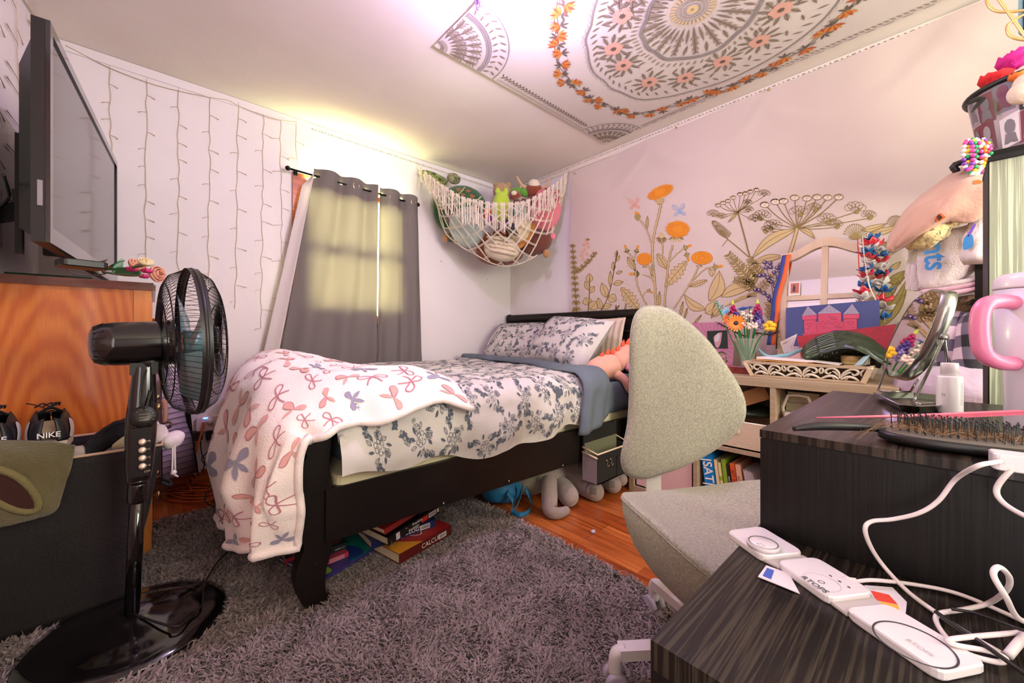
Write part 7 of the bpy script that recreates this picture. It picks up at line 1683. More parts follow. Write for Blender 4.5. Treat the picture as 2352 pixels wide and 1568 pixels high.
Gp = [[PX(x, y, 2.20 + d) for x, y, d in r] for r in ([(2150, 735, .05), (2185, 726, .02), (2225, 724, 0), (2300, 724, 0)], [(2140, 770, .0), (2170, 760, -.05), (2215, 750, -.08), (2300, 745, -.08)], [(2132, 815, -.01), (2170, 808, -.06), (2215, 800, -.10), (2300, 792, -.1)], [(2130, 850, .0), (2175, 852, -.05), (2215, 850, -.09), (2300, 840, -.09)], [(2140, 872, .04), (2180, 880, -.0), (2225, 884, -.03), (2300, 880, -.03)])]
f = patch(Gp); t = thing('plaid_blanket', 'black grey and white plaid fleece blanket folded on the lower shelf', 'blanket', tuple(Gp[-1][1]))
b = MB(); nu, nv = 40, 30; b.grid(lambda u, v: f(u, v) + V((-1, 0, 0.2)) * (0.022 * math.sin(u * 17 + 3 * v) * (0.4 + v * 0.5)), nu, nv); o = obj('cloth', b, plaid(), t)
uv = o.data.uv_layers.new(name='UVMap')
for lp in o.data.loops: i = lp.vertex_index; uv.data[lp.index].uv = ((i // (nv + 1)) / nu, (i % (nv + 1)) / nv)
o.modifiers.new('thickness', 'SOLIDIFY').thickness = 0.02
M_quilt = mat('lilac_quilt', 'a890a4', 0.9, var=(8, 'b39cae', 3), bump=(22, 0.8), sheen=0.3)
heap('quilted_pillow', tuple(PX(2190, 902, 2.10)), (0.13, 0.16, 0.10), M_quilt, 'lilac quilted cushion under the plaid blanket behind the vanity mirror', 'cushion', 17)
# photo-covered bin on top of the shelf
bn_c = V((2.36, -0.21, 1.502)); t = thing('photo_bin', 'bin covered in black and white photos on top of the storage shelf', 'bin', tuple(bn_c))
bn_c = PX(2372, 364, 2.25); bn_c.z = 1.502; RB0, RB1, HB = 0.115, 0.150, 0.235
b = MB(); b.lathe([(0.0, 0.0), (RB0, 0.0), (RB1, HB), (RB1 - 0.006, HB), (RB0 - 0.006, 0.006), (0.0, 0.006)], bn_c, n=40); obj('body', b, mat('grey_print_paper', 'a8949a', 0.5), t)
b = MB(); b.tube([bn_c + V(((RB1 + 0.003) * math.cos(a), (RB1 + 0.003) * math.sin(a), HB)) for a in [i * 2 * PI / 40 for i in range(40)]], 0.009, 8, closed=True); obj('rim', b, M_satin, t, 'black plastic rim')
rp = random.Random(6); cols = [mat('photo_grey', '6f666c', 0.5), mat('photo_black', '2a2428', 0.5), mat('photo_wine', '6e2f3e', 0.5), mat('photo_pale', 'cfc2c4', 0.5), mat('photo_mid', '94868c', 0.5)]
a_mid = math.atan2(-bn_c.y, -bn_c.x)
for k in range(14):
 a0 = a_mid + (k % 7 - 3) * 0.40 + rp.uniform(-.05, .05); z0 = 0.02 + 0.105 * (k // 7) + rp.uniform(-.01, .01); wd, ht_ = 0.36, 0.10
 P = lambda a, z, e=0.0012: bn_c + V(((RB0 + (RB1 - RB0) * z / HB + e) * math.cos(a), (RB0 + (RB1 - RB0) * z / HB + e) * math.sin(a), z))
 b = MB(); tl = rp.uniform(-.08, .08)
 b.grid(lambda u, v: P(a0 + (u - .5) * wd, z0 + v * ht_ + tl * (u - .5) * .3), 6, 2); b.cur = 1
 fill(b, lambda x, y: P(x, y, 0.0022), [(a0 + 0.10 * math.cos(q), z0 + 0.062 + 0.026 * math.sin(q)) for q in [i * PI / 5 for i in range(10)]]); fill(b, lambda x, y: P(x, y, 0.002), [(a0 - .13, z0 + .008), (a0 + .13, z0 + .008), (a0 + .09, z0 + .04), (a0 - .09, z0 + .042)])
 m1, m2 = rp.sample(cols, 2); obj('photo', b, [m1, m2], t)
b = MB(); g = lambda a, z: P(a, z, 0.004); stroke(b, g, [(a_mid + 0.75, -0.04 + 0.005), (a_mid + 0.45, 0.05), (a_mid + 0.1, 0.14), (a_mid - 0.25, 0.215)], 0.022); obj('strap', b, M_satin, t, 'black strap slanting over the photos', solid=0.003)
b = MB(); b.tube(spline([P(a_mid + 0.75, 0.0, 0.004), PX(2210, 372, 2.10), PX(2197, 395, 2.10)], 5), 0.010, 6); obj('strap_end', b, M_satin, t)
def petals(name, label, px, py, r, m, cat='artificial flower', n=9, grp='flowers in the photo bin', x=2.2):
 c = PX(px, py, x); b = MB(); rq = random.Random(px)
 for k in range(n * 2):
  a = k * 2.4; rr = r * (0.35 + 0.65 * (k / (2 * n))); q = frame((math.cos(a) - 0.6, math.sin(a), 0.9)); b.grid(lambda u, v: c + q @ V(((u - .5) * rr * 1.2 * math.sin(PI * (0.15 + 0.7 * v)), rr * 0.5 * (u - .5) ** 2, rr * v)), 3, 3)
 return tag(obj(name, b, m, solid=0.0015), label, cat, grp)
petals('fabric_flower', 'red fabric flower at the left rim of the photo bin', 2285, 200, 0.065, mat('red_fabric', 'd8222a', 0.8)); petals('fabric_flower', 'hot pink fabric flower behind the red one in the photo bin', 2330, 160, 0.07, mat('hot_pink_fabric', 'd0208c', 0.8)); petals('fabric_flower', 'magenta fabric flower at the very right edge above the photo bin', 2355, 140, 0.06, mat('magenta_fabric', 'e03aa8', 0.8)); petals('fabric_flower', 'small orange fabric flower over the rim of the photo bin', 2338, 186, 0.035, mat('orange_fabric', 'e8742a', 0.8), x=2.1)
b = MB(); b.ball(PX(2350, 212, 2.06), 0.035); b.ball(PX(2358, 190, 2.06), 0.03); tag(obj('plush_paw', b, mat('cream_plush', 'dcc6b4', 0.95, bump=(120, 0.4))), 'cream plush paw hanging over the photo bin at the picture edge', 'soft toy')
b = MB()
for p1 in ((2216, 244), (2232, 258), (2222, 236)):
 pth = spline([PX(2262, 226, 2.12), PX((2262 + p1[0]) / 2, (226 + p1[1]) / 2 - 4, 2.10), PX(*p1, 2.08)], 5); b.tube(pth, [0.006 * math.sin(PI * (0.15 + 0.8 * i / 10)) + 0.0006 for i in range(len(pth))], 5)
tag(obj('dark_feathers', b, mat('dark_feather', '2c2a28', 0.9)), 'dark feathers sticking out left of the bin rim', 'feathers')
rbd = random.Random(9); bcols = [mat('bead_' + n_, h, 0.3) for n_, h in (('pink', 'e84a9a'), ('white', 'e6dcd8'), ('green', '1f9a5a'), ('yellow', 'e8c02e'), ('red', 'd8303a'), ('blue', '3a6ac8'), ('orange', 'e87a2a'), ('violet', '7a3aa8'))]
for k in range(6):
 t = thing('beaded_bracelet', ('pink and white', 'green lettered', 'mostly pearl white', 'yellow and orange', 'red and violet', 'mixed rainbow')[k] + ' beaded bracelet hanging from the bin strap', 'bracelet', tuple(PX(2225 + 8 * k, 345, 2.08)), 'bracelets on the bin strap')
 cx0, w_, y0, y1 = 2224 + 8.5 * k, 9 + rbd.random() * 5, 318 + rbd.random() * 12, 388 + rbd.random() * 14; bm = MB()
 for i in range(20):
  a = 2 * PI * i / 20; p = PX(cx0 + w_ * math.cos(a), (y0 + y1) / 2 + (y1 - y0) / 2 * math.sin(a), 2.06 + 0.006 * k); bm.cur = rbd.choice(((0, 1, 0, 7), (2, 2, 1, 3), (1, 1, 0, 5), (3, 6, 1), (4, 7, 1), (0, 2, 3, 4, 5))[k]); bm.ball(p, (0.008, 0.007, 0.0065), nu=8, nv=6)
 o = obj('beads', bm, bcols, t); o['kind'] = 'stuff'
# wire wall basket / hangers at the upper right
M_gold = mat('pale_gold_wire', 'd8b878', 0.35, 0.6)
for k, (pts, lb) in enumerate((([(2266, -10), (2270, 12), (2290, 26), (2320, 27), (2352, 24), (2380, 20)], 'upper pale gold wire curve at the top right corner'), ([(2358, 30), (2330, 46), (2314, 60), (2318, 80), (2340, 90), (2370, 92)], 'lower pale gold wire curve at the top right corner'), ([(2280, -20), (2310, 20), (2345, 70), (2380, 120)], 'straight pale gold wire slanting at the top right corner'))):
 b = MB(); b.tube(spline([PX(x, y, 2.15) for x, y in pts], 6), 0.0045, 8); tag(obj('clothes_hanger', b, M_gold), lb, 'hanger', 'hangers at the top right')
b = MB(); b.grid(lambda u, v: PX(2344 + 40 * u, -5 + 80 * v, 2.2) + V((0.02 * math.sin(u * 9), 0, 0)), 8, 6); tag(obj('hanging_shirt', b, mat('pale_blue_cotton', '8fb4c4', 0.9), solid=0.01), 'pale blue garment at the top right picture edge', 'garment')
# ------------------------------------------------------------------ under and on the bed
FLAT = Matrix(((0, 0, -1), (0, 1, 0), (1, 0, 0)))          # a book lying down: spine to the room, reading along +X
def flat_book(name, label, px, py, z, L, D_, th, yaw, tilt=0.0, group=None, **k):
 p = PZ(px, py, z); R_ = Matrix.Rotation(yaw, 3, 'Z') @ Matrix.Rotation(-tilt, 3, 'Y')
 c = p + R_ @ V((L / 2, D_ / 2, th / 2)); rot = R_ @ FLAT
 return book(name, label, c, (th, D_, L), rot, group=group, **k), c, rot, R_
M_wi = mat('white_ink', 'eee6dc', 0.6); G1 = 'textbooks stacked under the bed rail'
def sticker(parent, c, rot, along, w_, h_, D_, m=None, bars=True, rise=0.0):
 o = c + rot @ V((rise, -D_ / 2 - 0.0006, -along)); ex, ez, ny = rot @ V((0, 0, -1)), rot @ V((1, 0, 0)), rot @ V((0, -1, 0))
 b = MB(); P = lambda x, y, d=0.0: o + ex * x + ez * y + ny * d
 b._add([P(-w_ / 2, -h_ / 2, .0008), P(w_ / 2, -h_ / 2, .0008), P(w_ / 2, h_ / 2, .0008), P(-w_ / 2, h_ / 2, .0008)], [(0, 1, 2, 3)], False)
 if bars:
  b.cur = 1; x = -w_ * 0.4; r = random.Random(int(w_ * 1e4))
  while x < w_ * 0.4:
   q = r.uniform(0.0005, 0.0013); b._add([P(x, -h_ * .3, .0014), P(x + q, -h_ * .3, .0014), P(x + q, h_ * .3, .0014), P(x, h_ * .3, .0014)], [(0, 1, 2, 3)], False); x += q + r.uniform(0.0007, 0.0016)
 return obj('barcode_sticker' if bars else 'spine_patch', b, [m or mat('sticker_white', 'ddd4cc', 0.6), mat('black_ink', '1a1512', 0.6)], parent)
t, c, rt, R_ = flat_book('textbook', 'thick maroon textbook lettered CALCULUS at the bottom of the stack under the bed', 917, 1296, 0.034, 0.268, 0.215, 0.037, 0.20, group=G1, cover=mat('maroon_cover', '5e1d18', 0.35), spine_txt=('CALCULUS', 0.026, (-0.008, -0.035), 0.0))
sticker(t, c, rt, 0.082, 0.042, 0.020, 0.215)
b = MB(); T4 = lambda x, y: c + R_ @ V((x, y, 0.0192)); b._add([T4(-.134, -.107), T4(-.02, -.107), T4(-.134, 0.03)], [(0, 1, 2)], False); b.cur = 1; b._add([T4(-.02, -.1065), T4(.134, -.1065), T4(.134, .107), T4(-.134, .107), T4(-.134, .03)], [(0, 1, 2, 3, 4)], False); b.cur = 2
stroke(b, lambda x, y: T4(x, y) + V((0, 0, .0006)), curve2([(-.06, -.03), (-.03, .0), (-.02, -.04), (.01, -.06), (.03, -.03)], 5), 0.004)
obj('cover_art', b, [mat('amber_cover_art', 'd8922a', 0.4), mat('red_cover_art', 'a32222', 0.4), M_wi], t)
t, c, rt, R_ = flat_book('textbook', 'blue textbook lettered PSYCHOLOGY in the middle of the stack under the bed', 853, 1262, 0.071, 0.275, 0.20, 0.030, -0.03, group=G1, cover=mat('navy_cover', '1f2a5c', 0.35), spine_txt=('PSYCHOLOGY', 0.022, (-0.006, 0.0), 0.012))
sticker(t, c, rt, 0.085, 0.045, 0.020, 0.20)
t, c, rt, R_ = flat_book('textbook', 'black textbook lettered Practice Statistics slanting on top of the stack', 892, 1254, 0.098, 0.262, 0.205, 0.032, 0.22, 0.10, group=G1, cover=mat('black_gloss_cover', '15110f', 0.3), spine_txt=('Practice.', 0.015, (0.0015, -0.01), 0.008))
b = MB(); text(b, 'Statistics', c + rt @ V((-0.0125, -0.1030, 0.01)), rt @ V((0, 0, -1)), rt @ V((1, 0, 0)), 0.015, 0.0014, bold=0.008, align='CENTER'); text(b, 'The', c + rt @ V((0.006, -0.1030, 0.05)), rt @ V((0, 0, -1)), rt @ V((1, 0, 0)), 0.006, 0.0014); text(b, 'Starnes  Tabor', c + rt @ V((-0.002, -0.1030, 0.118)), rt @ V((1, 0, 0)) * -1, rt @ V((0, 0, -1)), 0.004, 0.0014); obj('spine_title', b, M_wi, t)
sticker(t, c, rt, 0.090, 0.040, 0.019, 0.205); sticker(t, c, rt, 0.048, 0.034, 0.019, 0.205, mat('red_sticker', 'c02a22', 0.5), False); sticker(t, c, rt, -0.086, 0.018, 0.026, 0.205, mat('pale_sticker', 'cfc4c8', 0.5), False); sticker(t, c, rt, 0.121, 0.012, 0.016, 0.205, mat('cream_sticker', 'd8c8b0', 0.5), False)
t, c, rt, R_ = flat_book('textbook', 'red edged book topmost in the stack under the bed rail', 884, 1228, 0.150, 0.20, 0.16, 0.020, 0.25, 0.10, group=G1, cover=mat('red_book_cover', '8e2018', 0.4))
# left pile by the foot post
G2 = 'picture books beside the foot post'
t, c, rt, R_ = flat_book('picture_book', 'large flat teal and violet picture book beside the foot post', 738, 1338, 0.030, 0.285, 0.26, 0.012, 0.30, group=G2, cover=mat('violet_cover', '3f3a80', 0.35))
b = MB(); T4 = lambda x, y, z=0.0066: c + R_ @ V((x, y, z)); b._add([T4(-.02, -.128), T4(.14, -.128), T4(.14, .128), T4(-.06, .128)], [(0, 1, 2, 3)], False); b.cur = 1; fill(b, lambda x, y: T4(x, y, .0072), curve2([(-.04, -.11), (0.04, -.12), (.05, -.04), (0.0, .0), (-.06, -.04)], 4, True)); b.cur = 2; fill(b, lambda x, y: T4(x, y, .0074), curve2([(-.125, -.115), (-.095, -.12), (-.09, -.08), (-.12, -.075)], 4, True)); obj('cover_art', b, [mat('teal_art', '1f9a86', 0.35), mat('deep_blue_art', '24408a', 0.35), mat('lime_art', '8ab83a', 0.4)], t)
t, c, rt, R_ = flat_book('picture_book', 'pink spined picture book lying on the teal one beside the foot post', 738, 1303, 0.044, 0.098, 0.20, 0.018, 0.06, group=G2, cover=mat('rose_cover', 'c9405a', 0.4))
sticker(t, c, rt, 0.006, 0.055, 0.016, 0.20, mat('light_pink_patch', 'dc8a96', 0.5), False)
t, c, rt, R_ = flat_book('picture_book', 'dark green picture book on top of the pink spined one', 740, 1281, 0.063, 0.092, 0.19, 0.024, 0.06, group=G2, cover=mat('dark_teal_cover', '1d3032', 0.35))
b = MB(); stroke(b, lambda x, y: c + rt @ V((y, -0.0957, -x)), [(0.0, -0.002), (0.02, -0.002)], 0.003); stroke(b, lambda x, y: c + rt @ V((y, -0.0957, -x)), [(0.022, -0.002), (0.036, -0.002)], 0.0016); obj('spine_print', b, mat('pale_sticker', 'cfc4c8', 0.5), t)
b = MB(); T4 = lambda x, y: c + R_ @ V((x, y, 0.0126)); fill(b, T4, curve2([(-.03, -.07), (.03, -.075), (.035, .0), (-.02, .03)], 4, True)); obj('cover_art', b, mat('rust_art', '8a5026', 0.5), t)
t, c, rt, R_ = flat_book('picture_book', 'dark slim book with orange lettering behind the foot post', 655, 1284, 0.058, 0.16, 0.20, 0.026, 0.05, group=G2, cover=mat('black_gloss_cover', '15110f', 0.3), spine_txt=('Clay', 0.014, (-0.004, 0.0), 0.0))
b = MB(); text(b, 'dim', c + rt @ V((-0.004, -0.1005, 0.058)), rt @ V((0, 0, -1)), rt @ V((1, 0, 0)), 0.014, 0.0012, bold=0.01); obj('orange_title', b, mat('orange_ink', 'd8602a', 0.5), t)
t, c, rt, R_ = flat_book('picture_book', 'red picture book with little faces on its spine behind the foot post', 657, 1297, 0.034, 0.16, 0.20, 0.020, 0.05, group=G2, cover=mat('red_gloss_cover', 'b8252c', 0.35))
b = MB()
for k in range(2): fill(b, lambda x, y: c + rt @ V((y, -0.1008, -x)), [(-0.04 + 0.022 * k + 0.008 * math.cos(a), 0.007 * math.sin(a)) for a in [i * PI / 5 for i in range(10)]])
obj('spine_faces', b, mat('face_peach', 'd89a78', 0.6), t)
# big grey elephant toy lying under the bed
M_ele = mat('mauve_grey_plush', '8b7a74', 0.95, var=(6, '97857f', 3), bump=(140, 0.4), sheen=0.3); M_pad = mat('sole_patch', '6e655f', 0.95)
t = thing('plush_elephant', 'large grey stuffed elephant lying on its side under the head of the bed', 'soft toy', (1.6, 1.5, 0))
b = MB(); b.ball((1.66, 1.56, 0.105), (0.27, 0.19, 0.10), nu=28, nv=16, fn=lambda p: p * (1 + 0.06 * nz(p.x * 9, p.y * 9, p.z * 9))); body = obj('body', b, M_ele, t)
def limb(nm, pts, r):
 b = MB(); q = spline([V(p) for p in pts], 6); k = len(q); n0 = len(r); rr = [r[min(int(i / (k - 1) * (n0 - 1)), n0 - 2)] * (1 - (i / (k - 1) * (n0 - 1)) % 1 if i < k - 1 else 0) + r[min(int(i / (k - 1) * (n0 - 1)), n0 - 2) + 1] * ((i / (k - 1) * (n0 - 1)) % 1 if i < k - 1 else 1) for i in range(k)]
 b.tube(q, rr, 18); b.ball(q[-1], rr[-1] * 1.0, nu=18, nv=12); return obj(nm, b, M_ele, t)
limb('trunk', [PZ(1272, 1112, 0.13) + V((.02, .05, 0)), PZ(1262, 1140, 0.085), PZ(1264, 1170, 0.040), PZ(1280, 1178, 0.028), PZ(1300, 1172, 0.026)], [0.040, 0.040, 0.036, 0.026, 0.020])
l1 = limb('leg', [(1.58, 1.52, 0.09), PZ(1300, 1120, 0.065) + V((0, .04, 0)), PZ(1306, 1138, 0.055)], [0.05, 0.052, 0.052])
l2 = limb('leg', [(1.70, 1.50, 0.085), PZ(1352, 1120, 0.055) + V((0.0, .03, 0)), PZ(1366, 1128, 0.052)], [0.05, 0.05, 0.049])
l3 = limb('leg', [(1.80, 1.48, 0.09), PZ(1402, 1105, 0.065) + V((0, .03, 0)), PZ(1408, 1112, 0.060)], [0.05, 0.048, 0.045])
limb('leg', [(1.86, 1.50, 0.08), PZ(1426, 1100, 0.07)], [0.04, 0.036])
for l, px, py, z in ((l2, 1366, 1128, 0.052), (l3, 1408, 1112, 0.060)):
 p = PZ(px, py, z); d = V((-p.x, -p.y, CAMZ - p.z)).normalized(); q = frame(d); b = MB(); rr_ = 0.0505 if l is l2 else 0.0465
 b.grid(lambda u, v: p + q @ V(((u - .5) * 0.030 + (-.006), (v - .5) * 0.034, math.sqrt(rr_ ** 2 - ((u - .5) * .03 - .006) ** 2 - ((v - .5) * .034) ** 2))), 6, 6); obj('sole_patch', b, M_pad, l)
b = MB(); b.ball(PZ(1258, 1110, 0.11), (0.016, 0.010, 0.007), nu=12, nv=8); obj('tusk', b, mat('ivory_felt', 'd8d0a0', 0.9), t)
b = MB(); b.ball((1.50, 1.50, 0.10), (0.12, 0.11, 0.085), nu=20, nv=14); obj('head', b, mat('sage_grey_plush', '827a68', 0.95, bump=(140, 0.4)), t)
# blue bag with straps
M_bb = mat('blue_nylon', '1d6a94', 0.6, bump=(90, 0.2))
t = thing('blue_bag', 'blue bag with dangling straps between the rug edge and the elephant', 'bag', tuple(PZ(1180, 1150, 0.0)))
b = MB(); b.ball((1.345, 1.53, 0.085), (0.12, 0.09, 0.075), nu=22, nv=14, fn=lambda p: p * (1 + 0.18 * nz(p.x * 16, p.y * 16, p.z * 16))); obj('body', b, M_bb, t)
for pts in ([PZ(1165, 1130, 0.10), PZ(1178, 1150, 0.06), PZ(1176, 1172, 0.02), PZ(1195, 1182, 0.012), PZ(1217, 1172, 0.012), PZ(1220, 1150, 0.04), PZ(1208, 1122, 0.10)], [PZ(1190, 1118, 0.11), PZ(1186, 1140, 0.06), PZ(1180, 1162, 0.03)], [PZ(1200, 1118, 0.11), PZ(1196, 1140, 0.07), PZ(1186, 1165, 0.03)]):
 q = spline(pts, 6); b = MB(); h = V((0.008, 0.004, 0.009)); b._add([p - h for p in q] + [p + h for p in q], [(i, i + 1, len(q) + i + 1, len(q) + i) for i in range(len(q) - 1)], True); obj('strap', b, M_bb, t, solid=0.0025)
p = PZ(1362, 1224, 0.001); heap('lint', (p.x, p.y, 0.008), (0.012, 0.009, 0.008), mat('grey_lint', 'b0a2b4', 0.95), 'small pale scrap of lint on the bare floor boards', 'lint', 3)
# bedside organiser hanging from the rail
M_org = mat('black_felt', '16130f', 0.9, bump=(200, 0.3)); M_mesh = mat('grey_mesh', '8f8486', 0.8, bump=(400, 0.4)); M_pip = mat('cream_piping', 'd8c4a2', 0.7)
t = thing('bedside_organiser', 'black felt organiser with cream piping hanging on the bed rail', 'organiser', (1.78, 1.21, 0.13))
x0, x1, y0, y1, z0, z1 = 1.632, 1.935, 1.150, 1.243, 0.125, 0.277
b = MB(); b.box(x0, x1, y0, y0 + 0.006, z0, z1).box(x0, x1, y1 - 0.006, y1, z0, 0.385).box(x1 - 0.006, x1, y0, y1, z0, z1).box(x0, x1, y0, y1, z0, z0 + 0.006); obj('body', b, M_org, t)
b = MB(); b.box(x0 - 0.001, x0 + 0.005, y0 + 0.004, y1, z0 + 0.003, z1 - 0.012); obj('mesh_side', b, M_mesh, t)
b = MB(); b.box(x0 + 0.006, x1 - 0.006, y1 - 0.010, y1 - 0.0065, z0 + 0.02, 0.315); obj('lining', b, mat('grey_green_felt', '6a6850', 0.9), t)
b = MB(); b.tube([V((x0, y1, z1 + 0.02)), V((x0, y0, z1)), V((x1, y0, z1)), V((x1, y1, z1 + 0.03)), V((x1, y1, 0.385))], 0.0045, 6); b.tube([V((x0 - .002, y0, z1 - 0.02)), V((x0 - .002, y1, z1 - 0.005))], 0.004, 6); obj('piping', b, M_pip, t)
b = MB(); b.box(1.80, 1.925, y0 - 0.004, y0 - 0.0005, z0 + 0.006, z1 - 0.04); obj('outer_pocket', b, M_org, t)
for k in range(2):
 q = V((1.705 + 0.035 * k, y0 - 0.004, 0.222)); b = MB(); b.tube(spline([q + V((-.006, 0, .012)), q + V((0, -.002, .014)), q + V((.004, -.003, 0)), q + V((.0, -.003, -.014)), q + V((.010, -.003, -.022)), q + V((.020, -.002, -.014))], 4), 0.0017, 6); obj('hook', b, M_brass, t)
# pink stuffed dinosaur on the pillow
M_din = mat('peach_pink_plush', 'dba08c', 0.95, var=(5, 'd99a88', 3), bump=(160, 0.2), sheen=0.3); M_spk = mat('coral_felt', 'd95a3c', 0.9)
dc = V((2.03, 1.385, 0.672)); t = thing('stuffed_dinosaur', 'peach pink stuffed dinosaur with coral spikes lying beside the pillows', 'soft toy', tuple(dc))
da = V((0.93, -0.28, 0.25)).normalized(); q = frame(da)
b = MB(); b.ball(dc, (0.078, 0.078, 0.135), rot=q, nu=24, nv=16, fn=lambda p: V((p.x, p.y, p.z)) * (1 + 0.03 * nz(p.x * 12, p.y * 12, p.z * 12))); obj('body', b, M_din, t)
b = MB(); b.ball(dc + da * 0.175 + V((0, 0, 0.035)), (0.062, 0.062, 0.075), rot=q, nu=20, nv=12); b.tube([dc + da * 0.08, dc + da * 0.16 + V((0, 0, 0.03))], [0.065, 0.058], 18); obj('head', b, M_din, t)
b = MB(); b.tube(spline([dc + V((0.03, -0.05, -0.03)), dc + V((0.06, -0.105, -0.07)), dc + V((0.085, -0.125, -0.145))], 5), [0.030, 0.030, 0.028, 0.027, 0.026, 0.026, 0.025, 0.024, 0.022, 0.019, 0.013], 14); obj('flipper', b, M_din, t)
b = MB(); b.tube(spline([dc + da * 0.12 + V((0, -0.05, -0.02)), dc + da * 0.16 + V((0, -0.10, -0.06)), dc + da * 0.17 + V((0.0, -0.12, -0.13))], 5), [0.02, 0.026, 0.03, 0.032, 0.032, 0.03, 0.03, 0.028, 0.024, 0.02, 0.012], 14); obj('flipper', b, mat('rose_plush', 'c98a98', 0.95), t)
for k in range(7):
 s_ = -0.02 + 0.042 * k; base = dc + da * s_ + V((0, -0.005, 0.078 * math.sqrt(max(0.05, 1 - (s_ / 0.15) ** 2)) if s_ < 0.1 else 0.075 + 0.02 * (s_ > .13))); h = (0.022, 0.030, 0.034, 0.032, 0.036, 0.034, 0.024)[k]
 b = MB(); b.tube([base - V((0, 0, .012)), base + V((0, 0, h * .3)), base + da * .006 + V((0, 0, h * .75)), base + da * .010 + V((0, 0, h))], [0.017, 0.015, 0.007, 0.002], 8); obj('spike', b, M_spk, t)
# ------------------------------------------------------------------ corner net full of soft toys
M_net = mat('cream_cotton_cord', 'd8cbb8', 0.85)
CO = [(957, 381), (984, 404), (1006, 422), (1031, 438), (1063, 456), (1095, 463), (1132, 469), (1176, 469), (1208, 464), (1241, 448), (1265, 433), (1289, 415), (1310, 390)]
NA, NB = V((1.609, YW - 0.004, 2.262)), V((XT - 0.02, 2.150, 2.292))
def cord_pt(k):
 px, py = CO[k]; s_ = k / 12; t0 = 3.243 + (3.36 - 3.243) * s_; return PD(px, py, t0 - 0.27 * math.sin(PI * s_) ** 0.7)
CP = [NA] + [cord_pt(k) for k in range(1, 12)] + [NB]
cp = spline(CP, 8)
net = thing('macrame_net', 'cream macrame toy hammock strung across the room corner', 'toy hammock', tuple(NA))
b = MB(); b.tube(cp, 0.0048, 6); obj('front_cord', b, M_net, net)
LO = [(975, 410), (1003, 470), (1012, 508), (1026, 538), (1056, 564), (1088, 582), (1120, 600), (1150, 610), (1182, 609), (1212, 598), (1240, 580), (1262, 550), (1278, 508), (1290, 465), (1302, 412)]
def lo_pt(k):
 px, py = LO[k]; s_ = k / 14; return PD(px, py, 3.22 + 0.09 * s_ - 0.05 * math.sin(PI * s_))
LP = [lo_pt(k) for k in range(15)]
lp = spline(LP, 8)
def netf(u, v):
 a = cp[0].lerp(cp[-1], 0); i = u * (len(cp) - 1); k = min(int(i), len(cp) - 2); A_ = cp[k].lerp(cp[k + 1], i - k)
 i = u * (len(lp) - 1); k = min(int(i), len(lp) - 2); B_ = lp[k].lerp(lp[k + 1], i - k)
 out = V((-A_.x, -A_.y, 0)).normalized()
 return A_.lerp(B_, v) + out * (0.11 * math.sin(PI * min(v * 0.95 + 0.02, 1)) * math.sin(PI * u) ** 0.5)
b = MB(); NU = 13
for sgn in (1, -1):
 for k in range(-6, NU + 7):
  for dd in (-0.0035, 0.0035):
   pts = []
   for i in range(15):
    v = i / 14; u = (k + 0.5) / NU + sgn * 0.34 * (v - 0.5) + dd
    if 0.0 <= u <= 1.0: pts.append(netf(u, v) + V((0, 0, 0.002 * sgn)))
   if len(pts) > 2: b.tube(pts, 0.0027, 4, caps=False)
o = obj('mesh_netting', b, M_net, net); o['kind'] = 'stuff'
b = MB(); b.tube(lp, 0.0045, 6); obj('lower_cord', b, M_net, net)
rn = random.Random(14)
for k in range(28):
 u = (k + 0.9) / 29.3; i = u * (len(cp) - 1); j = int(i); p = cp[j].lerp(cp[j + 1], i - j) + V((-p_.x, -p_.y, 0)).normalized() * 0.05 if (p_ := cp[j]) else None
 L_ = 0.15 + 0.07 * math.sin(PI * u) + rn.uniform(-.02, .03); dr_ = (cp[j + 1] - cp[j]).normalized(); b = MB()
 for s_ in range(6):
  o = dr_ * (s_ - 2.5) * 0.0062; e = p + o + V((-p.x, -p.y, 0)).normalized() * 0.07 + V((rn.uniform(-.007, .007), rn.uniform(-.007, .007), -L_ * rn.uniform(.82, 1.05)))
  b.tube(spline([p + o, (p + o).lerp(e, .5) + V((rn.uniform(-.005, .005), rn.uniform(-.005, .005), 0)), e], 3), 0.0024, 4)
 obj('tassel', b, M_net, net)
# toys
def toy(name, label, px, py, t_, cat='soft toy', grp=None):
 p = PD(px, py, t_); return thing(name, label, cat, tuple(p), 'soft toys in the corner net'), p
def plush(nm, hexc, hex2=None, sc=8, bump=0.4): return mat(nm, hexc, 0.95, var=(sc, hex2, 3) if hex2 else None, bump=(150, bump), sheen=0.3)
RT = V((0.7373, -0.6756, 0)); FW = V((0.6756, 0.7373, 0)); UP = V((0, 0, 1)); RM = Matrix((RT, FW, UP)).transposed()
def lump(parent, nm, p, r, m, off=(0, 0, 0), roll=0.0, wob=0.03, pw=1.0, fn=None):
 b = MB(); b.ball(p + RM @ V(off), r, rot=RM @ Matrix.Rotation(roll, 3, 'Y'), nu=22, nv=14, pw=pw, fn=fn or (lambda q: q * (1 + wob * nz(q.x * 12, q.y * 12, q.z * 12)))); return obj(nm, b, m, parent)
M_tshell = plush('green_shell_plush', '23482a', '2c5a34', 12); M_tspot = plush('spotted_turtle_skin', '8a9a4a', '2a2c1a', 38); M_tor = plush('rust_patch', '8a5a34'); M_tlin = plush('pale_seam', 'b5b58a')
t, p = toy('plush_turtle', 'big green stuffed turtle with a spotted neck at the left of the corner net', 1064, 462, 3.30)
sh_ = lump(t, 'shell', p, (0.185, 0.10, 0.135), M_tshell, (0.01, 0, -0.01), 0.30)
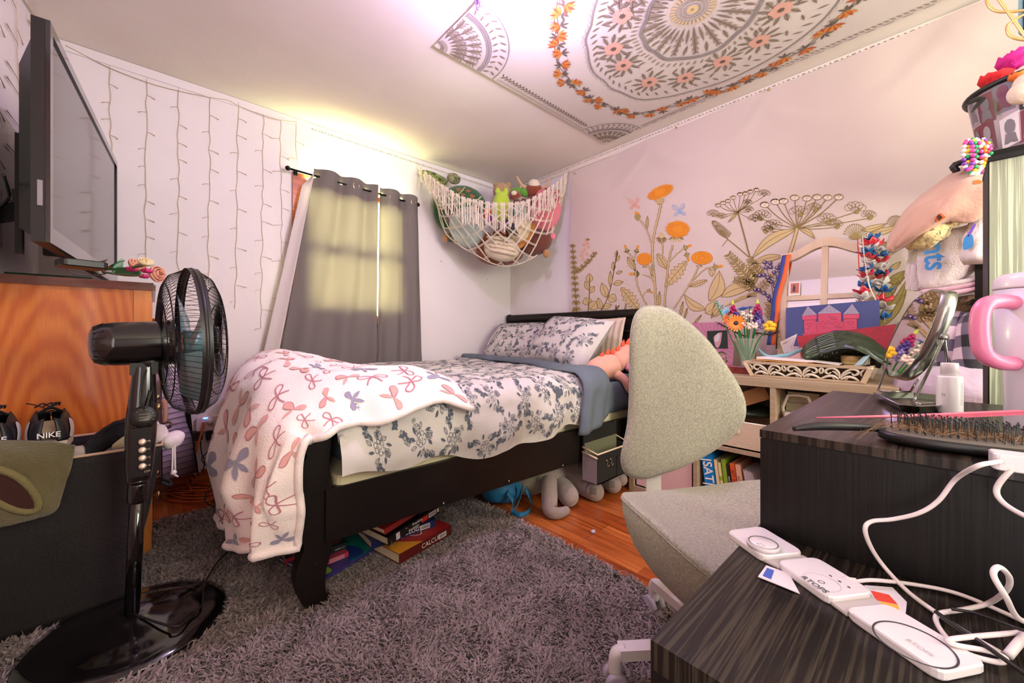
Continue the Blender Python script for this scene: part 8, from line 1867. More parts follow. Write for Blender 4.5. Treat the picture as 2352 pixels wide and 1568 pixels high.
b = MB(); gs = lambda x, y: p + RM @ (V((0.01, 0, -0.01)) + (Matrix.Rotation(0.30, 3, 'Y') @ V((0.185 * x, -0.104 * math.sqrt(max(0.02, 1 - x * x - y * y)), 0.137 * y))))
for (x, y, r) in ((-.3, .45, .13), (.1, .55, .12), (.35, .3, .12), (-.05, .2, .10), (.55, .05, .1), (-.5, .15, .09), (.2, -.1, .09)): fill(b, gs, [(x + r * math.cos(a) * (1 + .3 * math.sin(3 * a)), y + r * math.sin(a)) for a in [i * PI / 6 for i in range(12)]])
b.cur = 1
for pts in ([(-.75, .1), (-.3, .05), (.3, -.05), (.6, .2), (.7, .55)], [(.3, -.05), (.45, -.35), (.8, -.25)], [(-.3, .05), (-.45, -.4)], [(-.1, .75), (-.15, .4), (-.3, .05)]): stroke(b, gs, curve2(pts, 5), 0.05)
obj('shell_pattern', b, [M_tor, M_tlin], sh_)
b = MB(); q = spline([PD(1022, 425, 3.28), PD(1005, 412, 3.25), PD(988, 402, 3.22), PD(974, 397, 3.20)], 5); b.tube(q, [0.050 - 0.0018 * i for i in range(len(q))], 16); b.ball(q[-1], (0.028, 0.028, 0.022)); obj('head', b, M_tspot, t)
b = MB(); b.ball(PD(967, 397, 3.2), (0.022, 0.014, 0.016)); obj('snout', b, plush('cream_plush_b', 'd8cba8'), t)
for px, py, r in ((1042, 410, (0.06, 0.03, 0.045)), (1036, 545, (0.05, 0.03, 0.04))):
 lump(t, 'flipper', PD(px, py, 3.3), r, plush('dark_spotted_skin', '3a3c24', '9a9a70', 34), roll=0.4)
b = MB(); q = spline([PD(1010, 445, 3.33), PD(1006, 475, 3.31), PD(1012, 505, 3.30), PD(1026, 525, 3.3)], 5); b.tube(q, [0.035 + 0.012 * math.sin(PI * i / 15) for i in range(len(q))], 12); obj('rim', b, M_tshell, t)
b = MB(); b.ball(PD(1024, 546, 3.27), (0.022, 0.02, 0.036)); obj('flipper_tip', b, plush('tan_plush', 'a8784a'), t)
t, p = toy('plush_whale', 'round pale blue stuffed whale with black dot eyes in the corner net', 1074, 522, 3.22)
lump(t, 'body', p, (0.148, 0.125, 0.165), plush('pale_blue_plush', 'a9b5b0', 'b2bcb6', 3, 0.15), roll=-0.25)
for dx in (0.0, 0.075): b = MB(); b.ball(p + RM @ V((0.0 + dx - 0.005, -0.112, 0.085 - 0.03 * dx)), 0.008, nu=10, nv=8); obj('eye', b, M_dark, t)
b = MB(); b.tube(spline([p + RM @ V((0.03, -.128, .05)), p + RM @ V((0.045, -.130, .035)), p + RM @ V((0.062, -.126, .034))], 4), 0.002, 5); obj('mouth', b, M_dark, t)
M_lp = plush('lime_plush', '9db82a', 'a8c236', 4, 0.2)
t, p = toy('plush_frog', 'lime green stuffed frog with two bumps peeking over the net cord', 1152, 476, 3.20)
lump(t, 'body', p, (0.075, 0.07, 0.13), M_lp)
for dx in (-0.03, 0.035): lump(t, 'ear', p, (0.02, 0.02, 0.032), M_lp, (dx, -0.01, 0.125))
M_brd = plush('curly_tan_plush', 'b08a5a', 'bd9766', 60, 0.9)
t, p = toy('plush_bear', 'curly tan stuffed bear at the back of the corner net', 1153, 440, 3.42)
lump(t, 'head', p, (0.08, 0.07, 0.075), M_brd, wob=0.1); lump(t, 'body', p, (0.09, 0.08, 0.10), M_brd, (0.02, 0.0, -0.11))
for dx in (-0.055, 0.055): lump(t, 'ear', p, (0.025, 0.02, 0.025), M_brd, (dx, 0, 0.06))
M_gp = plush('leaf_green_plush', '5f9a2e')
t, p = toy('plush_dragon', 'small green stuffed dragon between the bear and the cow', 1190, 443, 3.38)
lump(t, 'body', p, (0.07, 0.05, 0.05), M_gp); lump(t, 'head', p, (0.045, 0.045, 0.04), M_gp, (0.055, -0.03, -0.01)); b = MB(); b.tube([p + RM @ V((.02, -.04, .03)), p + RM @ V((.03, -.05, .065))], [0.010, 0.002], 8); obj('horn', b, plush('cream_plush_b', 'd8cba8'), t)
M_cw, M_cb = plush('cream_white_plush', 'd8cab4'), plush('russet_plush', '7a3418', '8a4020', 8, 0.8)
t, p = toy('plush_cow', 'russet and white stuffed cow with long tan horns at the right of the net', 1226, 437, 3.34)
lump(t, 'head', p, (0.075, 0.065, 0.065), M_cb, wob=0.08); lump(t, 'forelock', p, (0.052, 0.05, 0.045), M_cw, (0, -0.02, 0.040)); lump(t, 'body', p, (0.10, 0.08, 0.08), M_cb, (0.03, 0.03, -0.10))
for pts in ([(-.05, 0, .02), (-.10, -.01, .04), (-.145, -.01, .115)], [(.06, 0, .02), (.11, -.01, .03), (.135, -.01, .09)]): b = MB(); b.tube(spline([p + RM @ V(q) for q in pts], 5), [0.017 - 0.001 * i for i in range(11)], 10); obj('horn', b, plush('tan_felt', 'c4a078', bump=0.1), t)
M_sp = plush('spotted_russet_plush', '6e3420', 'c9b49a', 30)
t, p = toy('plush_calf', 'small spotted stuffed calf below the russet cow', 1186, 462, 3.27)
lump(t, 'body', p, (0.085, 0.06, 0.05), M_sp, (0.02, 0, -0.01), wob=0.08); lump(t, 'head', p, (0.05, 0.05, 0.045), M_cb, (-0.01, -0.02, 0.035)); lump(t, 'muzzle', p, (0.025, 0.025, 0.02), M_cw, (-0.02, -0.06, 0.045))
for dx in (0.0, 0.06): lump(t, 'hoof', p, (0.025, 0.025, 0.022), plush('brown_felt', '5f4030'), (dx, -0.055, -0.015))
M_pg = plush('pink_plush', 'cf6f78', 'd67a82', 4, 0.25)
t, p = toy('plush_pig', 'large pink stuffed pig filling the right of the corner net', 1252, 490, 3.27)
lump(t, 'body', p, (0.13, 0.11, 0.17), M_pg, roll=0.35); lump(t, 'head', p, (0.11, 0.09, 0.07), M_pg, (0.03, 0.03, 0.15))
for dx in (0.11,): lump(t, 'ear', p, (0.03, 0.02, 0.04), M_pg, (dx, 0, 0.17))
b = MB(); b.ball(p + RM @ V((0.0, -0.062, 0.185)), (0.010, 0.006, 0.006)); obj('eye', b, M_dark, t)
lump(t, 'foot', p, (0.025, 0.025, 0.03), M_pg, (0.06, -0.03, -0.20))
t, p = toy('plush_parrot', 'small orange and violet stuffed bird behind the tassels', 1120, 492, 3.22)
lump(t, 'body', p, (0.038, 0.04, 0.055), plush('orange_plush', 'c9521e')); lump(t, 'wing', p, (0.04, 0.035, 0.035), plush('violet_plush', '8a2a7a'), (0.03, -0.02, -0.045)); lump(t, 'tail', p, (0.03, 0.03, 0.03), plush('sky_plush', '4a8aa8'), (0.055, -0.02, -0.035))
t, p = toy('plush_fish', 'teal stuffed fish behind the tassels right of the lime frog', 1190, 486, 3.22); lump(t, 'body', p, (0.06, 0.05, 0.05), plush('teal_plush', '2a8a78'))
t, p = toy('plush_penguin', 'cream stuffed penguin with a slate wing in the middle of the net', 1192, 528, 3.17)
lump(t, 'body', p, (0.09, 0.09, 0.11), plush('cream_plush_c', 'd3c3a0', 'cbbb98', 3, 0.2), (0.01, 0, 0), 0.3); lump(t, 'wing', p, (0.035, 0.03, 0.09), plush('slate_plush', '3c4048'), (-0.055, -0.06, 0.0), -0.75)
t, p = toy('plush_lamb', 'wrinkled white stuffed lamb at the bottom of the net', 1154, 572, 3.17)
lump(t, 'body', p, (0.15, 0.10, 0.10), plush('wrinkled_white_plush', 'd3c2a8', 'c9b79c', 5, 0.6), (0, 0, 0), 0.15, wob=0.12)
for k in range(4): lump(t, 'fold', p, (0.11, 0.04, 0.016), plush('wrinkled_white_plush', 'd3c2a8'), (-0.02 + .01 * k, -0.075, 0.06 - 0.035 * k), 0.2)
M_bd = plush('chestnut_plush', '7a3e1e', '844624', 4, 0.3)
t, p = toy('plush_moose', 'chestnut stuffed moose lying along the bottom of the net', 1150, 580, 3.29)
lump(t, 'body', p, (0.20, 0.10, 0.10), M_bd, (-0.01, 0, -0.01)); lump(t, 'leg', p, (0.05, 0.05, 0.10), M_bd, (-0.14, -0.03, 0.07), 0.5); lump(t, 'head', p, (0.07, 0.06, 0.06), M_bd, (0.0, -0.02, 0.14));
b = MB(); b.ball(PD(1163, 600, 3.22), (0.02, 0.015, 0.014)); obj('violet_tag', b, plush('violet_plush_b', '5a3a8a'), t)
M_dg = plush('dark_brown_plush', '5a2c1c', '64341f', 4, 0.3)
t, p = toy('plush_dog', 'dark brown stuffed dog with a tan ear at the lower right of the net', 1230, 556, 3.26)
lump(t, 'body', p, (0.145, 0.10, 0.11), M_dg, (0, 0, 0), -0.4); lump(t, 'ear', p, (0.035, 0.025, 0.12), plush('amber_plush', 'b5742e'), (-0.075, -0.10, 0.03), 0.55); lump(t, 'paw', p, (0.028, 0.03, 0.035), plush('tan_plush', 'a8784a'), (0.085, -0.05, -0.105))
# ------------------------------------------------------------------ flowered wall hanging
M_tap = mat('cream_wall_cloth', 'c9b9ae', 0.9, var=(1.5, 'c4b2a8', 3), bump=(300, 0.1))
M_ol = mat('olive_outline', '826c3c', 0.9); M_of = mat('olive_fill', 'c3ab7c', 0.9); M_of2 = mat('dark_olive_fill', '9a8750', 0.9); M_tor2 = mat('marigold_print', 'd98a22', 0.9); M_tod = mat('deep_orange_print', 'c46a1c', 0.9)
M_bfo = mat('salmon_print', 'd9977a', 0.9); M_bfb = mat('sky_print', '86a6c8', 0.9); M_ber = mat('plum_print', '5c4a70', 0.9)
def zt_top(y): return 2.268 + 0.045 * min(1, max(0, (2.138 - y) / 1.4)) - 0.012 * abs(math.sin((2.138 - y) * PI / 0.72))
def fold_d(y, z):
 e = max(0, (y - 1.75) / 0.39); r = max(0, (0.35 - y) / 0.5)
 d = 0.010 * (0.5 + 0.5 * math.sin((y * 5.5 + (2.3 - z) * 3.0))) * e + 0.006 * (nz(y * 2.2, z * 1.6, 5) + 0.4)
 s_ = (z - 1.5) * 0.9 - (0.35 - y)
 d += r * 0.018 * (0.5 + 0.5 * math.sin((y * 1.2 + z * 0.75) * 13))
 d += 0.010 * math.exp(-((z - (2.22 - 0.22 * abs(math.sin((2.138 - y) * PI / 0.72)))) / 0.05) ** 2) * 0.6
 return max(0.0005, d)
TY0_, TY1_, TZB = -0.95, 2.138, 0.50
def tapf(u, v):
 y = TY1_ + (TY0_ - TY1_) * u; zt = zt_top(y); z = zt + (TZB - zt) * v
 return V((XT - 0.0085 - fold_d(y, z), y + 0.006 * math.sin(z * 9) * (1 if u < 0.02 else 0), z))
tp_ = MB(); tp_.grid(tapf, 130, 70)
def GW(px, py, d=0.0016):
 p = PX(px, py, XT - 0.012); return V((XT - 0.0085 - fold_d(p.y, p.z) - d, p.y, p.z))
Cc = lambda x, y: (1290 + x / 2.904, 380 + y / 2.904)
g1 = lambda x, y: GW(*Cc(x, y), 0.0018); g2_ = lambda x, y: GW(*Cc(x, y), 0.0028); g3_ = lambda x, y: GW(*Cc(x, y), 0.0038)
def st(pts, w, c=1, g=None): tp_.cur = c; stroke(tp_, g or g1, curve2(pts, 5), w)
def lf(p0, p1, w, bend=0.0, fillc=2, vein=True, skew=0.45):
 o = leaf2(p0, p1, w, 8, bend, skew); tp_.cur = fillc; fill(tp_, g1, o); tp_.cur = 1; stroke(tp_, g2_, o + o[:1], 3.2)
 if vein:
  mid = [((1 - t) * p0[0] + t * p1[0] - (p1[1] - p0[1]) * bend * math.sin(PI * t), (1 - t) * p0[1] + t * p1[1] + (p1[0] - p0[0]) * bend * math.sin(PI * t)) for t in [i / 8 for i in range(9)]]
  stroke(tp_, g2_, mid, 2.4)
def thorn_leaf(p0, p1, w, n=7):
 dx, dy = p1[0] - p0[0], p1[1] - p0[1]; l = math.hypot(dx, dy); nx, ny = -dy / l, dx / l; A, B = [], []
 for i in range(n * 2 + 1):
  t = i / (2 * n); h = w / 2 * math.sin(PI * min(1, t * 0.92 + 0.06)) * (1.0 if i % 2 else 0.55)
  A.append((p0[0] + dx * t + nx * h, p0[1] + dy * t + ny * h)); B.append((p0[0] + dx * t - nx * h, p0[1] + dy * t - ny * h))
 o = A + B[::-1]; tp_.cur = 2; fill(tp_, g1, o); tp_.cur = 1; stroke(tp_, g2_, o + o[:1], 3.2); stroke(tp_, g2_, [p0, p1], 3)
 for i in range(2, 2 * n, 2): stroke(tp_, g2_, [A[i], (p0[0] + dx * (i / 2 / n - .06), p0[1] + dy * (i / 2 / n - .06)), B[i]], 1.6)
rq = random.Random(17)
def tuft(cx, cy, rx, ry, a=0.0):                            # shaggy marigold head
 T = lambda x, y: (cx + x * math.cos(a) - y * math.sin(a), cy + x * math.sin(a) + y * math.cos(a))
 o = [];
 for i in range(56):
  q = 2 * PI * i / 56; k = 1.0 if i % 2 else rq.uniform(1.12, 1.28); o.append(T(rx * k * math.cos(q), ry * k * math.sin(q)))
 tp_.cur = 3; fill(tp_, g2_, o); tp_.cur = 4
 for i in range(26):
  q = 2 * PI * i / 26; stroke(tp_, g3_, [T(rx * .5 * math.cos(q), ry * .5 * math.sin(q)), T(rx * 1.05 * math.cos(q + .06), ry * 1.05 * math.sin(q + .06))], 2)
def disc(cx, cy, rx, ry):
 tp_.cur = 3; fill(tp_, g2_, [(cx + rx * math.cos(q), cy + ry * math.sin(q)) for q in [i * PI / 16 for i in range(32)]]); tp_.cur = 4
 for k in (1.0, 0.66, 0.33): stroke(tp_, g3_, [(cx + rx * k * math.cos(q), cy + ry * k * math.sin(q) + 2) for q in [i * PI / 12 for i in range(25)]], 2.2)
def calyx(cx, cy, w, h, a=0.0):
 for k in range(11):
  q = (k - 5) / 5; e = (cx + (w * q * 1.2) * math.cos(a) - h * (0.75 + .3 * (k % 2)) * -math.sin(a), cy + h * (.45 + .5 * (k % 2)) * math.cos(a) + w * q * math.sin(a)); tp_.cur = 2 if k % 2 else 1; fill(tp_, g1, leaf2((cx, cy - h * .3), e, w * .28, 4))
def bud(p, tipv, r):
 x, y = p; tp_.cur = 5; fill(tp_, g1, leaf2((x - tipv[0] * r * 1.6, y - tipv[1] * r * 1.6), (x + tipv[0] * r * .9, y + tipv[1] * r * .9), r * 1.5, 6)); tp_.cur = 3; fill(tp_, g2_, leaf2((x + tipv[0] * r * .2, y + tipv[1] * r * .2), (x + tipv[0] * r * 2.0, y + tipv[1] * r * 2.0), r * .9, 5))
 for k in (-1, 1): tp_.cur = 1; fill(tp_, g1, leaf2((x - tipv[0] * r, y - tipv[1] * r), (x - tipv[0] * r * .4 - tipv[1] * k * r * 1.3, y - tipv[1] * r * .4 + tipv[0] * k * r * 1.3), r * .4, 4))
# thistles
def stem2(pts, w):
 st(pts, w, 1); st(pts, w * 0.62, 2, g2_)
 c = curve2(pts, 4)
 for i in range(1, len(c) - 1):
  k = 1 if i % 2 else -1; dx, dy = c[i + 1][0] - c[i - 1][0], c[i + 1][1] - c[i - 1][1]; l = math.hypot(dx, dy); tp_.cur = 1; stroke(tp_, g1, [c[i], (c[i][0] - dy / l * w * .95 * k, c[i][1] + dx / l * w * .95 * k)], 2.4)
stem2([(628, 960), (622, 780), (608, 640), (606, 540), (625, 420), (648, 330), (662, 260)], 15); stem2([(606, 540), (575, 450), (545, 390), (520, 362)], 10)
stem2([(684, 960), (700, 780), (715, 640), (742, 530)], 14); stem2([(665, 640), (676, 560), (668, 490)], 9); stem2([(715, 650), (770, 590), (830, 545)], 8)
stem2([(570, 940), (530, 860), (505, 800), (490, 700), (475, 620), (445, 585)], 10); stem2([(620, 770), (600, 720), (575, 660)], 9); stem2([(620, 790), (590, 745), (540, 728)], 7)
stem2([(748, 955), (800, 880), (850, 800), (890, 730), (918, 665)], 10); stem2([(850, 800), (905, 740), (960, 690), (1000, 678)], 8); stem2([(480, 640), (490, 600), (500, 565)], 7); stem2([(540, 870), (570, 835), (600, 850)], 6)
tp_.cur = 5; fill(tp_, g1, [(655 + 30 * math.cos(q), 232 + 30 * math.sin(q)) for q in [i * PI / 8 for i in range(16)]])
tp_.cur = 2
for i in range(4):
 for j in range(3): fill(tp_, g2_, [(637 + 13 * i + 7 * math.cos(q), 215 + 16 * j + 7 * math.sin(q)) for q in [k * PI / 4 for k in range(8)]])
tuft(660, 178, 82, 36, -0.42); calyx(765, 478, 46, 40); tuft(776, 425, 72, 50); disc(552, 622, 50, 40); disc(938, 615, 70, 43); calyx(555, 672, 16, 14); calyx(920, 668, 22, 14)
tp_.cur = 5; fill(tp_, g1, leaf2((508, 372), (505, 310), 44, 6)); tp_.cur = 3; fill(tp_, g2_, leaf2((500, 328), (497, 305), 30, 5))
tp_.cur = 1
for k in range(9): q = 0.5 + k * 0.28; fill(tp_, g1, leaf2((668, 470), (668 + 46 * math.cos(q), 468 + 58 * math.sin(q)), 10, 4))
tp_.cur = 2; fill(tp_, g2_, [(666 + 20 * math.cos(q), 466 + 20 * math.sin(q)) for q in [i * PI / 6 for i in range(12)]])
for p, tv, r in (((432, 560), (-.35, -.94), 18), ((502, 562), (.3, -.95), 18), ((490, 722), (-1, 0.02), 22), ((840, 605), (.3, .95), 20), ((1035, 675), (1, -.15), 22), ((588, 838), (.85, .5), 15), ((835, 545), (.9, -.4), 20)): bud(p, tv, r)
for a in ((640, 590, 700, 690, 70), (835, 640, 690, 810, 92), (972, 765, 855, 808, 44), (398, 815, 520, 975, 96), (440, 610, 492, 700, 52), (605, 660, 600, 740, 30), (640, 960, 655, 840, 40)): thorn_leaf(a[:2], a[2:4], a[4])
lf((568, 425), (574, 335), 20)
# left edge sprigs
def lavender(pts, n, s_):
 st(pts, 6, 1); c = curve2(pts, 6); m = len(c)
 for i in range(n):
  x, y = c[int((i + .5) / n * (m - 1))]; k = s_ * (1 - .35 * (i / n))
  for q in (-1, 1):
   lf((x, y), (x + q * k, y - k * .45), k * .42, vein=False); lf((x, y), (x + q * k * .6, y - k * .9), k * .34, vein=False, fillc=5)
lavender([(105, 990), (100, 860), (92, 740), (86, 640), (76, 525)], 12, 30); lavender([(105, 720), (150, 680), (195, 630), (235, 575)], 7, 26)
tp_.cur = 6
for (x, y) in ((165, 500), (178, 520), (150, 530), (182, 545), (158, 560), (140, 575), (172, 590), (135, 600), (150, 625), (225, 580)):
 for k in range(4): q = k * PI / 2 + .4; fill(tp_, g1, leaf2((x, y), (x + 13 * math.cos(q), y + 13 * math.sin(q)), 8, 3))
st([(172, 495), (155, 570), (135, 650)], 3, 6)
tp_.cur = 1; fill(tp_, g1, leaf2((160, 490), (192, 496), 16, 4))
for pts in ([(262, 975), (300, 900), (330, 800), (350, 690), (372, 570)], [(180, 980), (188, 880), (190, 740)]): st(pts, 7, 1)
for (x0, y0, x1, y1, w) in ((300, 880, 268, 780, 50), (315, 870, 365, 900, 62), (325, 810, 325, 700, 26), (345, 700, 345, 640, 26), (360, 640, 388, 600, 24), (365, 720, 405, 705, 22), (345, 790, 412, 775, 34), (190, 780, 188, 720, 44), (186, 830, 162, 770, 36), (190, 850, 222, 805, 36), (184, 930, 165, 880, 60), (196, 960, 235, 905, 66), (265, 960, 245, 880, 36), (270, 950, 335, 925, 36), (362, 610, 370, 565, 18)): lf((x0, y0), (x1, y1), w)
# umbels
def blossom(x, y, r):
 for k in range(5):
  q = -PI / 2 + (k - 2) * 0.55; c = (x + r * math.cos(q), y + r * .75 * math.sin(q)); o = [(c[0] + r * .5 * math.cos(t), c[1] + r * .42 * math.sin(t)) for t in [i * PI / 5 for i in range(11)]]; tp_.cur = 1; stroke(tp_, g1, o, 3); stroke(tp_, g1, [(x, y + r * .4), c], 2.5)
def umb(j, heads, r, w):
 for (x, y) in heads:
  st([j, ((j[0] + x) / 2 + (x - j[0]) * .06, (j[1] + y) / 2 + 8), (x, y)], w, 1); o = [(x + r * math.cos(t), y + r * .62 * math.sin(t)) for t in [i * PI / 7 for i in range(15)]]; tp_.cur = 7; fill(tp_, g2_, o); tp_.cur = 1; stroke(tp_, g3_, o, 3.4); stroke(tp_, g3_, o[7:13], 8); stroke(tp_, g3_, [(x - r * .3, y - r * .4), (x, y + r * .3), (x + r * .3, y - r * .4)], 2)
umb((1570, 418), [(1355, 262), (1425, 242), (1480, 238), (1555, 215), (1637, 220), (1705, 212), (1775, 214), (1850, 212)], 29, 6)
for (x, y, r) in ((1410, 410, 44), (1580, 320, 46), (1335, 345, 44), (1770, 370, 46), (1960, 300, 52), (1685, 290, 36), (2050, 340, 36), (1830, 400, 34), (1370, 430, 28)): blossom(x, y, r); st([(1570, 418), ((1570 + x) / 2, (418 + y) / 2 + 14), (x, y + 12)], 5, 1); lf((x, y + 22), (x + (26 if x > 1570 else -26), y - 8), 24, fillc=5, vein=False)
st([(1570, 418), (1555, 480), (1530, 560), (1505, 640)], 26, 1); st([(1570, 418), (1555, 480), (1530, 560), (1505, 640)], 17, 2, g2_)
lf((1565, 425), (1265, 625), 66, 0.10); lf((1585, 420), (1692, 490), 34, -0.1); lf((1475, 605), (1262, 660), 46, 0.06)
umb((1175, 312), [(1045, 266), (1078, 250), (1110, 236), (1145, 214), (1190, 192), (1225, 186), (1260, 174), (1300, 162)], 17, 4)
for (x, y, r) in ((1010, 330, 30), (1065, 345, 26), (1290, 362, 34), (1350, 195, 30), (1245, 300, 26), (1240, 250, 22)): blossom(x, y, r); st([(1175, 312), (x, y + 10)], 3.5, 1)
st([(1175, 312), (1205, 420), (1255, 610)], 10, 1); lf((1172, 316), (1110, 380), 16)
for k in range(26):
 q = 1.55 + (k / 25) * 2.5;
 for rr_ in (60, 95, 125): x, y = 1105 + rr_ * 0.95 * math.cos(q) * 1.0 + 20 * (rr_ / 125), 490 + rr_ * -0.95 * math.sin(q - 1.2); tp_.cur = 1; stroke(tp_, g1, [(x + 5 * math.cos(t), y + 5 * math.sin(t)) for t in [i * PI / 3 for i in range(7)]], 2.4); stroke(tp_, g1, [(1105, 490), (x, y)], 1.0)
st([(1105, 490), (1180, 550), (1250, 612)], 7, 1); st([(1105, 495), (1070, 540)], 4)
# ferny leaves and berries in the middle
def fern(p0, p1, w, n=12):
 st([p0, ((p0[0] + p1[0]) / 2, (p0[1] + p1[1]) / 2), p1], 4)
 dx, dy = p1[0] - p0[0], p1[1] - p0[1]; l = math.hypot(dx, dy)
 for i in range(n):
  t = (i + .5) / n; k = w * (1.0 - .55 * t)
  for q in (-1, 1): x, y = p0[0] + dx * t, p0[1] + dy * t; lf((x, y), (x + dx / l * k * .55 - dy / l * k * q, y + dy / l * k * .55 + dx / l * k * q), k * .36, vein=False, fillc=2 if i % 3 else 5)
fern((1290, 800), (1110, 590), 62, 13); fern((1330, 740), (1250, 620), 50, 8); fern((1290, 810), (1150, 760), 46, 9); fern((1300, 850), (1420, 720), 40, 8)
lf((985, 905), (1052, 700), 96, 0.12); lf((1005, 740), (985, 690), 40, .2); lf((965, 960), (820, 858), 62, -0.16); lf((960, 985), (1040, 900), 90, .14); lf((1065, 875), (1280, 810), 78, -.1); lf((1010, 1010), (1080, 930), 40)
for k in range(6): st([(1085 + 12 * k, 940 - 5 * k), (1180 + 10 * k, 880), (1300, 835 + 7 * k)], 6, 2); st([(1085 + 12 * k, 944 - 5 * k), (1180 + 10 * k, 884), (1300, 838 + 7 * k)], 2.4, 1)
st([(1000, 1020), (1010, 960), (1030, 900)], 8)
for (x, y) in ((1355, 645), (1390, 650), (1365, 680), (1395, 677), (1438, 682), (1418, 712), (1455, 705), (1322, 733), (1350, 730), (1378, 748), (1388, 768), (1400, 775), (1425, 805), (1436, 822), (1292, 827), (1317, 830), (1350, 852), (1378, 870), (1388, 895), (1404, 905), (1445, 742), (1335, 1040), (1460, 660)):
 tp_.cur = 8; fill(tp_, g3_, [(x + 17 * math.cos(q), y + 14 * math.sin(q)) for q in [i * PI / 6 for i in range(12)]])
 tp_.cur = 7; fill(tp_, lambda a, c: GW(*Cc(a, c), 0.0046), [(x - 3 + 6 * math.cos(q), y - 3 + 5 * math.sin(q)) for q in [i * PI / 3 for i in range(6)]])
st([(1405, 1030), (1412, 900), (1395, 780), (1370, 700), (1350, 640)], 6); st([(1412, 900), (1360, 860), (1300, 832)], 5); st([(1405, 800), (1450, 730)], 5)
for k in range(9): y = 930 + 12 * k; lf((1405, y), (1350 + 8 * (k % 3), y - 14), 20, vein=False); lf((1405, y), (1455, y - 18), 18, vein=False)
# grass at the foot, large olive plants behind the shelf and to the right
for (x0, y0, x1, y1, w) in ((790, 1010, 812, 905, 26), (820, 1020, 840, 950, 20), (880, 1060, 935, 995, 20), (365, 980, 362, 930, 14), (420, 980, 430, 925, 14), (345, 990, 385, 930, 18), (75, 990, 90, 955, 16)): thorn_leaf((x0, y0), (x1, y1), w, 4)
for (x0, y0, x1, y1, w, bd) in ((2105, 900, 2250, 770, 50, .1), (2180, 780, 2290, 700, 60, .1), (2120, 950, 2300, 860, 46, 0), (2190, 760, 2265, 790, 46, 0), (2170, 900, 2200, 820, 40, 0), (2000, 432, 2165, 388, 42, .05), (2060, 446, 2240, 408, 44, .05), (2100, 585, 2260, 555, 50, .04), (2190, 690, 2265, 640, 34, .1)): lf((x0, y0), (x1, y1), w, bd, 5 if y0 > 740 else 2)
st([(2330, 700), (2230, 820), (2150, 960), (2080, 1100)], 8); st([(2170, 700), (2140, 800), (2100, 900)], 5)
for jx, jy, r in ((1960, 470, 75), (2230, 400, 60), (2150, 570, 55)):
 for k in range(15): q = -PI * 0.97 + k * PI * 0.94 / 14 + .1; e = (jx + r * math.cos(q), jy + r * 1.05 * math.sin(q)); st([(jx, jy), ((jx + e[0]) / 2 + 4, (jy + e[1]) / 2 + 4), e], 3.4, 5); tp_.cur = 1; fill(tp_, g2_, [(e[0] + 5 * math.cos(t), e[1] + 5 * math.sin(t)) for t in [i * PI / 3 for i in range(6)]])
 for k in range(12): q = 0.1 + k * 0.26; st([(jx, jy), (jx + 46 * math.cos(q), jy + 26 * math.sin(q))], 7, 5)
def px_leaf(x0, y0, x1, y1, w, bd=0.0, c=5):
 sx = lambda x, y: ((x - 1290) * 2.904, (y - 380) * 2.904); lf(sx(x0, y0), sx(x1, y1), w, bd, c)
for a in ((2000, 760, 2085, 640, 80, .1), (2040, 800, 2130, 720, 90, -.1), (1700, 960, 1760, 880, 90, .1), (1690, 1000, 1690, 890, 70, .1), (1730, 900, 1790, 850, 60, 0), (1820, 1010, 1840, 900, 90, .1), (1720, 860, 1735, 800, 50, 0), (2060, 880, 2120, 790, 90, .1)): px_leaf(*a)
# butterflies
def bfly(x, y, s_, c):
 for (dx, dy, w) in ((-1.0, -.8, .55), (.55, -1.0, .55), (-.75, .6, .45), (.75, .5, .45)):
  o = leaf2((x, y), (x + dx * s_, y + dy * s_), s_ * w, 5, 0, .62); tp_.cur = c; stroke(tp_, g1, o + o[:1], 3.4); stroke(tp_, g1, [(x, y), (x + dx * s_ * .9, y + dy * s_ * .9)], 2.2); stroke(tp_, g1, [(x, y), (x + dx * s_ * .8 + 5, y + dy * s_ * .65)], 2.0); tp_.cur = c
 stroke(tp_, g1, [(x - 3, y - 14), (x + 3, y + 20)], 5)
bfly(488, 262, 46, 6); bfly(790, 305, 52, 9)
tp_.cur = 0
tag(obj('wall_tapestry', tp_, [M_tap, M_ol, M_of, M_tor2, M_tod, M_of2, M_bfo, mat('cream_print', 'd9c6b4', 0.9), M_ber, M_bfb]), 'large cream cloth printed with olive wildflowers and orange thistles hanging on the right wall', 'wall hanging')
for px, py in ((1553, 287), (1765, 200), (1320, 392)):
 p = PX(px, py + 6, XT - 0.02); b = MB(); b.lathe([(0.0, 0), (0.007, 0), (0.005, 0.006), (0.0, 0.007)], p, (-1, 0, 0), 10)
 tag(obj('push_pin', b, M_brass), 'push pin holding the flowered wall hanging, ' + {1553: 'the one nearest the net', 1765: 'the one under the ceiling medallion', 1320: 'the one at its left top corner'}[px], 'pin', 'pins of the wall hanging')
# ------------------------------------------------------------------ medallion cloth under the ceiling
M_ct = mat('ceiling_cloth', 'e6dcd6', 0.9, bump=(300, 0.1), transl=0.2)
M_g1 = mat('taupe_print', '968978', 0.9); M_g2 = mat('grey_ring_print', '8d8580', 0.9); M_pf = mat('blush_flower_print', 'd9a896', 0.9); M_dk = mat('dark_taupe_print', '695a4d', 0.9); M_li = mat('amber_lily_print', 'cf8a3a', 0.9); M_rd = mat('rust_lily_print', 'b5552a', 0.9); M_yl = mat('straw_print', 'd8bd86', 0.9)
KX0, KX1, KY0, KY1, KZ = 1.034, 2.520, -0.42, 1.706, ZC - 0.008
ct = MB()
def sag(x, y): return 0.004 + 0.010 * abs(math.sin((x - KX0) * PI / (KX1 - KX0))) * abs(math.sin((KY1 - y) * PI / 0.78)) ** 0.7 + 0.003 * abs(nz(x * 3, y * 3, 8))
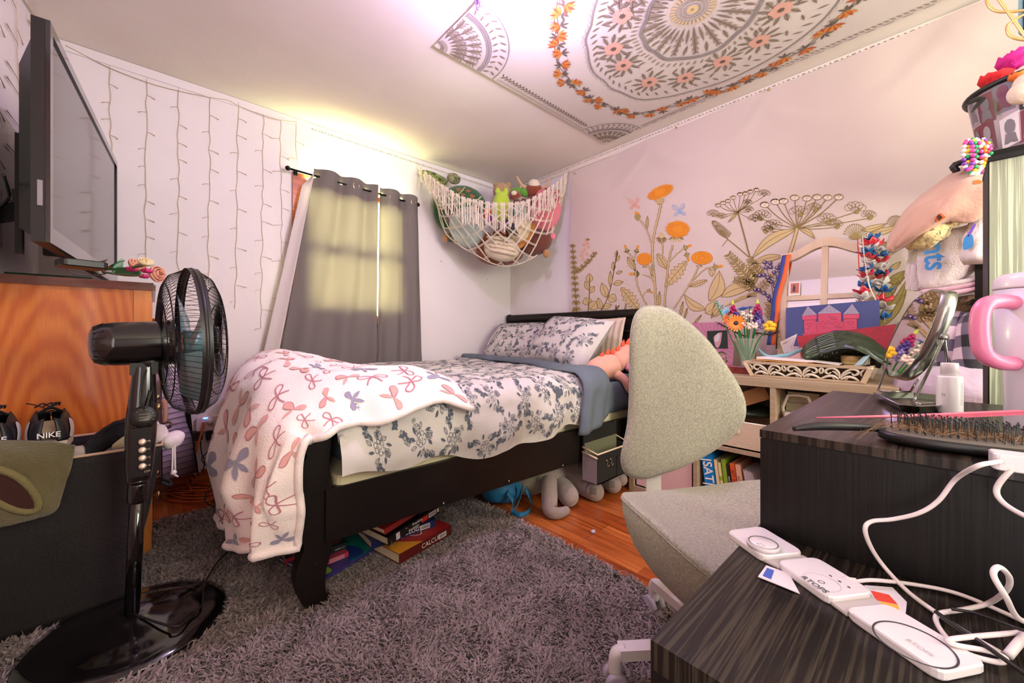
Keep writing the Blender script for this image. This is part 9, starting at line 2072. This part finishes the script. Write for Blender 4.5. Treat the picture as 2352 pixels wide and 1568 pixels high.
ct.grid(lambda u, v: (lambda x, y: V((x, y, KZ - sag(x, y))))(KX0 + (KX1 - KX0) * u, KY1 + (KY0 - KY1) * v), 50, 60)
K0 = (1.750, 0.735)
kz = lambda x, y, d=0.0016: V((x, y, KZ - sag(x, y) - d))
k1 = lambda x, y: kz(x, y); k2 = lambda x, y: kz(x, y, .0028); k3 = lambda x, y: kz(x, y, .004)
def table(tb):
 a = sorted(tb);
 def f(deg):
  deg = (deg + 90) % 360 - 90
  for i in range(len(a)):
   x0 = a[i]; x1 = a[(i + 1) % len(a)] + (360 if i == len(a) - 1 else 0); d = deg if deg >= a[0] else deg + 360
   if x0 <= d <= x1: t = (d - x0) / (x1 - x0); t = t * t * (3 - 2 * t); return tb[a[i]] * (1 - t) + tb[a[(i + 1) % len(a)]] * t
  return tb[a[0]]
 return f
R_in = table({-80: .24, -50: .28, -19: .306, 6: .345, 41: .325, 66: .27, 92: .235, 122: .19, 150: .19, 180: .22, 220: .25}); R_out = table({-80: .56, -30: .63, 20: .647, 46: .667, 66: .60, 80: .55, 113: .475, 128: .435, 160: .43, 210: .5}); R_gar = table({-80: .66, -33: .70, 14: .725, 47: .826, 66: .75, 86: .69, 116: .616, 140: .585, 200: .62})
pol = lambda r, d: (K0[0] + r * math.cos(math.radians(d)), K0[1] + r * math.sin(math.radians(d)))
def ring(Rf, k, w, c, add=0.0): ct.cur = c; stroke(ct, k2, [pol(Rf(d) * k + add, d) for d in range(0, 363, 3)], w)
def kleaf(p0, p1, w, c=1, vein=True):
 ct.cur = c; fill(ct, k1, leaf2(p0, p1, w, 4))
 if vein: ct.cur = 4; stroke(ct, k2, [p0, p1], w * .12)
for k, c, w in ((0.016, 7, .016), (0.034, 2, .004), (0.062, 2, .003), (.10, 7, .002)): ct.cur = c; stroke(ct, k2, [pol(k, d) for d in range(0, 372, 12)], w)
for d in range(0, 360, 12):
 ct.cur = 1; fill(ct, k1, leaf2(pol(.040, d), pol(.058, d), .006, 3)); ct.cur = 7; fill(ct, k1, leaf2(pol(.066, d + 6), pol(.094, d + 6), .011, 3)); ct.cur = 2; stroke(ct, k1, [pol(.068, d), pol(.092, d)], .002)
rk_ = random.Random(23)
for d in range(0, 360, 20):                                # feathery sprays inside the inner ring
 r1 = R_in(d) * .93
 kleaf(pol(.11, d), pol(r1, d), .020)
 for t in (.3, .5, .7, .85):
  for q in (-1, 1): r = .11 + (r1 - .11) * t; kleaf(pol(r, d), pol(r + .035, d + q * (9 - 4 * t) * .12 / max(r, .1)), .010, 1, False)
 r2 = R_in(d + 10); kleaf(pol(.12, d + 10), pol(.12 + (r2 - .12) * .5, d + 10), .014); kleaf(pol(.12 + (r2 - .12) * .55, d + 8), pol(r2 * .94, d + 11), .016)
for k in (0.97, 1.0, 1.03): ring(R_in, k, .0045 if k != 1 else .008, 2)
mid = lambda d: (R_in(d) * 1.07 + R_out(d) * .95) / 2
for i, d in enumerate([-175, -150, -125, -100, -76, -58, -42.5, -18, 4.3, 27, 49, 77, 97.6, 129.5, 152, 170]):
 r = {129.5: .30, 97.6: .372, 77: .411, 49: .50, 27: .50, 4.3: .455, -18: .455, -42.5: .39}.get(d, mid(d)); c = pol(r, d); ph = rk_.uniform(0, 6); s_ = .050
 for k in range(11):                                     # leaves round each blossom
  a = ph + k * .571; kleaf((c[0] + s_ * .8 * math.cos(a), c[1] + s_ * .8 * math.sin(a)), (c[0] + s_ * 1.95 * math.cos(a + .2), c[1] + s_ * 1.95 * math.sin(a + .2)), .020)
 ct.cur = 3
 for k in range(5): a = ph + k * 1.257; fill(ct, k2, leaf2((c[0] - .01 * math.cos(a), c[1] - .01 * math.sin(a)), (c[0] + s_ * math.cos(a), c[1] + s_ * math.sin(a)), s_ * 1.0, 5, 0, .62))
 ct.cur = 4; fill(ct, k3, [(c[0] + .011 * (1 + .35 * (j % 2)) * math.cos(j * PI / 7), c[1] + .011 * (1 + .35 * (j % 2)) * math.sin(j * PI / 7)) for j in range(14)])
for d in range(0, 360, 5):
 a, o = R_in(d) * 1.09, R_out(d) * .95
 kleaf(pol(a, d), pol(a + .032, d + 2), .011, 1, False); kleaf(pol(o, d), pol(o - .034, d + 2.5), .012, 1, True)
 if d % 10 == 0: kleaf(pol(a + .045, d + 3), pol(a + .085, d + 6), .014); kleaf(pol(o - .05, d + 4), pol(o - .085, d + 1), .013)
ring(R_out, 1.0, .008, 2)
for d in range(0, 360, 4): ct.cur = 2; stroke(ct, k1, [pol(R_out(d) + .006, d), pol(R_out(d + 2) + .020, d + 2), pol(R_out(d + 4) + .006, d + 4)], .0016)
for k, ph in ((-.016, 0), (.016, 2.2)): ct.cur = 4; stroke(ct, k1, [pol(R_gar(d) + k * math.sin(d * .22 + ph), d) for d in range(0, 363, 3)], .0035)
for i in range(62):
 d = i * 360 / 62 + rk_.uniform(-1.5, 1.5); c = pol(R_gar(d) + rk_.uniform(-.022, .022), d); ph = math.radians(d) + rk_.uniform(-.9, .9) + (PI if i % 3 == 0 else 0)
 for k in range(5): a = ph + (k - 2) * .42; ct.cur = 5 if (k + i) % 2 else 6; fill(ct, k2, leaf2(c, (c[0] + .054 * math.cos(a), c[1] + .054 * math.sin(a)), .016, 4))
 for k in range(3): a = ph + PI + (k - 1) * .8; ct.cur = 4; fill(ct, k2, leaf2(c, (c[0] + .042 * math.cos(a), c[1] + .042 * math.sin(a)), .012, 3))
 c2 = pol(R_gar(d + 3.5) + rk_.uniform(-.03, .03), d + 3.5); a = rk_.uniform(0, 6.28); ct.cur = 1; fill(ct, k2, leaf2(c2, (c2[0] + .036 * math.cos(a), c2[1] + .036 * math.sin(a)), .012, 3))
# corner medallions and the border
def corner(cx, cy, sx, sy, R, full):
 P = lambda r, d: (cx + sx * r * math.cos(math.radians(d)), cy + sy * r * math.sin(math.radians(d)))
 for r, w, c in ((R, .006, 2), (R * .76, .005, 2), (R * .73, .010, 2), (R * .70, .004, 2), (.06, .003, 2)): ct.cur = c; stroke(ct, k2, [P(r, d) for d in range(0, 93, 3)], w)
 for d in range(4, 90, 8):
  kleaf(P(R * .78, d), P(R * .86, d + 3), .012); kleaf(P(R * .88, d + 4), P(R * .97, d + 1), .012)
 for d in range(6, 90, 13):
  for t in (.22, .42): kleaf(P(R * t, d), P(R * (t + .22), d + 2), .020); [kleaf(P(R * (t + .06 + .05 * j), d), P(R * (t + .12 + .05 * j), d + q * 8 * .5 / (t + .3)), .009, 1, False) for j in range(3) for q in (-1, 1)]
 for d in range(5, 90, 12): ct.cur = 1; fill(ct, k1, leaf2(P(.025, d), P(.055, d), .008, 3))
corner(KX0 + .004, KY1 - .004, 1, -1, .37, True); corner(KX1 - .004, KY1 - .004, -1, -1, .29, True); corner(KX1 - .004, KY0 + .004, -1, 1, .3, True); corner(KX0 + .004, KY0 + .004, 1, 1, .3, True)
n_ = 60
for i in range(n_):
 x = KX0 + .40 + (KX1 - KX0 - .71) * i / n_
 ct.cur = 1; stroke(ct, k1, [(x, KY1 - .012), (x + .004, KY1 - .030)], .0035);
 if i % 2 == 0: kleaf((x, KY1 - .045), (x + .024, KY1 - .070), .012); kleaf((x + .006, KY1 - .062), (x - .008, KY1 - .082), .008, 4, False)
for i in range(70):
 y = KY1 - .32 - (KY1 - KY0 - .64) * i / 70; kleaf((KX1 - .045, y), (KX1 - .025, y - .022), .010, 1, False); ct.cur = 2
 if i % 3 == 0: stroke(ct, k1, [(KX1 - .010, y), (KX1 - .010, y - .035)], .004)
stroke(ct, k1, [(KX1 - .018, KY1 - .3), (KX1 - .018, KY0 + .3)], .002)
for i in range(n_): y = KY1 - .40 - (KY1 - KY0 - .71) * i / n_; ct.cur = 1; stroke(ct, k1, [(KX0 + .012, y), (KX0 + .030, y + .004)], .0035)
ct.cur = 0
tag(obj('ceiling_tapestry', ct, [M_ct, M_g1, M_g2, M_pf, M_dk, M_li, M_rd, M_yl]), 'large medallion cloth with orange lily garland pinned flat under the ceiling', 'wall hanging')
# ceiling lamp just above the picture edge, with the clip that shows
lc = V((1.03, 1.07, ZC)); t = thing('ceiling_lamp', 'small round ceiling lamp glowing violet above the medallion cloth corner', 'lamp', tuple(lc))
b = MB(); b.lathe([(0.0, 0.0), (0.075, 0.0), (0.08, -0.012), (0.05, -0.03), (0.022, -0.034), (0.022, -0.075), (0.0, -0.075)], lc - V((0, 0, 0.001)), n=28); obj('base', b, M_cwhite, t)
b = MB(); b.ball(lc - V((0, 0, 0.115)), (0.034, 0.034, 0.045), nu=20, nv=14); bo = obj('bulb', b, mat('violet_bulb', 'c9a0ff', 0.4, emit=('cfa8ff', 15)), t)
b = MB(); cpz = PZ(1097, 12, ZC - 0.035); b.tube(spline([cpz + V((-.012, 0, .030)), cpz + V((-.010, 0, -.002)), cpz + V((0, 0, -.012)), cpz + V((.010, 0, -.002)), cpz + V((.012, 0, .030))], 4), 0.003, 6); b.ball(cpz - V((0, 0, .014)), .007, nu=10, nv=8); b.bar(cpz + V((0, 0, .034)), cpz + V((0, 0, .004)), .018, .006); tag(obj('cloth_clip', b, mat('violet_clip', '6a4a9a', 0.4)), 'small violet clip holding the corner of the ceiling cloth near the lamp', 'clip')
# sliding closet doors on the left wall, seen only in the mirror
M_pinkw = mat('pinkish_birch', 'b98a7a', 0.5, var=(3, 'c79a88', 5, (1, 10, 1)))
dr = thing('door_1', None, None, (XL, 1.0, 0)); dr['kind'] = 'structure'
for k, (a, c) in enumerate(((0.12, 0.80), (0.78, 1.46))):
 b = MB(); b.box(XL + 0.004 + 0.012 * k, XL + 0.016 + 0.012 * k, a, c, 0.01, 1.93); obj('door_panel', b, M_pinkw, dr)
b = MB(); b.box(XL + 0.001, XL + 0.034, 0.06, 1.52, 1.93, 2.02).box(XL + 0.001, XL + 0.03, 0.06, 0.12, 0, 1.93).box(XL + 0.001, XL + 0.03, 1.46, 1.52, 0, 1.93); obj('door_frame', b, M_trimwhite, dr)
